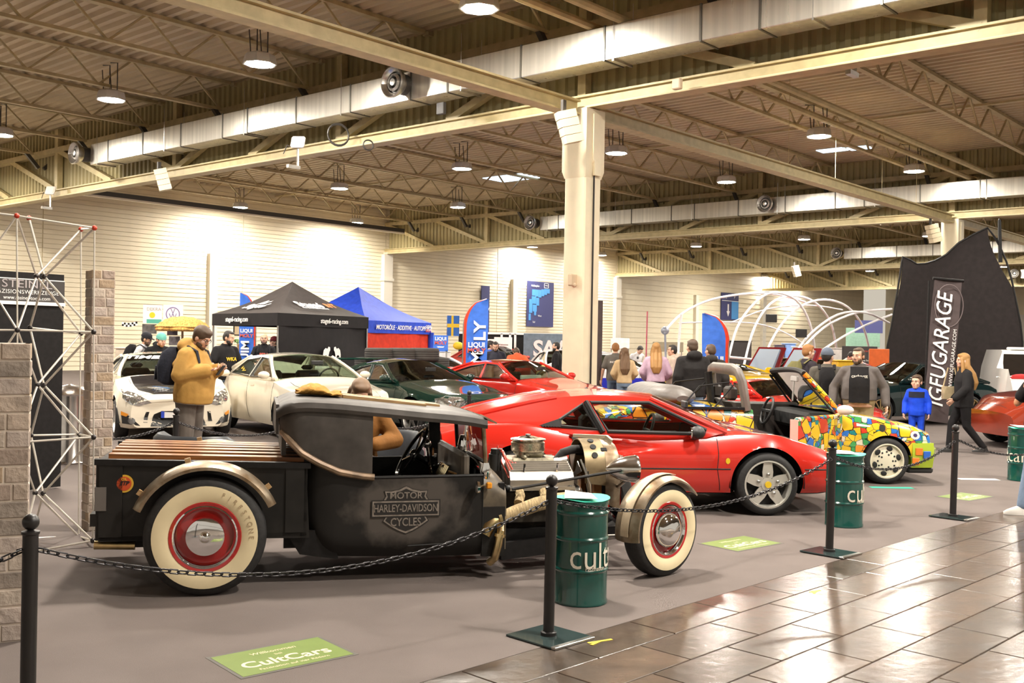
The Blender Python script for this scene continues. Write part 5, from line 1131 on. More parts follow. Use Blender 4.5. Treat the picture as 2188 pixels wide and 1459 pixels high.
s = MB(); s.beam((2.70, YC + .1, .928), (2.93, YC - .04, .93), .03, .025); s.beam((2.92, YC - .04, .93), (2.95, YC - .08, .90), .03, .03); s.obj('hood_catch', mat('tan_bracket', (.6, .5, .36), .45), rod)
for y in (.40, 1.16):
    e = put('headlamp', None, rod, (2.93, y, .725)); e.rotation_euler = (0, 0, radians(-4))
    s = MB(); s.lathe([(0, -.125), (.018, -.12), (.05, -.08), (.078, -.03), (.094, .03), (.1, .085), (.104, .10), (.1, .115), (.09, .115)], (0, 0, 0), 'x', 32); s.obj('bucket', mat('polished_bucket', (.8, .78, .75), .16, 1, noise=.1), e)
    s = MB(); s.lathe([(.093, .108), (.06, .128), (0, .136)], (0, 0, 0), 'x', 28); s.obj('lens', mat('headlamp_glass', (.7, .72, .7), .1, .3), e)
    s = MB(); s.tube([(.02, 0, -.09), (.03, (.2 if y < .7 else -.2) * 1.0, -.16)], .014, 8); s.obj('bracket', STEEL, e)
# exhaust, wrapped
s = MB(); s.tube([(2.60, .44, .50), (2.58, .36, .53), (2.50, .31, .535), (2.38, .30, .52), (2.25, .29, .495), (2.10, .27, .45), (1.97, .25, .405)], [.035, .04, .045, .05, .052, .05, .046], 12)
for x in (2.16, 2.34): s.tube([(x, .44, .57), (x - .01, .36, .55), (x - .04, .30, .505)], .034, 10)
s.obj('exhaust_header', M_wrap, rod)
s = MB(); s.tube([(1.985, .25, .405), (1.965, .25, .40)], .066, 18); s.obj('exhaust_flange', GOLD, rod)
s = MB(); s.lathe([(.05, 0)], n=3) if 0 else s.tube([(1.97, .25, .405), (1.93, .24, .39), (1.885, .225, .355), (1.855, .21, .30)], [.05, .052, .05, .045], 16, caps=False); o = s.obj('exhaust_tip', GOLD, rod); smod(o, 'SOLIDIFY', thickness=.004)
s = MB(); s.tube([(1.98, .235, .38), (1.965, .17, .33), (1.945, .16, .24), (1.925, .17, .15), (1.90, .22, .11)], .028, 12); s.tube([(1.96, .165, .315), (1.956, .163, .295)], .040, 14); s.obj('down_pipe', GOLD, rod)
# front cycle fenders steer with the wheels
for e, q in ((FW[0], -1), (FW[1], 1)):
    f = arc_strip(e, .358, radians(40), radians(188), -.11, .11, 'front_fender', M_pat, crown=.035, d=.012, n=26)
    arc_strip(f, .3965, radians(75), radians(182), -.045, .045 - .02, 'fender_strip', mat('bare_tan_strip', (.6, .48, .33), .4, .4, noise=.25), d=.004, n=20, crown=.002)
    s = MB(); s.tube([(0, .12, 0), (-.05, .14, .2), (-.1, .06, .36)], .012, 6); s.obj('fender_stay', BLACK, f)
# emblem on the near side: shield and bar in raised paint
EM = put('emblem', None, rod, (1.303, YN - .003, .503)); EM['label'] = 'painted grey shield emblem'
M_el = mat('emblem_light', (.23, .195, .165), .5, noise=.3, nscale=30); M_ed = mat('emblem_dark', (.016, .014, .013), .5)
def flat(name, outl, m, y=0, holes=(), th=.0015): s = MB(); s.prism([(a, -y, b) for a, b in outl], (0, -th, 0), [[(a, -y, b) for a, b in h] for h in holes]); return s.obj(name, m, EM, smooth=False)
def mirror(p): return p + [(-a, b) for a, b in p[::-1] if abs(a) > 1e-6]
SHT = mirror([(0, .150), (.045, .128), (.10, .116), (.145, .118), (.135, .085), (.15, .058)]); SHT = SHT
flat('shield_top', [(a * 1.04, b * 1.03) for a, b in SHT], M_ed, .000)
flat('shield_line', [(a, b) for a, b in SHT], M_el, .0012); flat('shield_field', [(a * .92, .06 + (b - .06) * .82) for a, b in SHT], M_ed, .0024)
SHB = mirror([(0, -.170), (.05, -.150), (.10, -.122), (.152, -.085), (.135, -.055)])
flat('shield_bottom', [(a * 1.05, b * 1.03) for a, b in SHB], M_ed, 0); flat('shield_line', SHB, M_el, .0012); flat('shield_field', [(a * .92, -.055 + (b + .055) * .88) for a, b in SHB], M_ed, .0024)
R4 = lambda w, h: [(-w, -h), (w, -h), (w, h), (-w, h)]
flat('bar_edge', R4(.236, .058), M_ed, .003); flat('bar_line', R4(.228, .051), M_el, .0042); flat('bar_field', R4(.218, .041), M_ed, .0054)
text('emblem_lettering', 'HARLEY-DAVIDSON', .072, M_el, EM, (0, -.0075, 0), bold=.012, sx=.68); text('emblem_lettering', 'MOTOR', .062, M_el, EM, (0, -.0045, .086), bold=.012, sx=1.0); text('emblem_lettering', 'CYCLES', .078, M_el, EM, (0, -.0045, -.095), bold=.012, sx=.78)
# ================================================================ PEOPLE
def remesh(o, vox, sm=4, fac=.5):
    smod(o, 'REMESH', mode='VOXEL', voxel_size=vox, use_smooth_shade=True); m = o.modifiers.new('smooth', 'SMOOTH'); m.factor = fac; m.iterations = sm
SK = mat('skin', (.62, .36, .25), .5, noise=.1, nscale=20); SK2 = mat('skin_tan', (.5, .28, .18), .5, noise=.1, nscale=20)
HAIRS = {'brown': (.07, .04, .022), 'dark': (.02, .015, .012), 'ginger': (.3, .13, .04), 'blond': (.36, .19, .06), 'long_brown': (.16, .09, .045)}
def cloth(name, col, r=.85, bump=.35, bs=9): return mat('cloth_' + name, col, r, spec=.2, noise=.14, nscale=7, bump=bump, bscale=bs)
def hand(mb, w, d, side, curl=.5, sc=1, palm=None):
    """palm and five bent fingers from wrist w along direction d; palm = normal the palm faces"""
    d = Vector(d).normalized(); n = Vector(palm or (0, 1, 0)); n = (n - d * n.dot(d)).normalized(); x = d.cross(n) * side
    L = .088 * sc
    rings = []
    for t, a, b in ((-.02, .026, .02), (.1, .030, .018), (.5, .040, .015), (.9, .041, .013), (1.05, .036, .01)):
        rings.append([w + d * L * t + (x * cos(q) * a + n * sin(q) * b) * sc for q in [i * pi / 5 for i in range(10)]])
    mb.loft(rings)
    for k, (off, l) in enumerate(((-.031, .062), (-.011, .075), (.011, .080), (.031, .072))):
        p = w + d * L * .95 + x * (-off) * sc; ang = 0; r = .0088 * sc; pts = [p - d * .02 * sc, p]; dd = d
        for sg, f in ((.45, .55), (.3, .9), (.25, .7)):
            ang += curl * f; dd = d * cos(ang) + n * sin(ang); p = p + dd * l * sg * sc; pts.append(p)
        mb.tube(pts, [r, r, r * .95, r * .9, r * .6], 7)
    b = w + d * L * .25 + x * .032 * sc; t1 = b + (d * .6 + x * .7 + n * .35 * curl).normalized() * .036 * sc; t2 = t1 + (d * .85 + x * .2 + n * .5 * curl).normalized() * .032 * sc
    mb.tube([b - x * .012 * sc, b, t1, t2], [.011 * sc, .0115 * sc, .010 * sc, .006 * sc], 7)
def person(name, label, pos, face, h=1.75, skin=SK, top=None, sleeve=1, bottom=None, shoes=None, hair='brown', style='short', arms=None, lean=0, head=(0, 0), legs=None, fat=1.0, hem=.9, puff=1.0, beard=None, hood=0, cap=None, glasses=0, vox=.02, seated=False, group=None, shw=.19, inner=None, legw=1.0, hs=1.05):
    """face: heading in degrees (0 = +x, 90 = away). Local frame: x right of the body, y forward, z up"""
    k = h / 1.75; r = thing('person', label, 'person', pos, radians(face - 90), group); r.scale = (k, k, k)
    V = Vector; ln = radians(lean); R3 = Matrix.Rotation(-ln, 3, 'X'); hip = V((0, 0, .93))
    def up_(p): return hip + R3 @ (V(p) - hip)
    neck = up_((0, .0, 1.47)); hc = up_((0, .025, 1.585)); hy, hp = radians(head[0]), radians(head[1])
    HR = Matrix.Rotation(hy, 3, 'Z') @ Matrix.Rotation(-hp - ln * .6, 3, 'X')
    hc = neck + HR @ V((0, .03, .125))
    sh = {s: up_((s * shw, 0, 1.372)) for s in (-1, 1)}
    A = arms or {}
    el = {s: V(A.get(s, [(s * .26, -.03, 1.12), (s * .27, .06, .87)])[0]) for s in (-1, 1)}; wr = {s: V(A.get(s, [(s * .26, -.03, 1.12), (s * .27, .06, .87)])[1]) for s in (-1, 1)}
    LG = legs or {}
    kn = {s: V(LG.get(s, [(s * .10, .02, .49), (s * .105, -.01, .09)])[0]) for s in (-1, 1)}; an = {s: V(LG.get(s, [(s * .10, .02, .49), (s * .105, -.01, .09)])[1]) for s in (-1, 1)}
    def torso(mb, g, z0=.9, n=18):
        prof = [(.84, .155, .115), (.92, .165, .125), (1.02, .15 * (1 + .5 * (fat - 1)), .115), (1.12, .15 * (1 + .4 * (fat - 1)), .118), (1.25, .168, .125), (1.34, .172, .115), (1.395, .135, .098), (1.435, .095, .075), (1.465, .07, .063), (1.49, .06, .058)]
        i0 = next((i for i, q in enumerate(prof) if q[0] > z0 + .001), 1); a0 = prof[max(0, i0 - 1)]; b0 = prof[i0]; t0 = max(0, (z0 - a0[0]) / max(1e-6, b0[0] - a0[0])); prof = [(z0, a0[1] + (b0[1] - a0[1]) * t0, a0[2] + (b0[2] - a0[2]) * t0)] + prof[i0:]
        rings = []
        for z, a, b in prof:
            f = (fat if z < 1.3 else 1 + (fat - 1) * .5)
            yo = .02 * (fat - 1) * 8 if z < 1.25 else 0
            gg = g * (1 if z < 1.3 else (.6 if z < 1.42 else .35))
            rings.append([up_((cos(q) * (a * f + gg), yo + sin(q) * (b * f + gg), z)) for q in [i * 2 * pi / n for i in range(n)]])
        mb.loft(rings)
    # body: one continuous mesh
    m = MB(); torso(m, 0, .84)
    for s in (-1, 1):
        m.cap(up_((s * .09, 0, 1.395)), .055, sh[s], .053); m.cap(sh[s], .052, el[s], .042); m.cap(el[s], .042, wr[s], .028)
        if not seated or 1: m.cap((s * .085, 0, .90), .092 * legw, kn[s], .058); m.cap(kn[s], .056, an[s], .038); m.cap(an[s] + V((0, -.02, -.045)), .04, an[s] + V((0, .14, -.06)), .032)
    m.cap(neck - V((0, 0, .05)), .058, neck + (hc - neck) * .45, .054)
    bd = m.obj('body', skin, r); remesh(bd, vox, 4)
    hm = MB()
    HR = HR @ Matrix.Scale(hs, 3)
    E = lambda c, rr, q=None: hm.ell(hc + HR @ V(c), rr, 16, 12, HR if q is None else HR @ q)
    E((0, -.01, .035), (.076, .093, .088)); E((0, .022, -.035), (.060, .066, .068)); E((0, .045, -.075), (.040, .040, .034)); E((0, .085, -.012), (.013, .02, .024), Matrix.Rotation(-.35, 3, 'X')); E((0, .083, .012), (.01, .014, .024)); E((0, .07, .036), (.05, .018, .012)); E((0, .075, -.052), (.024, .013, .011))
    for s in (-1, 1): E((s * .078, -.012, -.005), (.010, .022, .033)); E((s * .042, .055, -.02), (.026, .022, .026))
    hm.cap(neck - V((0, 0, .02)), .055, hc + HR @ V((0, -.012, -.05)), .052)
    hd = hm.obj('head', skin, r); remesh(hd, .0075, 3)
    hn = MB()
    for s in (-1, 1):
        d = (wr[s] - el[s]).normalized(); pal = V((-s * .8, .35, 0)) if A.get('palm') is None else V(A['palm']); hand(hn, wr[s] + d * .012, d, s, A.get('curl', .55), 1.0, pal)
    hn.obj('hands', skin, r, ang=80)
    for s in (-1, 1):
        e = MB(); e.ell(hc + HR @ V((s * .031, .073, .012)), (.0115, .006, .006), 10, 6, HR); eo = e.obj('eye', mat('eye_white', (.75, .72, .68), .3), r)
        e = MB(); e.ell(hc + HR @ V((s * .031, .0805, .012)), (.0062, .003, .0062), 8, 6, HR); e.obj('iris', mat('iris', (.04, .025, .015), .2), eo)
        e = MB(); e.ell(hc + HR @ V((s * .032, .082, .032)), (.019, .006, .004), 8, 5, HR); e.obj('eyebrow', mat('hair_' + hair, HAIRS[hair], .6), r)
    e = MB(); e.ell(hc + HR @ V((0, .087, -.053)), (.021, .006, .006), 10, 6, HR); e.obj('mouth', mat('lips', (.42, .16, .13), .4), r)
    HM = mat('hair_' + hair, HAIRS[hair], .55, noise=.4, nscale=40, stretch=(1, 1, .2))
    g = MB(); H = lambda c, rr, q=None: g.ell(hc + HR @ V(c), rr, 16, 10, HR if q is None else HR @ q)
    if style != 'bald':
        f = {'short': 1.0, 'crop': .9, 'thick': 1.12, 'long': 1.06}.get(style, 1)
        H((0, -.022, .055), (.083 * f, .094 * f, .082 * f)); H((0, -.05, .01), (.078, .06, .085)); H((0, .03, .093), (.066 * f, .05 * f, .03 * f))
        for s in (-1, 1): H((s * .068, -.015, .035), (.017, .045, .05))
        if style == 'long':
            for s in (-1, 0, 1):
                p = [hc + HR @ V((s * .05, -.05, .03)), hc + HR @ V((s * .068, -.07 + .02 * abs(s), -.08)), up_((s * .075, -.13 + .02 * abs(s), 1.36)), up_((s * .07, -.16, 1.22)), up_((s * .04, -.155, 1.10))]
                g.tube(p, [.055, .06, .07, .065, .03], 10, flat=.75)
                if s: g.tube([hc + HR @ V((s * .066, .035, .05)), hc + HR @ V((s * .085, .03, -.03)), up_((s * .10, .05, 1.38)), up_((s * .09, .09, 1.22))], [.025, .03, .035, .015], 8)
        ho = g.obj('hair', HM, r); remesh(ho, .011, 2)
    if beard:
        g = MB(); H((0, .052, -.083), (.041, .036, .034)); 
        for s in (-1, 1): H((s * .045, .03, -.06), (.020, .04, .036))
        H((0, .088, -.036), (.024, .008, .006)); g.obj('beard', mat('hair_' + beard, HAIRS[beard], .7), r)
    if cap:
        cm = cloth('cap_' + cap[0], cap[1], .7); g = MB(); rings = []
        for z, q in ((.02, 1.0), (.055, 1.02), (.10, .86), (.128, .5), (.138, .1)): rings.append([hc + HR @ V((.088 * q * cos(a), -.018 + .104 * q * sin(a), z + .012)) for a in [i * pi / 10 for i in range(20)]])
        g.loft(rings); o = g.obj('cap', cm, r)
        if cap[2] is not None:
            g = MB(); a0 = radians(cap[2]); pts = [V((.078 * cos(a), .075 * sin(a) + .07, .045 - .01 * sin(a))) for a in [i * pi / 10 for i in range(11)]]
            RZ_ = Matrix.Rotation(a0, 3, 'Z'); g.prism([hc + HR @ (RZ_ @ p) for p in pts], HR @ V((0, 0, .008))); g.obj('peak', cm, o)
    if glasses:
        g = MB()
        for s in (-1, 1): g.tube([hc + HR @ V((s * .032 + .024 * cos(t), .088, .010 + .019 * sin(t))) for t in [i * pi / 7 for i in range(14)]], .0025, 5, closed=True); g.tube([hc + HR @ V((s * .056, .086, .014)), hc + HR @ V((s * .08, -.01, .012))], .0025, 5)
        g.tube([hc + HR @ V((-.008, .09, .014)), hc + HR @ V((.008, .09, .014))], .0025, 5); g.obj('glasses', BLACKP, r)
    # clothes
    if top:
        g = MB(); th = .016 * puff; torso(g, th + .006, hem - .055)
        for s in (-1, 1):
            g.cap(up_((s * .08, 0, 1.395)), .056 + th * .5, sh[s], .056 + th * .7); a = sh[s]; b = el[s]; c = wr[s]
            if sleeve >= 1: g.cap(a, .052 + th * .75, b, .046 + th); g.cap(b, .047 + th, b.lerp(c, .93), .034 + th)
            else: g.cap(a, .056 + th, a.lerp(b, .72), .056 + th)
        if hood:
            hh = up_((0, -.095, 1.465)); g.ell(hh, (.12 * hood, .075 * hood, .075 * hood), 14, 10, R3); g.ell(up_((0, -.02, 1.475)), (.10, .085, .04), 14, 8, R3)
        o = g.obj('jacket' if puff > 1.2 else 'top', top, r); remesh(o, vox * .8, 5)
        if inner:
            g = MB(); rings = []
            for z, b in ((.91, .125), (1.02, .117), (1.12, .118), (1.25, .125), (1.34, .115), (1.40, .085), (1.44, .07)):
                f = fat if z < 1.3 else 1 + (fat - 1) * .5; yo = .02 * (fat - 1) * 8 if z < 1.25 else .03; d = b * f + .016 * puff * (1 if z < 1.3 else .6) + .022
                rings.append([up_((cos(q) * .17 * f, yo + sin(q) * d, z)) for q in [.85 + i * (pi - 1.7) / 8 for i in range(9)]])
            g.loft(rings, False, False); o = g.obj('shirt_front', inner, r); smod(o, 'SOLIDIFY', thickness=.01)
    if bottom:
        g = MB(); g.loft([[V((cos(q) * (a + .012), .02 * (fat - 1) * 8 * (z > .85) + sin(q) * (b + .012), z)) for q in [i * 2 * pi / 16 for i in range(16)]] for z, a, b in ((.80, .155 * fat, .118), (.90, .168 * fat, .13 * fat ** .5), (.98, .158 * fat * (1 + .4 * (fat - 1)), .124 * fat), (1.06, .153 * fat * (1 + .45 * (fat - 1)), .122 * fat))])
        for s in (-1, 1): g.cap((s * .088, 0, .88), .103 * legw, kn[s], .072 * legw); g.cap(kn[s], .071 * legw, an[s] + V((0, 0, .01)), .058 * legw)
        o = g.obj('trousers', bottom, r); remesh(o, vox * .8, 4)
    sm_ = shoes or mat('shoe_white', (.75, .72, .68), .6)
    for s in (-1, 1):
        g = MB(); a = an[s]; g.loft([[a + V((cos(q) * w * (1), y0 + sin(q) * l, z)) for q in [i * pi / 8 for i in range(16)]] for z, w, y0, l in ((-.088, .044, .045, .135), (-.06, .046, .045, .138), (-.035, .042, .03, .115), (0, .04, -.01, .06), (.03, .04, -.012, .052))]); g.obj('shoe', sm_, r, ang=60)
    r['_up'] = 0
    return r, up_, hc, HR
def backpack(r, up_, m, label=None, big=1.0):
    e = put('backpack', None, None)
    g = MB(); rings = []
    for z, a, y0, d in ((1.0, .13, -.13, .07), (1.03, .155, -.12, .13), (1.2, .16, -.11, .16), (1.36, .15, -.11, .13), (1.44, .10, -.12, .07)):
        rings.append([up_((a * big * math.copysign(abs(cos(q)) ** .6, cos(q)), y0 - .05 - d * .55 * big + d * .62 * big * math.copysign(abs(sin(q)) ** .7, sin(q)), z)) for q in [i * pi / 10 for i in range(20)]])
    g.loft(rings); g.obj('bag', m, e)
    g = MB(); g.loft([[up_((.11 * big * cos(q), -.20 - .15 * big + .04 * sin(q), z)) for q in [i * pi / 6 for i in range(12)]] for z in (1.04, 1.06, 1.18, 1.20)]); g.obj('pocket', m, e)
    for s in (-1, 1):
        g = MB(); g.tube([up_(p) for p in ((s * .11, -.13, 1.40), (s * .115, -.02, 1.475), (s * .125, .10, 1.43), (s * .135, .155, 1.30), (s * .15, .10, 1.12), (s * .14, -.1, 1.04))], .024, 8, flat=.35); g.obj('strap', m, e)
    e.location = r.location; e.rotation_euler = r.rotation_euler; e.scale = r.scale
    return e
DENIM = cloth('denim', (.10, .14, .22), .8, .2, 40); DENIM2 = cloth('light_denim', (.2, .27, .38), .8, .2, 40); BLKC = cloth('black', (.012, .011, .012)); CHAR = cloth('charcoal', (.05, .045, .042)); GREYT = cloth('grey', (.14, .125, .11)); NAVY = cloth('navy', (.02, .022, .04)); KHAKI = cloth('khaki', (.32, .24, .13))
def at(px, Y): p = P(px, 700, Y); return Vector((p.x, p.y, 0))
# man with the mustard jacket
A_ = {1: [(.27, .02, 1.14), (.13, .29, 1.20)], -1: [(-.27, .04, 1.13), (-.08, .31, 1.20)], 'palm': (0, .2, .6), 'curl': .9}
MUST = cloth('mustard', (.42, .235, .06), .75, .5, 7)
r, u, hc, HR = person('person', 'man in a mustard hooded jacket looking at his phone, navy backpack on his back', at(408, 12.4), -12, 1.81, top=MUST, bottom=cloth('grey_trousers', (.13, .11, .095)), hair='brown', style='thick', arms=A_, lean=6, head=(-4, 26), fat=1.32, puff=3.1, hood=1.35, glasses=1, beard='brown', hem=.88, legw=1.25, vox=.016, shw=.20)
g = MB(); g.loft([[u((cos(q) * .245, .045 + sin(q) * .20, z)) for q in [i * pi / 9 for i in range(18)]] for z in (.82, .90)], True, False); o = g.obj('sweater_hem', cloth('grey_sweater', (.3, .27, .24)), r); smod(o, 'SOLIDIFY', thickness=.01)
b = backpack(r, u, cloth('navy_bag', (.022, .024, .035), .8, .3, 30), big=1.25); tag(b, 'navy backpack worn by the man in the mustard jacket', 'backpack')
ph = MB(); ph.cbox(-.036, -.075, -.005, .036, .075, .005, .004); o = ph.obj('phone', BLACKP); k = 1.81 / 1.75; o.matrix_world = r.matrix_basis @ Matrix.Translation((.03, .40, 1.20)) @ Matrix.Rotation(.9, 4, 'X'); tag(o, 'dark phone held by the man in the mustard jacket', 'phone')
# far left group
r, u, hc, HR = person('person', 'man in a light grey top and dark cap at the far left', at(297, 20.6), 0, 1.72, top=cloth('pale_grey', (.5, .48, .5)), bottom=DENIM, cap=('navy', (.015, .015, .02), 0), style='crop', hair='dark', beard='brown', lean=10, head=(0, 12), skin=SK2, puff=1.2)
b = backpack(r, u, BLKC); tag(b, 'black backpack worn by the man in the light grey top', 'backpack')
r, u, hc, HR = person('person', 'man in a black hoodie and turquoise cap leaning forward', at(335, 20.6), -55, 1.74, top=cloth('black_hoodie', (.01, .01, .011)), bottom=DENIM, cap=('turquoise', (.14, .42, .36), 180), style='crop', beard='ginger', lean=20, head=(15, 10), arms={1: [(.36, .14, 1.05), (.28, .34, .92)], -1: [(-.36, .14, 1.05), (-.26, .36, .92)]}, puff=1.8, hood=.9, fat=1.1)
r, u, hc, HR = person('person', 'short-haired man in a black t-shirt with yellow print beside the mustard jacket', at(480, 18.7), -38, 1.78, top=BLKC, sleeve=.5, bottom=DENIM, style='crop', hair='dark', beard='dark', head=(28, 12), lean=4, arms={-1: [(-.30, .06, 1.10), (-.22, .3, 1.04)], 1: [(.32, .08, 1.12), (.34, .26, .86)]}, fat=1.1, puff=1.1)
t = text('shirt_print', 'WKA', .09, mat('yellow_print', (.7, .45, .03), .6), r, u((-.02, .168, 1.22)), (pi / 2, 0, pi), bold=.03)
r, u, hc, HR = person('person', 'bald bearded man in a black sweater with red print under the black tent', at(565, 23.5), -80, 1.74, top=BLKC, bottom=DENIM, style='bald', beard='brown', skin=SK2, arms={1: [(.28, .05, 1.12), (.08, .25, 1.08)], -1: [(-.28, .05, 1.12), (-.08, .25, 1.06)]})
text('shirt_print', 'PPN', .1, mat('red_print', (.6, .1, .06), .6), r, u((0, .155, 1.24)), (pi / 2, 0, pi), bold=.03)
b = backpack(r, u, BLKC); tag(b, 'black backpack on the bald man under the tent', 'backpack')
r, u, hc, HR = person('person', 'person in a dark red cap and black jacket beside the tent wall', at(588, 24.5), -150, 1.66, top=BLKC, bottom=DENIM, cap=('wine', (.12, .015, .02), 0), style='crop', hair='dark', hood=.8, puff=1.5)
# middle
r, u, hc, HR = person('person', 'man in a navy quilted jacket looking down left of the column', at(1060, 26), -85, 1.66, top=cloth('navy_quilt', (.022, .022, .035), .6, .8, 6), bottom=DENIM, style='crop', hair='dark', beard='brown', head=(-8, 22), puff=2.2, hood=.9)
r, u, hc, HR = person('person', 'dark-haired person in blue and red beside the navy quilted jacket', at(1047, 26.8), 5, 1.66, top=cloth('mid_blue', (.05, .1, .4)), bottom=DENIM, style='short', hair='dark')
r, u, hc, HR = person('person', 'man in an orange-red shirt bending down with his back turned behind the red coupe', at(1108, 25.2), 95, 1.72, top=cloth('orange_red', (.6, .09, .03)), bottom=DENIM, style='crop', hair='brown', lean=42, head=(0, 30), skin=SK2, hem=.86)
r, u, hc, HR = person('person', 'bearded man in a black shirt looking left at the edge of the column', at(1191, 26.5), 170, 1.66, top=BLKC, bottom=DENIM, style='crop', hair='dark', beard='dark')
r, u, hc, HR = person('person', 'man in a washed grey t-shirt with lettering on the back, seen from behind', at(1316, 22.8), 95, 1.67, top=GREYT, sleeve=.6, bottom=DENIM, style='crop', hair='ginger', head=(-12, 0), fat=1.12, arms={1: [(.27, .0, 1.1), (.22, .16, .92)], -1: [(-.28, 0, 1.1), (-.3, .1, .86)]})
text('back_print', 'INCEPTION', .06, WHITE, r, u((0, -.158, 1.28)), (pi / 2, 0, 0), bold=.02)
r, u, hc, HR = person('person', 'long-haired woman in a cream sweater and jeans, seen from behind', at(1336, 22.0), 88, 1.56, top=cloth('cream', (.66, .48, .28), .9), bottom=DENIM2, style='long', hair='long_brown', head=(25, 0), hem=.94, puff=1.7, fat=.95, shw=.17, arms={1: [(.27, .02, 1.12), (.2, .2, 1.0)], -1: [(-.27, .02, 1.12), (-.2, .2, 1.0)]})
r, u, hc, HR = person('person', 'dark-haired person in white bending over behind the cream sweater', at(1356, 31), -60, 1.66, top=cloth('white', (.75, .73, .7)), bottom=NAVY, style='short', hair='dark', lean=22, head=(0, 25))
r, u, hc, HR = person('person', 'long-haired woman in a lilac sweater and black skirt, seen from behind', at(1403, 20.6), 85, 1.68, top=cloth('lilac', (.50, .36, .46), .9), bottom=BLKC, style='long', hair='blond', hem=.98, puff=1.8, shw=.175, arms={1: [(.28, .02, 1.12), (.2, .18, .98)], -1: [(-.28, .02, 1.12), (-.22, .18, .98)]}, legw=1.2)
r, u, hc, HR = person('person', 'young man in a beige hoodie looking left at the lilac sweater', at(1440, 21.3), 172, 1.65, top=cloth('beige', (.5, .4, .33), .9), bottom=DENIM2, style='crop', hair='dark', hood=1.0, puff=1.9, arms={1: [(.27, .03, 1.1), (.1, .28, 1.06)], -1: [(-.27, .03, 1.1), (-.1, .28, 1.04)]}, hem=.92)
r, u, hc, HR = person('person', 'tall man in a black hooded jacket with his back to the camera', at(1482, 17), 95, 1.75, top=cloth('black_jacket', (.018, .016, .016), .8, .3, 12), bottom=DENIM2, style='short', hair='brown', hood=1.15, puff=2.4, hem=.84, head=(14, 4), fat=1.08, shw=.20)
r, u, hc, HR = person('person', 'man in a dark grey hooded coat right of the tall black jacket', at(1521, 18), 80, 1.68, top=cloth('dark_grey', (.035, .03, .028), .85), bottom=cloth('dark_denim', (.03, .035, .05)), style='crop', hair='brown', hood=1.0, puff=2.0, hem=.84, head=(40, 0))
# right
r, u, hc, HR = person('person', 'ginger man in a dark jacket with an olive rucksack', at(1724, 17.2), 20, 1.70, top=cloth('plum_black', (.03, .024, .03)), bottom=DENIM, style='short', hair='ginger', puff=1.8, head=(-10, 5))
b = backpack(r, u, cloth('olive', (.14, .125, .05), .85)); tag(b, 'olive rucksack on the ginger man', 'backpack')
r, u, hc, HR = person('person', 'man in a grey-green jacket with a black rucksack, seen from behind', at(1768, 15.4), 75, 1.64, top=cloth('grey_green', (.085, .075, .062)), bottom=DENIM, style='short', hair='dark', cap=('grey_blue', (.1, .12, .16), 0), puff=2.0, head=(-30, 0), fat=1.05)
b = backpack(r, u, BLKC, big=.8); tag(b, 'black rucksack on the man in the grey-green jacket', 'backpack')
r, u, hc, HR = person('person', 'dark-haired person in white leaning over behind the rucksack men', at(1796, 26.5), -60, 1.66, top=cloth('white', (.75, .73, .7)), bottom=NAVY, style='short', hair='dark', lean=30, head=(0, 25))
r, u, hc, HR = person('person', 'stout bearded man in an open grey jacket over a black t-shirt, khaki trousers', at(1838, 14.75), -108, 1.67, top=cloth('open_grey', (.11, .095, .09), .8), bottom=KHAKI, style='crop', hair='brown', beard='brown', head=(-32, 4), fat=1.3, puff=1.8, inner=BLKC, hem=1.0, legw=1.35, vox=.016, shw=.215, arms={1: [(.36, -.02, 1.12), (.38, .08, .88)], -1: [(-.36, -.02, 1.12), (-.38, .08, .88)]})
text('shirt_lettering', 'carhartt', .07, WHITE, r, u((0, .218, 1.30)), (pi / 2 + .2, 0, pi), bold=.02)
r, u, hc, HR = person('person', 'small boy in a bright blue and navy jacket beside the black banner', at(1962, 16.8), -118, 1.20, top=cloth('bright_blue', (.01, .06, .6), .6), bottom=cloth('bright_blue_trousers', (.012, .06, .55), .6), style='short', hair='brown', puff=1.9, head=(-20, 0), hem=.86, shw=.17, hs=1.42)
for x in (.0,): g = MB(); g.loft([[u((cos(q) * (.20 + .0), sin(q) * (.165), z)) for q in [.2 + i * (pi - .4) / 8 for i in range(9)]] for z in (1.24, 1.38)], False, False); o = g.obj('chest_panel', NAVY, r); smod(o, 'SOLIDIFY', thickness=.012)
r, u, hc, HR = person('person', 'woman with long ginger hair walking past in black, cream bag at her side', at(2062, 16.4), 175, 1.60, top=cloth('black_coat', (.016, .015, .016)), bottom=BLKC, style='long', hair='blond', puff=2.0, hem=.84, shoes=mat('shoe_black', (.02, .018, .018), .5), legs={1: [(.1, .16, .5), (.1, .2, .09)], -1: [(-.1, -.02, .48), (-.1, -.3, .12)]}, arms={1: [(.27, -.08, 1.13), (.24, .1, .92)], -1: [(-.27, .05, 1.13), (-.22, .22, .95)]}, shw=.18)
g = MB(); g.loft([[(x, y, z) for x, y in ((-.06, -.13), (.06, -.13), (.06, .13), (-.06, .13))] for z in (0, .2)]); g.tube([(0, -.12, .2), (0, -.05, .5), (0, .05, .5), (0, .12, .2)], .012, 6); q = r.matrix_basis @ Vector((.30, .12, .92)); tag(g.obj('handbag', cloth('cream_bag', (.45, .36, .22)), None, q, r.rotation_euler.z), 'cream handbag carried by the woman with long ginger hair', 'bag')
r, u, hc, HR = person('person', 'person with a bare tanned arm, jeans and white shoes, cut off by the right edge', Vector((5.25, 10.25, 0)), 170, 1.74, skin=mat('skin_warm', (.55, .27, .14), .5), top=BLKC, sleeve=.5, bottom=DENIM2, style='short', hair='brown', arms={-1: [(-.27, .14, 1.12), (-.16, .06, 1.36)], 1: [(.27, .14, 1.12), (.16, .06, 1.36)]}, legs={1: [(.1, .05, .5), (.1, .12, .09)], -1: [(-.1, .0, .5), (-.1, -.1, .09)]})
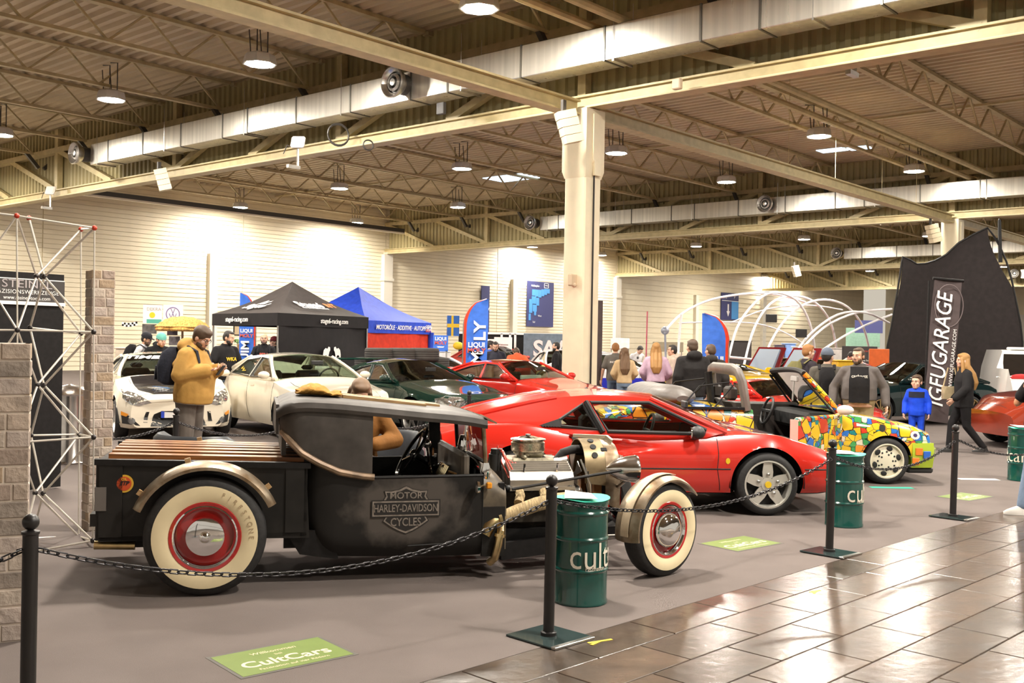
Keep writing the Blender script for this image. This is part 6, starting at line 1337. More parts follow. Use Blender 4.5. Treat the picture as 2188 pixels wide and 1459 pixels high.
# seated woman behind the hot rod, on an armchair
ch = P(775, 900, 9.1); cz = radians(-72)
AM = mat('blue_grey_leather', (.045, .05, .058), .4, noise=.2)
def tub_chair(label, pos, rz):
    c = thing('tub_armchair', label, 'armchair', pos, rz, 'tub armchairs behind the hot rod')
    s = MB(); s.cbox(-.30, -.28, .16, .30, .32, .43, .05); s.obj('seat', AM, c)
    rings = []
    for i in range(25):
        a = radians(200) + radians(-220) * 0 + radians(140) * 0; t = -radians(205) + radians(230) * i / 24; co, si = cos(t), -sin(t); hgt = .78 if 4 < i < 20 else .78 - .03 * (4 - i if i <= 4 else i - 20)
        x0, y0 = .40 * co, -.34 * si * 0 + .38 * sin(t); rings.append([(x0 * q, y0 * q + .0, z) for q, z in ((.80, .16), (1.0, .16), (1.04, .5), (1.0, hgt), (.92, hgt + .035), (.84, hgt), (.80, .45))])
    s = MB(); s.loft(rings); s.obj('back', AM, c, ang=60)
    for x in (-.24, .24):
        for y in (-.22, .24): s = MB(); s.cyl((x, y, 0), .022, .17, 'z', 10); s.obj('leg', BLACK, c)
    return c
CP1 = Vector((-1.16, 9.25, 0)); tub_chair('blue-grey tub armchair the woman sits on behind the hot rod cab', CP1, radians(-162))
c2 = P(432, 900, 8.9); tub_chair('empty blue-grey tub armchair behind the wooden bed cover', Vector((c2.x, c2.y, 0)), radians(-30)).scale = (1.05, 1.0, 1.0)
BRN = cloth('brown_canvas', (.20, .085, .02), .8, .6, 8)
r, u, hc, HR = person('person', 'brown-haired woman in a brown canvas jacket sitting behind the hot rod, head bowed', CP1 + Vector((-.22, .05, -.33)), -72, 1.68, top=BRN, bottom=cloth('grey_trousers', (.13, .11, .095)), style='long', hair='long_brown', head=(0, 28), lean=8, seated=True, puff=2.2, legs={1: [(.14, .42, .92), (.14, .44, .44)], -1: [(-.14, .42, .92), (-.14, .44, .44)]}, arms={1: [(.34, .12, 1.12), (.12, .30, 1.12)], -1: [(-.34, .12, 1.12), (-.1, .32, 1.10)]})
# ================================================================ STAND FURNITURE
# brick pillars of printed blocks: every block a part
M_br = [mat('brick_%d' % i, c, .85, noise=.22, nscale=9, bump=.5, bscale=30) for i, c in enumerate([(.46, .37, .30), (.36, .28, .23), (.50, .42, .35), (.42, .31, .21), (.47, .39, .34), (.30, .25, .21)])]
M_mort = mat('pale_mortar', (.66, .57, .48), .9, noise=.1)
def brick_pillar(label, pos, rz, w, h, rows, seed):
    r = thing('brick_pillar', label, 'pillar', pos, rz, 'brick pillars'); rnd = random.Random(seed); rh = h / rows
    s = MB(); s.box(-w / 2 + .003, -w / 2 + .003, 0, w / 2 - .003, w / 2 - .003, h - .004); s.obj('mortar', M_mort, r, smooth=False)
    for k in range(rows):
        z0 = k * rh + .004; z1 = (k + 1) * rh - .004
        for side in range(4):
            cuts = [-w / 2, w / 2] if rnd.random() < .22 else [-w / 2, rnd.uniform(-.25, .25) * w, w / 2]
            for a, b in zip(cuts[:-1], cuts[1:]):
                p = rnd.uniform(.001, .005); m = MB(); e = .004
                y0 = -w / 2 - p; d = .03
                x0, x1 = a + (e if a > -w / 2 else -p * 0), b - (e if b < w / 2 else 0)
                m.loft([[(x0, y0 + d, z0), (x1, y0 + d, z0), (x1, y0 + d, z1), (x0, y0 + d, z1)], [(x0, y0 + .006, z0), (x1, y0 + .006, z0), (x1, y0 + .006, z1), (x0, y0 + .006, z1)], [(x0 + .005, y0, z0 + .005), (x1 - .005, y0, z0 + .005), (x1 - .005, y0, z1 - .005), (x0 + .005, y0, z1 - .005)]])
                o = m.obj('brick', M_br[rnd.randrange(6)], r, ang=20); o.rotation_euler.z = side * pi / 2
    return r
brick_pillar('short brick-print pillar at the left edge, cut off by the frame', Vector((-2.755, 5.62, 0)), radians(24), .26, 1.60, 17, 3)
q = P(209, 900, 8.75); brick_pillar('tall brick-print pillar between the rod lattice and the white coupe', Vector((q.x, q.y, 0)), radians(38), .185, 2.19, 28, 5)
# rod lattice with ball nodes
lat = thing('display_lattice', 'pop-up display lattice of thin white rods with red and black ball nodes', 'display', P(118, 1160, 8.0) * 1.0); lat.location.z = 0; LO = lat.location.copy()
M_rodw = mat('white_rod', (.75, .7, .62), .3, .4); M_nr = mat('red_node', (.55, .05, .02), .4); M_nb = mat('black_node', (.02, .015, .015), .4)
def ND(px, py, Y): return P(px, py, Y) - LO
NF = {}
for c, xs in ((-1, (-128, -128, -128, -128)), (0, (36, 37, 38, 42)), (1, (202, 200, 200, 198))):
    for r_, y in enumerate((461 if c == 0 else 487 if c == 1 else 440, 705 if c < 1 else 709, 945 if c == 0 else 934 if c == 1 else 950, 1184 if c == 0 else 1155 if c == 1 else 1200)): NF[(c, r_)] = ND(xs[r_], y, 8.0 if c == 1 else 7.75 if c == 0 else 7.5)
NB = {(1, r_): ND(x, y, 8.5) for r_, (x, y) in enumerate(((173, 490), (173, 712), (169, 928), (168, 1146)))}
NB.update({(0, r_): ND(x, y, 8.3) for r_, (x, y) in enumerate(((62, 466), (64, 700), (66, 930), (68, 1150)))})
def rodp(a, b, r=.0085): s = MB(); s.tube([a, b], r, 6); s.obj('rod', M_rodw, lat)
def nodep(p, m): s = MB(); s.ell(p, .021, 10, 8); s.obj('node', m, lat)
for k_, p in list(NF.items()) + [((a, b, 1), v) for (a, b), v in NB.items()]: nodep(p, M_nr if k_[1] == 0 else M_nb)
for r_ in range(3):
    Cf = ND((78, 80, 75)[r_], (590, 822, 1053)[r_], 8.05); Cb = ND((95, 94, 92)[r_], (591, 823, 1054)[r_], 8.2); nodep(Cf, M_nb); nodep(Cb, M_nb)
    for p in (NF[(0, r_)], NF[(0, r_ + 1)], NB[(1, r_)], NB[(1, r_ + 1)]): rodp(Cf, p)
    for p in (NB[(0, r_)], NB[(0, r_ + 1)], NF[(1, r_)], NF[(1, r_ + 1)]): rodp(Cb, p)
    rodp(NF[(1, r_)], NF[(1, r_ + 1)], .006); rodp(NB[(1, r_)], NB[(1, r_ + 1)], .006); rodp(NF[(0, r_)], NF[(0, r_ + 1)], .006)
    Cl = (NF[(-1, r_)] + NF[(0, r_ + 1)]) / 2
    for p in (NF[(-1, r_)], NF[(-1, r_ + 1)], NF[(0, r_)], NF[(0, r_ + 1)]): rodp(Cl, p)
for r_ in range(4):
    rodp(NF[(0, r_)], NF[(1, r_)]); rodp(NF[(-1, r_)], NF[(0, r_)]); rodp(NF[(1, r_)], NB[(1, r_)])
    if r_: rodp(NB[(0, r_)], NB[(1, r_)])
# black exhibition panel with header lettering
a = P(-60, 940, 10.2); b = P(131, 935, 11.0); d = (b - a); d.z = 0; L_ = d.length; pn = thing('exhibition_panel', 'tall black exhibition panel with a lettered header strip behind the lattice', 'panel', Vector((a.x, a.y, 0)), atan2(d.y, d.x))
zt_ = EYE - (585 - 712) / F * 10.6
s = MB(); s.box(0, 0, .02, L_, .06, zt_); s.obj('board', BLACK, pn, smooth=False)
s = MB(); s.box(0, -.012, zt_ - .30, L_, 0, zt_ - .07); hd_ = s.obj('header', mat('dark_grey_print', (.05, .045, .042), .5), pn, smooth=False)
s = MB(); s.box(0, -.03, zt_ - .335, L_, 0, zt_ - .30); s.box(0, -.015, zt_ - .075, L_, 0, zt_ - .065); s.obj('white_ledge', WHITE, pn, smooth=False)
text('header_lettering', 'STEINEL', .115, mat('grey_print', (.4, .36, .36), .5), hd_, (L_ - .42, -.014, zt_ - .125), bold=.0, sx=1.35); text('header_lettering', 'PRÄZISIONSWERKZEUGE', .058, WHITE, hd_, (L_ - .44, -.014, zt_ - .205), sx=1.05, space=1.1); text('header_lettering', 'www.steinel-tools.com', .055, WHITE, hd_, (L_ - .42, -.014, zt_ - .265))
# dark motorbike parts at its foot are too hidden to tell apart: one low stand
q = G(115, 938); s = MB(); s.cbox(-.5, -.12, .0, .5, .12, .05, .01); s.ell((.15, -.05, .1), (.14, .1, .1)); s.ell((-.1, 0, .12), (.2, .1, .12)); s.tube([(.3, -.1, .05), (.45, -.12, .2), (.55, -.05, .1)], .01, 6); tag(s.obj('folded_stand', BLACKP, None, (q.x, q.y, 0), .1), 'low black folded stand at the foot of the black panel', 'stand')
# silver drum-like bin with lettering
q = P(150, 850, 13.2); q.z = 0; bn = thing('silver_bin', 'shiny silver drum with vertical lettering between the black panel and the tall brick pillar', 'bin', q)
s = MB(); s.lathe([(0, 0), (.27, 0), (.28, .02), (.27, .04), (.27, .86), (.285, .88), (.27, .9), (.2, .96), (.0, 1.0)], n=28); s.obj('drum', mat('silver_drum', (.72, .68, .66), .2, 1, noise=.1), bn)
for k, c in enumerate('Abfall'[::1]):
    t = text('letter', c, .12, WHITE, bn, (-.14, -.245, .36 + .075 * k), (pi / 2, -pi / 2, -.45))
# barrels ---------------------------------------------------------------
M_bar2 = mat('dark_green_drum', (.003, .062, .05), .2, coat=.6, noise=.08, nscale=4)
def barrel(label, p, h=.655, R=.172, ta=-60, lid=1, txt='cultcars', turn=0):
    r = thing('oil_drum', label, 'barrel', p, 0, 'green oil drums'); z = h
    prof = [(0, .008), (R * .95, .008), (R * .96, 0), (R * 1.0, .004), (R * 1.0, .02), (R * .97, .03)]
    for f in (.335, .635, .885): prof += [(R * .97, z * f - .014), (R * 1.015, z * f - .004), (R * 1.015, z * f + .004), (R * .97, z * f + .014)]
    prof += [(R * .965, z - .03), (R * 1.0, z - .02), (R * 1.0, z), (R * .95, z), (R * .94, z - .012), (0, z - .012)]
    s = MB(); s.lathe(prof, n=40); s.obj('drum', M_bar2, r)
    rnd = random.Random(int(p.x * 100)); pts = [(R * 1.04 * (1 + .08 * sin(3 * a + turn)) * cos(a), R * 1.04 * (1 + .05 * cos(2 * a)) * sin(a)) for a in [i * 2 * pi / 24 for i in range(24)]]
    s = MB(); s.v = [(x, y, z + .004 + .012 * max(0, sin(2 * a_ + turn))) for (x, y), a_ in zip(pts, [i * 2 * pi / 24 for i in range(24)])] + [(0, 0, z + .012)]; s.f = [(i, (i + 1) % 24, 24) for i in range(24)]; s.mi = [0] * 24; o = s.obj('paper_sheet', mat('teal_sheet', (.03, .42, .30), .5), r); smod(o, 'SOLIDIFY', thickness=.002)
    s = MB(); s.prism([(-R * .7, -R * .8, z + .022), (R * .5, -R * .85, z + .022), (R * .35, R * .2, z + .03), (-R * .6, R * .75, z + .034)], (0, 0, .0015)); s.obj('white_card', WHITE, r)
    def wrap(body, size, zc, a0, sx, mt):
        a = a0
        adv = {'c': .438, 'u': .5, 'l': .219, 't': .333, 'r': .396, 'a': .427, 's': .385, 'F': .469, 'z': .417, 'i': .219, 'n': .5, 'o': .552}
        for ch in body:
            w = adv.get(ch, .6) * size * sx; a += w / 2 / R
            if ch != ' ': t = text('letter', ch, size, mt, r, (R * 1.0 * sin(a), -R * 1.0 * cos(a), zc), (pi / 2, 0, a), sx=sx, depth=.001, bold=-.005)
            a += w / 2 / R
    wrap(txt, .235, z * .475, radians(ta), .85, mat('cream_print', (.72, .66, .55), .5)); wrap('Faszination', .04, z * .365, radians(ta + 35), .8, mat('cream_print', (.72, .66, .55)))
    return r
g = G(1240, 1284); barrel('green oil drum lettered in cream next to the front whitewall wheel', Vector((g.x, g.y, 0)), ta=-30)
g = G(1803, 1122); barrel('green oil drum lettered in cream in front of the nose of the red sports coupe', Vector((g.x, g.y, 0)), ta=-12, turn=1.2)
g = G(2180, 1026); barrel('green oil drum at the right edge of the picture', Vector((g.x + .02, g.y, 0)), ta=-190, turn=2.2, h=.66)
# barrier posts and chains ------------------------------------------------
M_post = mat('black_post', (.014, .012, .012), .38, noise=.2); M_chain = mat('dark_chain', (.035, .033, .036), .35, .7)
def post(label, p, rz=0, lean=0, h=.90, plate='glass'):
    r = thing('barrier_post', label, 'post', p, rz, 'black chain posts'); 
    s = MB(); s.lathe([(0, .012), (.031, .012), (.031, h - .075), (.036, h - .07), (.036, h - .06), (.012, h - .055), (.012, h - .045)], n=20)
    s.obj('tube', M_post, r)
    s = MB(); s.ell((0, 0, h - .022), .034, 20, 14); s.obj('ball', M_post, r)
    s = MB(); s.cbox(-.17, -.17, 0, .17, .17, .012, .003); o = s.obj('foot_plate', mat('dark_glass_plate', (.03, .045, .045), .08), r)
    s = MB(); s.cbox(-.165, -.20, .0, .165, -.165, .014, .002); s.obj('metal_edge', STEEL, r)
    s = MB(); s.lathe([(.032, .012), (.045, .012), (.045, .03), (.032, .035)], n=16); s.obj('collar', M_post, r)
    for q in (-1, 1): s = MB(); s.tube([(q * .03, 0, h - .13), (q * .05, 0, h - .135), (q * .05, 0, h - .15)], .004, 6); s.obj('chain_hook', M_post, r)
    if lean: r.rotation_euler = (0, lean, rz)
    return r
g1, g2, g3 = G(1172, 1361), G(1772, 1181), G(2036, 1105)
posts = [(Vector((-1.965, 4.25, 0)), 'black barrier post at the lower left, its foot below the frame'), (Vector((g1.x, g1.y, 0)), 'black barrier post in front of the green drum and engine'), (Vector((g2.x, g2.y, 0)), 'black barrier post in front of the second green drum'), (Vector((g3.x, g3.y, 0)), 'black barrier post right of the painted convertible')]
for i, (p, l) in enumerate(posts): post(l, p, erz if i else .3, [0, .006, .03, .036][i])
link_m = MB(); hl, hw_ = .0225, .0105
pts = [(hl * .6 * math.copysign(1, cos(t)) + hw_ * cos(t), hw_ * 1.05 * sin(t), 0) for t in [i * pi / 6 + pi / 12 for i in range(12)]]
link_m.tube(pts, .0036, 5, closed=True); LINK = link_m.mesh('link', M_chain)
def chain(label, a, b, sag, pitch=.040, group='barrier chains', sc=1.0):
    r = thing('barrier_chain', label, 'chain', a, 0, group); d = b - a; n0 = 400
    pts = [Vector((d.x * t, d.y * t, d.z * t - 4 * sag * t * (1 - t))) for t in [i / n0 for i in range(n0 + 1)]]; acc = 0; k = 0; nxt = 0
    for i in range(n0):
        sl = (pts[i + 1] - pts[i]).length
        while nxt <= acc + sl and k < 290:
            p = pts[i].lerp(pts[i + 1], (nxt - acc) / sl); dr = (pts[i + 1] - pts[i]).normalized(); o = put('link', LINK, r, p); q = dr.to_track_quat('X', 'Z') @ Quaternion((1, 0, 0), pi / 4 + (pi / 2 if k % 2 else 0)); o.rotation_mode = 'QUATERNION'; o.rotation_quaternion = q; o.scale = (sc, sc, sc); nxt += pitch * sc; k += 1
        acc += sl
hz = .755
def hk(i, q): p = posts[i][0]; d = (posts[min(i + 1, 3)][0] - posts[max(i - 1, 0)][0]).normalized(); return p + d * q * .05 + Vector((0, 0, hz)) + Vector((1, 0, 0)) * ([0, .006, .03, .036][i] * hz)
chain('sagging dark chain crossing in front of the rear whitewall wheel', hk(0, 1), hk(1, -1), .225)
chain('sagging dark chain crossing in front of the front whitewall wheel', hk(1, 1), hk(2, -1), .19)
chain('sagging dark chain in front of the convertible wheel', hk(2, 1), hk(3, -1), .17)
chain('dark chain leaving the first post to the left edge', hk(0, -1), hk(0, -1) + Vector((-.9, -.7, -.10)), .08)
chain('dark chain running from the last post to the right edge drum', hk(3, 1), Vector((7.0, 12.6, .74)), .24)
# far row of posts
far_p = []
for (px, ty, Y, lab) in ((377, 876, 10.5, 'black barrier post in front of the white coupe with black bonnet'), (1003, 832, 15.2, 'black barrier post in front of the dark green coupe'), (1253, 828, 17.0, 'black barrier post behind the red sports coupe roof')):
    p = P(px, ty, Y); p.z = 0; post(lab, p, .2); far_p.append(p)
z_ = Vector((0, 0, hz))
chain('thin dark chain in front of the white coupe, left of the mustard jacket', far_p[0] + z_ - Vector((.05, 0, 0)), P(205, 938, 9.0), .05, sc=1.0)
chain('thin dark chain from the far post towards the hot rod cab', far_p[0] + z_ + Vector((.05, 0, 0)), P(640, 905, 13.5), .14, sc=1.3)
chain('thin dark chain in front of the dark green coupe lamps', far_p[1] + z_ - Vector((.05, 0, 0)), P(845, 915, 12.5), .12, sc=1.3)
chain('thin dark chain right of the post by the dark green coupe', far_p[1] + z_ + Vector((.05, 0, 0)), far_p[2] + z_, .25, sc=1.3)
# foot stickers on the carpet --------------------------------------------------
M_gr = mat('lime_sticker', (.15, .21, .045), .5, noise=.05); 
def sticker(label, c, w, d, rz, lines=1, m=M_gr):
    r = thing('floor_sticker', label, 'sticker', c, rz, 'floor stickers'); s = MB(); s.box(-w / 2 - .02, -d / 2 - .02, .0006, w / 2 + .02, d / 2 + .02, .0016); s.obj('edge', mat('dark_sticker_edge', (.09, .08, .07), .6), r, smooth=False)
    s = MB(); s.box(-w / 2, -d / 2, .0016, w / 2, d / 2, .0026); s.obj('print', m, r, smooth=False)
    if lines:
        PR = mat('sticker_print', (.72, .62, .42), .5)
        for t, sz, y in (('Willkommen', .055, .12), ('bei', .04, .055), ('CultCars', .15, -.05), ('Faszination auf vier Rädern', .04, -.15)): text('lettering', t, sz * d / .42, PR, r, (0, y * d / .42, .0032), (0, 0, 0), depth=.0003, bold=.02 if sz > .1 else 0)
    return r
c = G(604, 1402); e1_, e2_ = G(470, 1407), G(733, 1393); sticker('green welcome sticker with cream lettering in the foreground carpet', Vector((c.x, c.y, 0)), .62, .38, radians(40))
c = G(1583, 1161); sticker('green sticker with lettering on the carpet between the drums', Vector((c.x, c.y, 0)), .58, .38, radians(40))
c = G(2062, 1061); sticker('yellow-green sticker behind the last barrier post', Vector((c.x, c.y, 0)), .55, .36, radians(40))
c = G(1905, 1042); sticker('thin teal sheet beneath the painted convertible', Vector((c.x, c.y, 0)), .5, .12, 0, 0, mat('teal_sheet', (.03, .42, .30), .5))
c = G(2090, 1024); sticker('pale sticker on the grey floor near the right edge drum', Vector((c.x, c.y, 0)), .5, .16, 0, 0, mat('pale_sticker', (.6, .5, .45), .5))
# folded canvas on the hot rod roof
s = MB(); rnd = random.Random(4); rings = []
for k in range(19):
    t = k / 18; w = (.13 + .05 * sin(pi * t)) * (1 if 0 < k < 18 else .5); hgt = .085 * (sin(pi * min(1, t * 1.25)) ** .6 if 0 < t < .8 else .5)
    rings.append([(-.15 + .32 * t + .015 * sin(5 * a + k), w * cos(a) * (1 + .08 * sin(4 * a + k * 1.7)), max(.004, hgt * (.5 + .5 * sin(a)) * (1 + .18 * sin(6 * a + k * 2.1)))) for a in [i * 2 * pi / 22 for i in range(22)]])
s.loft(rings); cv = s.obj('folded_canvas', cloth('ochre_canvas', (.40, .21, .045), .85, .9, 16)); smod(cv, 'SUBSURF', levels=1, render_levels=1)
cv.matrix_world = rod.matrix_basis @ Matrix.Translation((.72, .70, 1.242)) @ Matrix.Rotation(.045, 4, 'Y'); tag(cv, 'crumpled ochre canvas lying on the hot rod roof', 'canvas')
# ---------------------------------------------------------------- tents
def tent(name, label, c0, c1, c2, zt, ze, zv, peak, mroof, mval, walls, mwall, mback=None):
    """canopy over corner c0 (nearest), c1 (left), c2 (right); world points on the ground"""
    c3 = c1 + c2 - c0; C = [c0, c2, c3, c1]; ctr = (c1 + c2) / 2
    r = thing(name, label, 'tent', (ctr.x, ctr.y, 0)); L = [Vector((p.x - ctr.x, p.y - ctr.y, 0)) for p in C]
    for i in range(4):
        a, b = L[i], L[(i + 1) % 4]; mb = MB(); n = 10
        for k in range(n + 1):
            t = k / n
            for j in range(n + 1):
                u = j / n; e = a.lerp(b, u); sag = -.10 * sin(pi * t) - .05 * sin(pi * u) * sin(pi * t); q = e * (1 - t); mb.v.append((q.x, q.y, ze + (peak - ze) * t + sag * (peak - ze)))
        mb.f = [(k * (n + 1) + j, k * (n + 1) + j + 1, (k + 1) * (n + 1) + j + 1, (k + 1) * (n + 1) + j) for k in range(n) for j in range(n)]; mb.mi = [0] * len(mb.f); o = mb.obj('roof_panel', mroof, r, ang=80); smod(o, 'SOLIDIFY', thickness=.012)
        mb = MB(); m = 14
        for z in (zv, (zv + ze) / 2, ze):
            for j in range(m + 1): e = a.lerp(b, j / m) * (1.004 + .003 * sin(j * 1.7)); mb.v.append((e.x, e.y, z))
        mb.f = [(k * (m + 1) + j, k * (m + 1) + j + 1, (k + 1) * (m + 1) + j + 1, (k + 1) * (m + 1) + j) for k in range(2) for j in range(m)]; mb.mi = [0] * len(mb.f); o = mb.obj('valance', mval, r, ang=80); smod(o, 'SOLIDIFY', thickness=.012)
        s = MB(); s.tube([a * .985, a * .985 + Vector((0, 0, ze - .05))], .025, 8); s.obj('leg', STEEL, r)
        s = MB(); s.tube([a * .98 + Vector((0, 0, ze - .03)), a * .5 + Vector((0, 0, ze + .5 * (peak - ze) - .13 * (peak - ze))), Vector((0, 0, peak - .02))], .012, 6); s.obj('roof_rib', mroof, r)
        if i in walls:
            mb = MB(); m = 30; nz = 14; a2, b2 = a * .985, b * .985; d = (b2 - a2).normalized(); nn = Vector((d.y, -d.x, 0))
            for k in range(nz + 1):
                z = .03 + (zv + .05 - .03) * k / nz
                for j in range(m + 1): t = j / m; e = a2.lerp(b2, t) + nn * (.02 * sin(9 * t + 3 * k / nz) + .018 * sin(17 * t - 5 * k / nz) + .012 * sin(4 * t + 9 * k / nz)); mb.v.append((e.x, e.y, z))
            mb.f = [(k * (m + 1) + j, k * (m + 1) + j + 1, (k + 1) * (m + 1) + j + 1, (k + 1) * (m + 1) + j) for k in range(nz) for j in range(m)]; mb.mi = [0] * len(mb.f); o = mb.obj('side_wall', mwall, r, ang=80); smod(o, 'SOLIDIFY', thickness=.01)
    return r, L
M_tb = cloth('tent_black', (.012, .010, .011), .7, .3, 3); M_tbr = cloth('tent_charcoal', (.042, .034, .032), .6, .2, 3); M_blue = cloth('tent_blue', (.025, .07, .55), .6, .2, 3); M_redw = cloth('tent_red', (.55, .035, .015), .7, .3, 3)
def onplane(px, py, Y): p = P(px, py, Y); return p
ze_ = 2.36; c0 = PZ(594, 669, ze_) if 0 else P(594, 668, 24); ze_ = c0.z
def zpt(px, py, z): return PZ(px, py, z)
# the eaves of the black tent share one height above eye level
c1 = zpt(454, 670.5, ze_); c2 = zpt(787, 678, ze_)
r, L = tent('gazebo_tent', 'black pop-up tent with white lettering and one closed side', Vector((c0.x, c0.y, 0)), Vector((c1.x, c1.y, 0)), Vector((c2.x, c2.y, 0)), 0, ze_, ze_ - .30, EYE + (718 - 594) / F * 25.6, M_tbr, M_tb, (0,), M_tb)
def onside(r, La, Lb, t, z, body, size, m, tilt=0, off=.02, bold=.015, shear=0, sx=1, name='lettering'):
    d = Lb - La; a = atan2(d.y, d.x); e = La.lerp(Lb, t); n = Vector((sin(a), -cos(a), 0)); e = e * (1 if not tilt else 1); q = e + n * off; return text(name, body, size, m, r, (q.x, q.y, z), (pi / 2 - tilt, 0, a), bold=bold, shear=shear, sx=sx)
onside(r, L[0], L[1], .58, ze_ - .15, 'stage6-racing.com', .17, WHITE, off=.045)
onside(r, L[3], L[0], .42, ze_ - .15, 'stage6-racing.com', .17, WHITE, off=.045)
def onroof(La, Lb, u, t, body, size, m, pk, lift=.05, **k):
    e = La.lerp(Lb, u) * (1 - t); d = Lb - La; a = atan2(d.y, d.x); dist = ((La + Lb) / 2).length; tilt = pi / 2 - atan2((pk - ze_) * .92, dist); z = ze_ + (pk - ze_) * t - .10 * sin(pi * t) * (pk - ze_) - .05 * sin(pi * u) * sin(pi * t) * (pk - ze_)
    n = Vector((sin(a), -cos(a), 0)) * lift * .6; return text('roof_lettering', body, size, m, r, (e.x + n.x, e.y + n.y, z + lift), (pi / 2 - tilt, 0, a), **k)
PKB = EYE + (718 - 594) / F * 25.6
onroof(L[0], L[1], .42, .37, 'Stage6', .42, WHITE, PKB, bold=.03); onroof(L[0], L[1], .46, .24, 'HIGH QUALITY PERFORMANCE', .08, WHITE, PKB, bold=.02); onroof(L[0], L[1], .78, .36, 'R/T', .30, mat('orange_print', (.75, .22, .05), .5), PKB, bold=.04)
onroof(L[3], L[0], .52, .42, 'Jet', .36, WHITE, PKB, bold=.03, shear=.5); onroof(L[3], L[0], .46, .28, 'Stage6', .40, WHITE, PKB, bold=.03, shear=.4)
onside(r, L[0], L[1], .55, .88, 'GORILT', .32, WHITE, off=.06, bold=.02)
d_ = (L[1] - L[0]); aa = atan2(d_.y, d_.x); 
for q in (-1, 1):      # two standing animal silhouettes in white print
    e = put('animal_print', None, r); ee = L[0].lerp(L[1], .55 + q * .062); n = Vector((sin(aa), -cos(aa), 0)) * .055; e.location = (ee.x + n.x, ee.y + n.y, 1.06); e.rotation_euler = (0, 0, aa); e.scale = (-q * .9, 1, .9)
    o = [(-.16, .0), (-.10, 0), (-.09, .14), (-.02, .17), (.04, .13), (.05, 0), (.10, 0), (.10, .16), (.14, .26), (.18, .30), (.17, .38), (.10, .40), (.05, .34), (-.05, .36), (-.13, .30), (-.16, .18)]
    s = MB(); s.prism([(x, 0, z) for x, z in o], (0, -.004, 0)); s.obj('print', WHITE, e, smooth=False)
# blue tent
YB = 33.0; zb_ = EYE + (724.5 - 691) / F * YB; c0 = P(921, 692, YB); c1 = zpt(760, 683, zb_) ; 
cB0 = Vector((c0.x, c0.y, 0)); dB = (Vector((L[1].x, L[1].y, 0)) - Vector((L[0].x, L[0].y, 0))).normalized(); cL = cB0 - dB * 3.9; nB = Vector((-dB.y, dB.x, 0))
rb, LB = tent('gazebo_tent', 'blue pop-up tent with a red wall behind the black tent', cL, cL + nB * 3.0, cB0, 0, zb_, zb_ - .36, EYE + (721 - 614) / F * (YB - .8), M_blue, M_blue, (0,), M_redw)
onside(rb, LB[0], LB[1], .56, zb_ - .19, 'MOTORÖLE · ADDITIVE · AUTOPFLEGE', .19, WHITE, off=.05, shear=.15, sx=1.02); onside(rb, LB[0], LB[1], .935, zb_ - .12, 'LIQUI', .13, WHITE, off=.05); onside(rb, LB[0], LB[1], .935, zb_ - .25, 'MOLY', .13, mat('red_print', (.6, .1, .06)), off=.05)
s = MB(); a_ = LB[1]; s.loft([[Vector((a_.x, a_.y, z)) + Vector((.10 * cos(q), .10 * sin(q), 0)) for q in [i * pi / 4 for i in range(8)]] for z in (.05, zb_ - .3)]); s.obj('corner_sleeve', M_blue, rb)
# stack of wide tyres behind the dark green coupe
for i, (px, py, Y) in enumerate(((812, 0, 22.5), (861, 0, 22.6), (906, 0, 22.7), (790, 1, 22.9), (838, 1, 22.9), (884, 1, 22.9), (928, 1, 23.0))):
    p = P(px, 757 if py == 0 else 777, Y); s = MB(); R_ = .33; s.lathe([(.2, -.13), (.25, -.14), (R_ - .02, -.135), (R_, -.11), (R_, .11), (R_ - .02, .135), (.25, .14), (.2, .13)], n=28)
    for k in range(4): s.lathe([(R_ + .001, -.1 + .05 * k), (R_ + .006, -.09 + .05 * k), (R_ + .006, -.065 + .05 * k), (R_ + .001, -.055 + .05 * k)], n=28)
    tag(s.obj('slick_tyre', mat('dusty_rubber', (.035, .03, .026), .8, noise=.2), None, (p.x, p.y, p.z)), ('top ' if py == 0 else 'lower ') + ('left', 'middle', 'right', 'leftmost', 'second', 'third', 'rightmost')[i] + ' wide black tyre of the pile behind the dark green coupe', 'tyre', 'pile of wide tyres')
p = P(860, 800, 22.9); s = MB(); s.cbox(-1.0, -.4, 0, 1.0, .4, P(860, 789, 22.9).z, .03); tag(s.obj('tyre_rack', BLACKP, None, (p.x, p.y, 0)), 'black rack carrying the pile of wide tyres', 'rack')
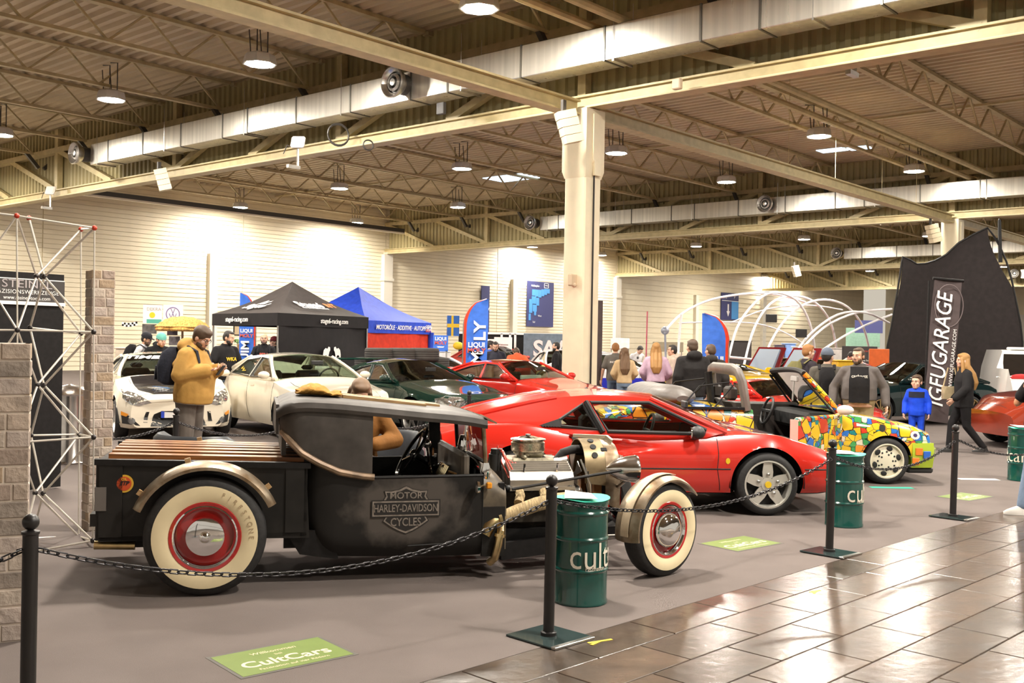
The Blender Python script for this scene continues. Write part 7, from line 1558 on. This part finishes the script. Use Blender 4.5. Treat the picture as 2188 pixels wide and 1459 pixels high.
# beach flags ------------------------------------------------------------------
M_fl = cloth('flag_blue', (.05, .16, .62), .5, .1, 3); M_flr = cloth('flag_red', (.6, .05, .02), .5, .1, 3); M_wpr = WHITE
def beach_flag(label, base, h, w, facing, flip=1, txt='LIQUI MOLY', edge=.10, ts=.34):
    r = thing('beach_flag', label, 'flag', base, facing, 'red and blue feather flags')
    def prof(t): 
        top = max(0, (t - .72) / .28); off = w * (1 - sqrt(max(0, 1 - top ** 2))) * .93; return w * (1 - .10 * (1 - t)) - off + .02 * (1 - top), off
    for nm, m, f0, f1, y in (('field', M_fl, .13, 1, 0), ('border', M_flr, 0, .13, -.004)):
        mb = MB(); n = 26
        for k in range(n + 1):
            t = k / n; ww, off = prof(t)
            for j in range(5): u = f0 + (f1 - f0) * j / 4; mb.v.append((flip * (off + ww * u), y + .03 * sin(3 * u + 4 * t), .25 + h * t))
        mb.f = [(k * 5 + j, k * 5 + j + 1, k * 5 + j + 6, k * 5 + j + 5) for k in range(n) for j in range(4)]; mb.mi = [0] * len(mb.f); o = mb.obj(nm, m, r, ang=80); smod(o, 'SOLIDIFY', thickness=.008)
    s = MB(); s.tube([(0, .01, 0), (0, .01, h * .72)] + [(flip * prof(t)[1], .01, .25 + h * t) for t in (.76, .84, .92, .97, 1.0)], .016, 8); s.obj('pole', STEEL, r)
    s = MB(); s.cbox(-.25, -.25, 0, .25, .25, .05, .01); s.obj('foot', BLACKP, r)
    if txt: text('flag_lettering', 'LIQUIM', ts, M_wpr, r, (flip * w * .60, -.05, h * .33), (pi / 2, -pi / 2, 0), bold=.03, sx=1.1); text('flag_lettering', 'LY', ts, M_wpr, r, (flip * w * .70, -.05, h * .80), (pi / 2, -pi / 2, 0), bold=.03, sx=1.1)
    t = text('flag_badge', 'LIQUI', .15, M_wpr, r, (flip * w * .55, -.05, h * .665), (pi / 2, 0, 0), bold=.03); t = text('flag_badge', 'MOLY', .15, mat('red_print', (.6, .1, .06)), r, (flip * w * .55, -.05, h * .61), (pi / 2, 0, 0), bold=.03)
    return r
p = P(988, 800, 23); beach_flag('red-edged blue feather flag between the dark green and the red coupe', Vector((p.x, p.y, 0)), EYE - .25 + (727 - 640) / F * 23, .55, 0, 1, 'LIQUI MOLY', ts=.36)
p = P(1556, 830, 21); beach_flag('blue feather flag with a red right edge behind the dark grey coat', Vector((p.x, p.y, 0)), EYE - .25 + (737 - 672) / F * 21, .55, 0, -1, '', ts=.3)
p = P(545, 800, 31.5); beach_flag('tall red and blue feather flag seen under and over the black tent', Vector((p.x, p.y, 0)), EYE - .25 + (720 - 629) / F * 31.5, .5, 0, -1, 'LIQUI MOLY', ts=.34)
# Swedish flag, boards and the cloth banners of the stand behind
M_yel = mat('flag_yellow', (.75, .5, .02), .6); M_swb = mat('flag_mid_blue', (.02, .12, .45), .6)
def hangboard(name, label, cat, px0, py0, px1, py1, Y, m, th=.03, kids=(), label2=None):
    a = P(px0, py0, Y); b = P(px1, py1, Y); r = thing(name, label, cat, ((a.x + b.x) / 2, Y, b.z)); w = abs(b.x - a.x); h = a.z - b.z
    s = MB(); s.box(-w / 2, 0, 0, w / 2, th, h); s.obj('board', m, r, smooth=False); return r, w, h
r, w, h = hangboard('national_flag', 'blue flag with a yellow cross hanging left of the feather flag', 'flag', 956, 674, 981, 718, 33, M_swb, .01)
s = MB(); s.box(-w * .16, -.004, 0, w * .02, 0, h); s.box(-w / 2, -.005, h * .42, w / 2, 0, h * .6); s.obj('cross', M_yel, r, smooth=False)
s = MB(); s.tube([(-w / 2, .02, -2.0), (-w / 2, .02, h)], .02, 6); s.obj('pole', STEEL, r)
r, w, h = hangboard('promo_board', 'small blue board with white and red lettering right of the blue tent', 'sign', 926, 716, 957, 751, 27, M_fl)
text('board_lettering', 'LIQUI', .12, WHITE, r, (0, -.006, h * .78), bold=.03); text('board_lettering', 'MOLY', .12, mat('red_print', (.6, .1, .06)), r, (0, -.006, h * .52), bold=.03); text('board_lettering', 'motor oil', .05, WHITE, r, (0, -.006, h * .3)); s = MB(); s.box(-.08, -.006, .1, .08, 0, .13); s.obj('stroke', WHITE, r)
for q in (-1, 1): s = MB(); s.box(q * w * .4 - .02, 0, -1.3, q * w * .4 + .02, .03, .02); s.obj('leg', STEEL, r)
YS = 37.0
r, w, h = hangboard('stand_wall', 'black stand wall with white posts behind the quilted jacket', 'partition', 980, 711, 1215, 800, YS, BLACK, .05)
for px in (1040, 1072, 1090, 1101): 
    a = P(px, 711, YS).x - r.location.x; s = MB(); s.box(a - .04, -.05, 0, a + .04, 0, h); s.obj('post', WHITE, r, smooth=False)
s = MB(); s.box(-w / 2, -.05, h - .03, w / 2, 0, h + .04); s.obj('rail', WHITE, r, smooth=False)
r, w, h = hangboard('cloth_banner', 'grey cloth banner with large pale letters at the cream column', 'banner', 1119, 712, 1215, 790, YS - .6, cloth('grey_blue_cloth', (.14, .18, .22), .9, .5, 3), .02)
text('banner_lettering', 'SAAB', .78, mat('pale_pink_print', (.72, .6, .58), .6), r, (-.46, -.02, h * .56), bold=.03, sx=.98, align='LEFT', space=.88)
r, w, h = hangboard('white_banner', 'white banner with dark letters behind the quilted jacket', 'banner', 1025, 724, 1064, 750, YS - .3, WHITE, .02); text('banner_lettering', 'SAAB', .36, NAVY, r, (0, -.01, h * .5), bold=.03)
r, w, h = hangboard('display_board', 'plain white panel right of the quilted jacket', 'panel', 1056, 720, 1093, 800, YS - .5, WHITE, .03); text('panel_lettering', 'Welcome', .09, CHAR, r, (0, -.006, h * .8))
r, w, h = hangboard('yellow_sail', 'small yellow shape behind the feather flag', 'model', 968, 729, 990, 748, 31, M_yel, .03); r.children[0].data = (lambda s: (s.ell((0, 0, h / 2), (w / 2, .1, h / 2.2), 16, 10), s.mesh('board', M_yel))[1])(MB())
# hall map and signs on the left wall
def wallsign(label, px, py, w, h, m, z=None):
    u, v = uvp(px, py); # where the sight line meets the wall plane a = AW
    d = Vector((u / F, 1, -v / F)); t = (AW - .12 - E1.dot(Vector((0, 0, 0)) - HO)) / E1.dot(Vector((d.x, d.y, 0))); p = Vector((0, 0, EYE)) + d * t
    r = thing('wall_sign', label, 'sign', p, HROT - pi / 2 + pi); r.rotation_euler.z = atan2(E2.y, E2.x)
    s = MB(); s.box(-w / 2, 0, -h / 2, w / 2, .05, h / 2); s.obj('board', m, r, smooth=False); return r
M_sgn = mat('sign_navy', (.05, .055, .17), .5); M_lb = mat('sign_light_blue', (.08, .32, .72), .5)
r = wallsign('dark blue hall plan sign with a light blue map left of the column', 1155, 650, 2.75, 3.0, M_sgn)
for k, (x0, z0, x1, z1) in enumerate(((-1.55, .55, -1.0, .95), (-.98, .5, -.45, .95), (-.43, .45, .1, .95), (.12, .55, .6, 1.0), (.62, .65, 1.1, 1.05), (1.12, .75, 1.6, 1.05), (-1.6, .0, -.85, .5), (-.8, -.1, -.3, .42), (-2.05, -.6, -1.5, .3), (-1.4, -.5, -.7, -.05), (-2.1, -1.1, -1.75, -.65), (-1.15, -.75, -.8, -.5))):
    s = MB(); s.box(x0 * .58, -.02, z0, x1 * .58, 0, z1); s.obj('hall_block', M_lb, r, smooth=False)
text('sign_lettering', 'Hallenplan', .2, WHITE, r, (-.6, -.03, 1.2)); s = MB(); s.prism([(.35, -.02, 1.1), (.8, -.02, 1.1), (.8, -.02, 1.42), (.35, -.02, 1.42)], (0, .02, 0), [[(.38, -.02, 1.13), (.77, -.02, 1.13), (.77, -.02, 1.39), (.38, -.02, 1.39)]]); s.obj('frame', WHITE, r, smooth=False); text('sign_lettering', 'HALLE', .1, WHITE, r, (.575, -.03, 1.26)); text('sign_lettering', 'West', .17, WHITE, r, (-.1, -.03, -.78)); text('sign_lettering', 'Süd', .17, WHITE, r, (-.7, -.03, -1.2))
r = wallsign('dark blue exit sign with a white arrow behind the red-edged feather flag', 1037, 665, .75, 3.2, M_sgn)
text('sign_lettering', '↓', .9, WHITE, r, (.1, -.03, .2), bold=.01)
r = wallsign('dark blue sign with a white down arrow over the white hoops', 1560, 655, 2.9, 2.3, M_sgn); s = MB(); s.box(.25, -.02, -1.05, 1.4, 0, .45); s.obj('light_panel', M_lb, r, smooth=False)
s = MB(); s.prism([(-.45, -.03, .2), (-.25, -.03, .2), (-.25, -.03, -.4), (-.08, -.03, -.4), (-.35, -.03, -.85), (-.62, -.03, -.4), (-.45, -.03, -.4)], (0, .02, 0)); s.obj('arrow', WHITE, r, smooth=False); text('sign_lettering', '1 A', .4, WHITE, r, (-.9, -.03, .75)); text('sign_lettering', 'P', .4, WHITE, r, (.7, -.03, .8)); s = MB(); s.box(-1.4, -.025, .45, 1.4, 0, .5); s.obj('rule', WHITE, r, smooth=False)
r, w, h = hangboard('far_sign', 'distant dark blue sign left of the black wing display', 'sign', 1827, 684, 1886, 712, 60, M_sgn)
# posters by the straw umbrella at the far left
r, w, h = hangboard('poster_board', 'white board with grey lettering, a yellow sun and a green strip', 'poster', 306, 651, 345, 691, 27, mat('poster_white', (.8, .77, .74), .6), .04); text('poster_lettering', 'DEKRA', .12, mat('grey_print', (.4, .36, .36)), r, (.04, -.008, h * .77)); s = MB(); s.cyl((0, -.002, h * .45), .075, -.006, 'y', 20); s.obj('sun_print', M_yel, r); s = MB(); s.box(-w * .3, -.006, 0, w / 2, 0, h * .22); s.obj('strip', mat('teal_print', (.08, .36, .28), .6), r, smooth=False)
r, w, h = hangboard('poster_board', 'white board with a round purple car badge next to the sun board', 'poster', 349, 651, 390, 691, 27, mat('poster_white', (.8, .77, .74)), .04)
M_vw = mat('purple_print', (.16, .12, .3), .5); s = MB(); s.lathe([(.16, -.006), (.185, -.006), (.185, -.002), (.16, -.002)], (0, 0, h * .5), 'y', 32); s.obj('ring_print', M_vw, r); text('emblem_print', 'V', .2, M_vw, r, (0, -.006, h * .5 + .065), bold=.0); text('emblem_print', 'W', .2, M_vw, r, (0, -.006, h * .5 - .06), bold=.0)
for (x0, y0, x1, y1, lab, c) in ((304, 692, 334, 713, 'dark photograph print below the sun board', (.1, .09, .085)), (361, 718, 384, 738, 'small print of grey spots right of the turquoise cap', (.3, .28, .3)), (357, 706, 379, 716, 'narrow dark print under the straw umbrella', (.1, .08, .1))):
    r, w, h = hangboard('print_board', lab, 'poster', x0, y0, x1, y1, 26.5, mat('print_%d' % x0, c, .6, noise=.7, nscale=6), .02)
p = P(390, 700, 26); um = thing('straw_umbrella', 'orange straw umbrella behind the mustard jacket', 'umbrella', (p.x, p.y, 0)); zt_ = P(390, 678, 26).z; rings = []
M_str = mat('straw', (.58, .30, .07), .9, noise=.5, nscale=30, stretch=(1, 1, .2), bump=.6, bscale=60)
for k in range(9): t = k / 8; rings.append([((.02 + .62 * t ** .7) * (1 + .04 * sin(7 * a + k)) * cos(a), (.02 + .62 * t ** .7) * (1 + .04 * sin(7 * a + k)) * sin(a), zt_ - .26 * t ** 1.8 - .02 * (k % 2)) for a in [i * 2 * pi / 40 for i in range(40)]])
s = MB(); s.loft(rings, True, False); o = s.obj('thatch', M_str, um); smod(o, 'SOLIDIFY', thickness=.03)
s = MB(); s.lathe([(.63, 0), (.66, -.06), (.62, -.10), (.6, -.02)], (0, 0, zt_ - .25), n=40); s.obj('fringe', M_str, um)
s = MB(); s.tube([(0, 0, 0), (0, 0, zt_)], .03, 8); s.obj('pole', M_tan, um)
r = thing('pennant', 'black and white chequered pennant on the wall left of the posters', 'flag', P(277, 690, 26.8))
for k in range(8):
    for j in range(2):
        s = MB(); s.box(-.2 + .05 * k, 0, -.05 * j - .02 * sin(k * .6) - .03, -.15 + .05 * k, .01, -.05 * j - .02 * sin(k * .6) + .02); s.obj('check', BLACK if (k + j) % 2 else WHITE, r, smooth=False)
r, w, h = hangboard('framed_picture', 'small dark framed picture seen under the black tent', 'picture', 500, 694, 513, 716, 34, mat('old_paper', (.55, .42, .25), .7), .02); s = MB(); s.prism([(-w / 2 - .02, -.01, -.02), (w / 2 + .02, -.01, -.02), (w / 2 + .02, -.01, h + .02), (-w / 2 - .02, -.01, h + .02)], (0, .03, 0), [[(-w / 2 + .02, -.01, .02), (w / 2 - .02, -.01, .02), (w / 2 - .02, -.01, h - .02), (-w / 2 + .02, -.01, h - .02)]]); s.obj('frame', BLACK, r, smooth=False)
p = P(508, 745, 32.5); r = thing('potted_palm', 'potted palm under the black tent beside the feather flag', 'plant', (p.x, p.y, 0))
s = MB(); s.tube([(0, 0, .3), (.02, 0, P(508, 735, 32.5).z)], .05, 8); s.obj('stem', M_tan, r); s = MB(); s.lathe([(0, 0), (.18, 0), (.24, .38), (.2, .38), (0, .35)], n=16); s.obj('pot', DARK, r)
for k in range(9):
    a = k * .7; z0 = P(508, 735, 32.5).z; s = MB(); s.prism([(0, 0, z0), (.2 * cos(a) - .04 * sin(a), .2 * sin(a) + .04 * cos(a), z0 + .15), (.42 * cos(a), .42 * sin(a), z0 + .02), (.2 * cos(a) + .04 * sin(a), .2 * sin(a) - .04 * cos(a), z0 + .15)], (0, 0, .006)); s.obj('leaf', mat('palm_green', (.12, .25, .06), .6), r)
# black wing display and lettered banner at the right ------------------------------------
YW = 30.0; wg = thing('wing_display', 'huge black fabric wing on a frame at the right', 'display', (P(2040, 790, YW).x, YW, 0)); WX = wg.location.x
out = [(1884, 800), (1892, 760), (1906, 700), (1919, 630), (1926, 590), (1930, 563), (1933, 548), (1950, 554), (1966, 563), (1985, 562), (2008, 555), (2032, 542), (2058, 517), (2090, 498), (2117, 485), (2130, 504), (2142, 528), (2154, 560), (2164, 600), (2173, 650), (2180, 690), (2184, 730), (2184, 800)]
M_wing = cloth('wing_black', (.024, .019, .019), .75, .15, 3)
def wp(px, py, dy=0): q = P(px, py, YW); return Vector((q.x - WX, dy + .35 * sin((px - 1884) / 300 * pi), max(.05, q.z)))
def edge_x(py, left):
    pts = [(y, x) for x, y in (out[:7] if left else out[14:])]; pts.sort()
    if py <= pts[0][0]: return pts[0][1]
    for (y0, x0), (y1, x1) in zip(pts, pts[1:]):
        if y0 <= py <= y1: return x0 + (x1 - x0) * (py - y0) / (y1 - y0)
    return pts[-1][1]
top_e = out[6:15]
def top_y(px):
    for (x0, y0), (x1, y1) in zip(top_e, top_e[1:]):
        if x0 <= px <= x1: return y0 + (y1 - y0) * (px - x0) / (x1 - x0)
    return top_e[0][1] if px < top_e[0][0] else top_e[-1][1]
bands = [0, .2, .42, .64, .84, 1.0]
for bi in range(5):
    mb = MB(); n = 30
    for k in range(7):
        for j in range(n + 1):
            u = j / n; pxm = 1933 + (2117 - 1933) * u; ty = top_y(pxm); t = bands[bi] + (bands[bi + 1] - bands[bi]) * k / 6; by = 880; y = ty + (by - ty) * t; xl = edge_x(min(y, 800), True) if y > 548 else 1933; xr = edge_x(min(y, 800), False); x = (xl + (xr - xl) * u) if t > 0 else pxm
            x = pxm + (x - pxm) * min(1, t * 3.0); mb.v.append(tuple(wp(x, y, 0)))
    mb.f = [(k * (n + 1) + j, k * (n + 1) + j + 1, (k + 1) * (n + 1) + j + 1, (k + 1) * (n + 1) + j) for k in range(6) for j in range(n)]; mb.mi = [0] * len(mb.f); o = mb.obj('fabric_panel', M_wing, wg, ang=80); smod(o, 'SOLIDIFY', thickness=.03)
s = MB(); s.tube([wp(x, y, -.02) for x, y in out], .03, 8); s.obj('frame_tube', BLACK, wg)
s = MB(); s.prism([tuple(wp(x, y, -.06)) for x, y in ((2138, 560), (2137, 470), (2139, 466), (2142, 470), (2145, 560))], (0, .05, 0)); s.obj('mast_flag', BLACK, wg)
YG = 17.6; bn_ = thing('vertical_banner', 'tall dark banner with white slanted hand lettering in front of the wing', 'banner', (P(2005, 800, YG).x, YG, 0)); BX = bn_.location.x
def bp_(px, py): q = P(px, py, YG); return Vector((q.x - BX, 0, q.z))
TL, TR, BR_, BL = bp_(1997, 597), bp_(2055, 603), bp_(2026, 905), bp_(1970, 897)
mb = MB()
for k in range(13):
    t = k / 12; l = TL.lerp(BL, t); rr = TR.lerp(BR_, t)
    for j in range(6): u = j / 5; q = l.lerp(rr, u); mb.v.append((q.x, .03 * sin(3 * u + 5 * t), q.z))
mb.f = [(k * 6 + j, k * 6 + j + 1, k * 6 + j + 7, k * 6 + j + 6) for k in range(12) for j in range(5)]; mb.mi = [0] * len(mb.f); o = mb.obj('cloth', cloth('banner_brown', (.085, .065, .065), .7, .15, 3), bn_, ang=80); smod(o, 'SOLIDIFY', thickness=.01)
s = MB(); s.tube([TL + Vector((-.03, 0, .02)), TR + Vector((.03, 0, .02))], .025, 8); s.obj('top_bar', BLACK, bn_)
s = MB(); s.tube([bp_(1985, 600), bp_(1975, 900), bp_(1973, 940)], .02, 8); s.obj('mast', BLACK, bn_)
ang = atan2((TL - BL).z, (TL - BL).x)
t = text('banner_lettering', 'IGFUGARAGE', .37, WHITE, bn_, tuple((TL + BR_) / 2 + Vector((-.03, -.05, .02))), (pi / 2, -ang, 0), bold=.006, shear=.25, sx=.86)
t = text('banner_address', 'WWW.IGFUGARAGE.COM', .085, WHITE, bn_, tuple((TL * .45 + BR_ * .55) + Vector((.16, -.05, .0))), (pi / 2, -ang, 0))
s = MB(); c = TL.lerp(TR, .55) + Vector((-.02, -.045, -.42)); s.tube([c + Vector((.24 * cos(a), 0, .36 * sin(a))) for a in [i * pi / 16 for i in range(32)]], .006, 5, closed=True); s.obj('printed_ring', mat('faint_print', (.2, .16, .16), .6), bn_)
# black slanted banner edge behind the column
r, w, h = hangboard('narrow_banner', 'narrow dark banner seen edge-on right of the cream column', 'banner', 1277, 642, 1285, 832, 23, cloth('banner_brown', (.085, .065, .065)), .05)
# white hoops over the show cars
M_hoop = mat('white_hoop', (.85, .82, .84), .35)
hp_ = thing('hoop_frame', 'white tubular hoop frame standing over the dark red cars', 'frame', (P(1650, 800, 31).x, 31, 0)); HX = hp_.location
def hoop(pts, Y, Y2=None, r=.035):
    n = len(pts); q = [P(x, y, Y + ((Y2 or Y) - Y) * i / (n - 1)) - HX for i, (x, y) in enumerate(pts)]; sm_ = []
    for i in range(n - 1):
        for t in (0, .25, .5, .75): sm_.append(cr(q[max(i - 1, 0)], q[i], q[i + 1], q[min(i + 2, n - 1)], t))
    sm_.append(q[-1]); s = MB(); s.tube(sm_, r, 8); s.obj('hoop', M_hoop, hp_)
hoop([(1421, 706), (1460, 668), (1520, 640), (1600, 627), (1660, 629), (1720, 645)], 29, 33); hoop([(1448, 840), (1450, 740), (1456, 672)], 29)
hoop([(1535, 830), (1555, 770), (1575, 700), (1610, 650), (1650, 625), (1700, 640), (1730, 690), (1742, 760), (1744, 830)], 28, 32); hoop([(1580, 830), (1592, 770), (1612, 700), (1645, 650), (1690, 632), (1740, 645), (1775, 690), (1790, 760)], 29, 33)
hoop([(1610, 835), (1630, 770), (1665, 700), (1710, 655), (1760, 640), (1810, 655), (1845, 700), (1860, 760)], 29, 33); hoop([(1665, 820), (1690, 770), (1730, 715), (1790, 672), (1850, 668), (1900, 690)], 29, 32); hoop([(1700, 760), (1760, 700), (1830, 668), (1905, 660)], 30, 33); hoop([(1740, 760), (1800, 720), (1860, 690), (1905, 672)], 30, 33)
hoop([(1548, 762), (1600, 767), (1660, 774), (1760, 776)], 28.5, 28.5); hoop([(1450, 690), (1540, 688), (1620, 692), (1680, 712), (1730, 744)], 31, 31, .02); hoop([(1560, 690), (1640, 660), (1730, 652), (1800, 662)], 31, 33, .02)
s = MB(); s.tube([P(1421, 706, 29) - HX, P(1424, 830, 29) - HX], .03, 8); s.ell(P(1421, 706, 29) - HX, .12); s.obj('hoop_foot', mat('steel_blue', (.3, .32, .38), .4, .5), hp_)
for i, (px, py, lab) in enumerate(((1648, 680, 'small black screen hung among the white hoops, left one'), (1712, 712, 'small black screen hung among the white hoops, right one'))):
    s = MB(); s.cbox(-.17, -.03, -.12, .17, .03, .12, .01); tag(s.obj('small_screen', BLACKP, None, P(px, py, 30), .2), lab, 'screen', 'screens among the hoops')
p = P(1379, 800, 25); s = MB(); s.tube([(0, 0, 0), (.02, 0, P(1379, 665, 25).z)], .018, 8); tag(s.obj('thin_pole', mat('pink_pole', (.5, .12, .16), .4), None, (p.x, p.y, 0)), 'thin pink pole beside the lilac sweater', 'pole')
# low background boards and counters
for (x0, y0, x1, y1, Y, c, lab, cat) in ((1558, 729, 1605, 800, 38, (.03, .025, .025), 'tall dark cabinet behind the raised bonnets', 'cabinet'), (1305, 722, 1345, 745, 40, (.75, .72, .66), 'white stall board behind the cream sweater', 'board'), (1395, 730, 1460, 752, 42, (.22, .18, .12), 'wide brown stall picture behind the lilac sweater', 'board'), (1800, 739, 1874, 800, 29, (.04, .035, .035), 'dark board with small pale lettering behind the open jacket man', 'board'), (1662, 738, 1676, 775, 37, (.12, .1, .14), 'dark upright machine cabinet under the hoops', 'cabinet'), (1678, 735, 1700, 778, 37, (.22, .36, .7), 'light blue machine cabinet under the hoops', 'cabinet'), (1700, 742, 1730, 778, 36, (.78, .74, .66), 'cream counter right of the light blue cabinet', 'counter'), (1775, 745, 1815, 760, 30, (.78, .74, .7), 'pale counter behind the person in white', 'counter'), (1790, 772, 1830, 782, 24, (.7, .42, .02), 'yellow low bench behind the rucksack men', 'bench'), (1858, 745, 1900, 785, 26, (.65, .12, .02), 'orange board at the edge of the black wing', 'board'), (1808, 700, 1880, 742, 62, (.25, .42, .32), 'distant green panel behind the hoops', 'board'), (246, 745, 330, 770, 22, (.6, .5, .4), 'cream counter behind the man in the light grey top', 'counter'), (1222, 756, 1270, 800, 33, (.7, .2, .1), 'red and white barrier board behind the column', 'board'), (930, 752, 960, 790, 29, (.72, .68, .68), 'white stall table with leaflets right of the tyres', 'table'), (520, 778, 560, 800, 20.5, (.7, .65, .6), 'white low counter beside the black t-shirt', 'counter')):
    a = P(x0, y0, Y); b = P(x1, y1, Y); n_ = {'cabinet': 'cabinet', 'board': 'stall_board', 'counter': 'counter', 'bench': 'bench', 'table': 'stall_table'}[cat]
    r = thing(n_, lab, cat, ((a.x + b.x) / 2, Y, 0)); w = b.x - a.x; m = mat('prop_%d' % x0, c, .5, noise=.1)
    if cat in ('board',):
        s = MB(); s.cbox(-w / 2, 0, max(.1, b.z), w / 2, .04, a.z, .008); s.obj('face', m, r)
        for q in (-1, 1): s = MB(); s.box(q * w * .45 - .02, .04, 0, q * w * .45 + .02, .07, a.z - .02); s.obj('post', STEEL, r, smooth=False)
    else:
        s = MB(); s.cbox(-w / 2, 0, 0.02, w / 2, .5, a.z, .02); s.obj('case', m, r)
        s = MB(); s.cbox(-w / 2 - .02, -.02, a.z, w / 2 + .02, .52, a.z + .03, .008); s.obj('top', m, r)
        s = MB(); s.box(-w / 2 + .04, -.01, .1, w / 2 - .04, 0, a.z - .08); s.obj('front', m, r, smooth=False)
    if x0 == 1800:
        text('board_lettering', 'STREETFIGHTER', .07, mat('red_print', (.6, .1, .06)), r, (.1, -.01, a.z - .14)); text('board_lettering', 'Technische Daten', .06, WHITE, r, (.1, -.01, a.z - .4))
# pipes of a car cage and a motorbike on the far right
p = G(1900, 900); r = thing('motorcycle', 'dark motorcycle parked beside the black wing', 'motorcycle', (P(1912, 800, 24.7).x, 24.7, 0), .2)
for x in (-.6, .6): s = MB(); s.lathe([(.22, -.05), (.30, -.06), (.31, 0), (.30, .06), (.22, .05)], (x, 0, .31), 'y', 24); s.obj('tyre', RUBBER, r); s = MB(); s.lathe([(.2, -.02), (.22, 0), (.2, .02), (0, .03), (0, -.03)], (x, 0, .31), 'y', 20); s.obj('wheel_disc', STEEL, r)
s = MB(); s.loft([[(x, .13 * w * cos(a), z + .12 * w * sin(a)) for a in [i * pi / 6 for i in range(12)]] for x, z, w in ((-.75, .82, .4), (-.4, .78, 1), (0, .85, 1.2), (.3, .9, 1), (.45, .95, .5))]); s.cbox(-.25, -.15, .3, .3, .15, .7, .04); s.obj('body', BLACKP, r)
s = MB(); s.tube([(.6, .06, .31), (.42, .06, .95)], .025, 8); s.tube([(.6, -.06, .31), (.42, -.06, .95)], .025, 8); s.tube([(.42, -.35, 1.05), (.45, 0, 1.0), (.42, .35, 1.05)], .015, 8); s.obj('fork', CHROME, r)
# lettering becomes plain meshes
bpy.context.view_layer.update(); dg = bpy.context.evaluated_depsgraph_get()
for o in [q for q in S.objects if q.type == 'FONT']:
    me = bpy.data.meshes.new_from_object(o.evaluated_get(dg)); n = o.name; o.name = 'gone'
    t = bpy.data.objects.new(n, me); COL.objects.link(t); t.parent = o.parent; t.location = o.location; t.rotation_euler = o.rotation_euler; t.scale = o.scale
    bpy.data.objects.remove(o)
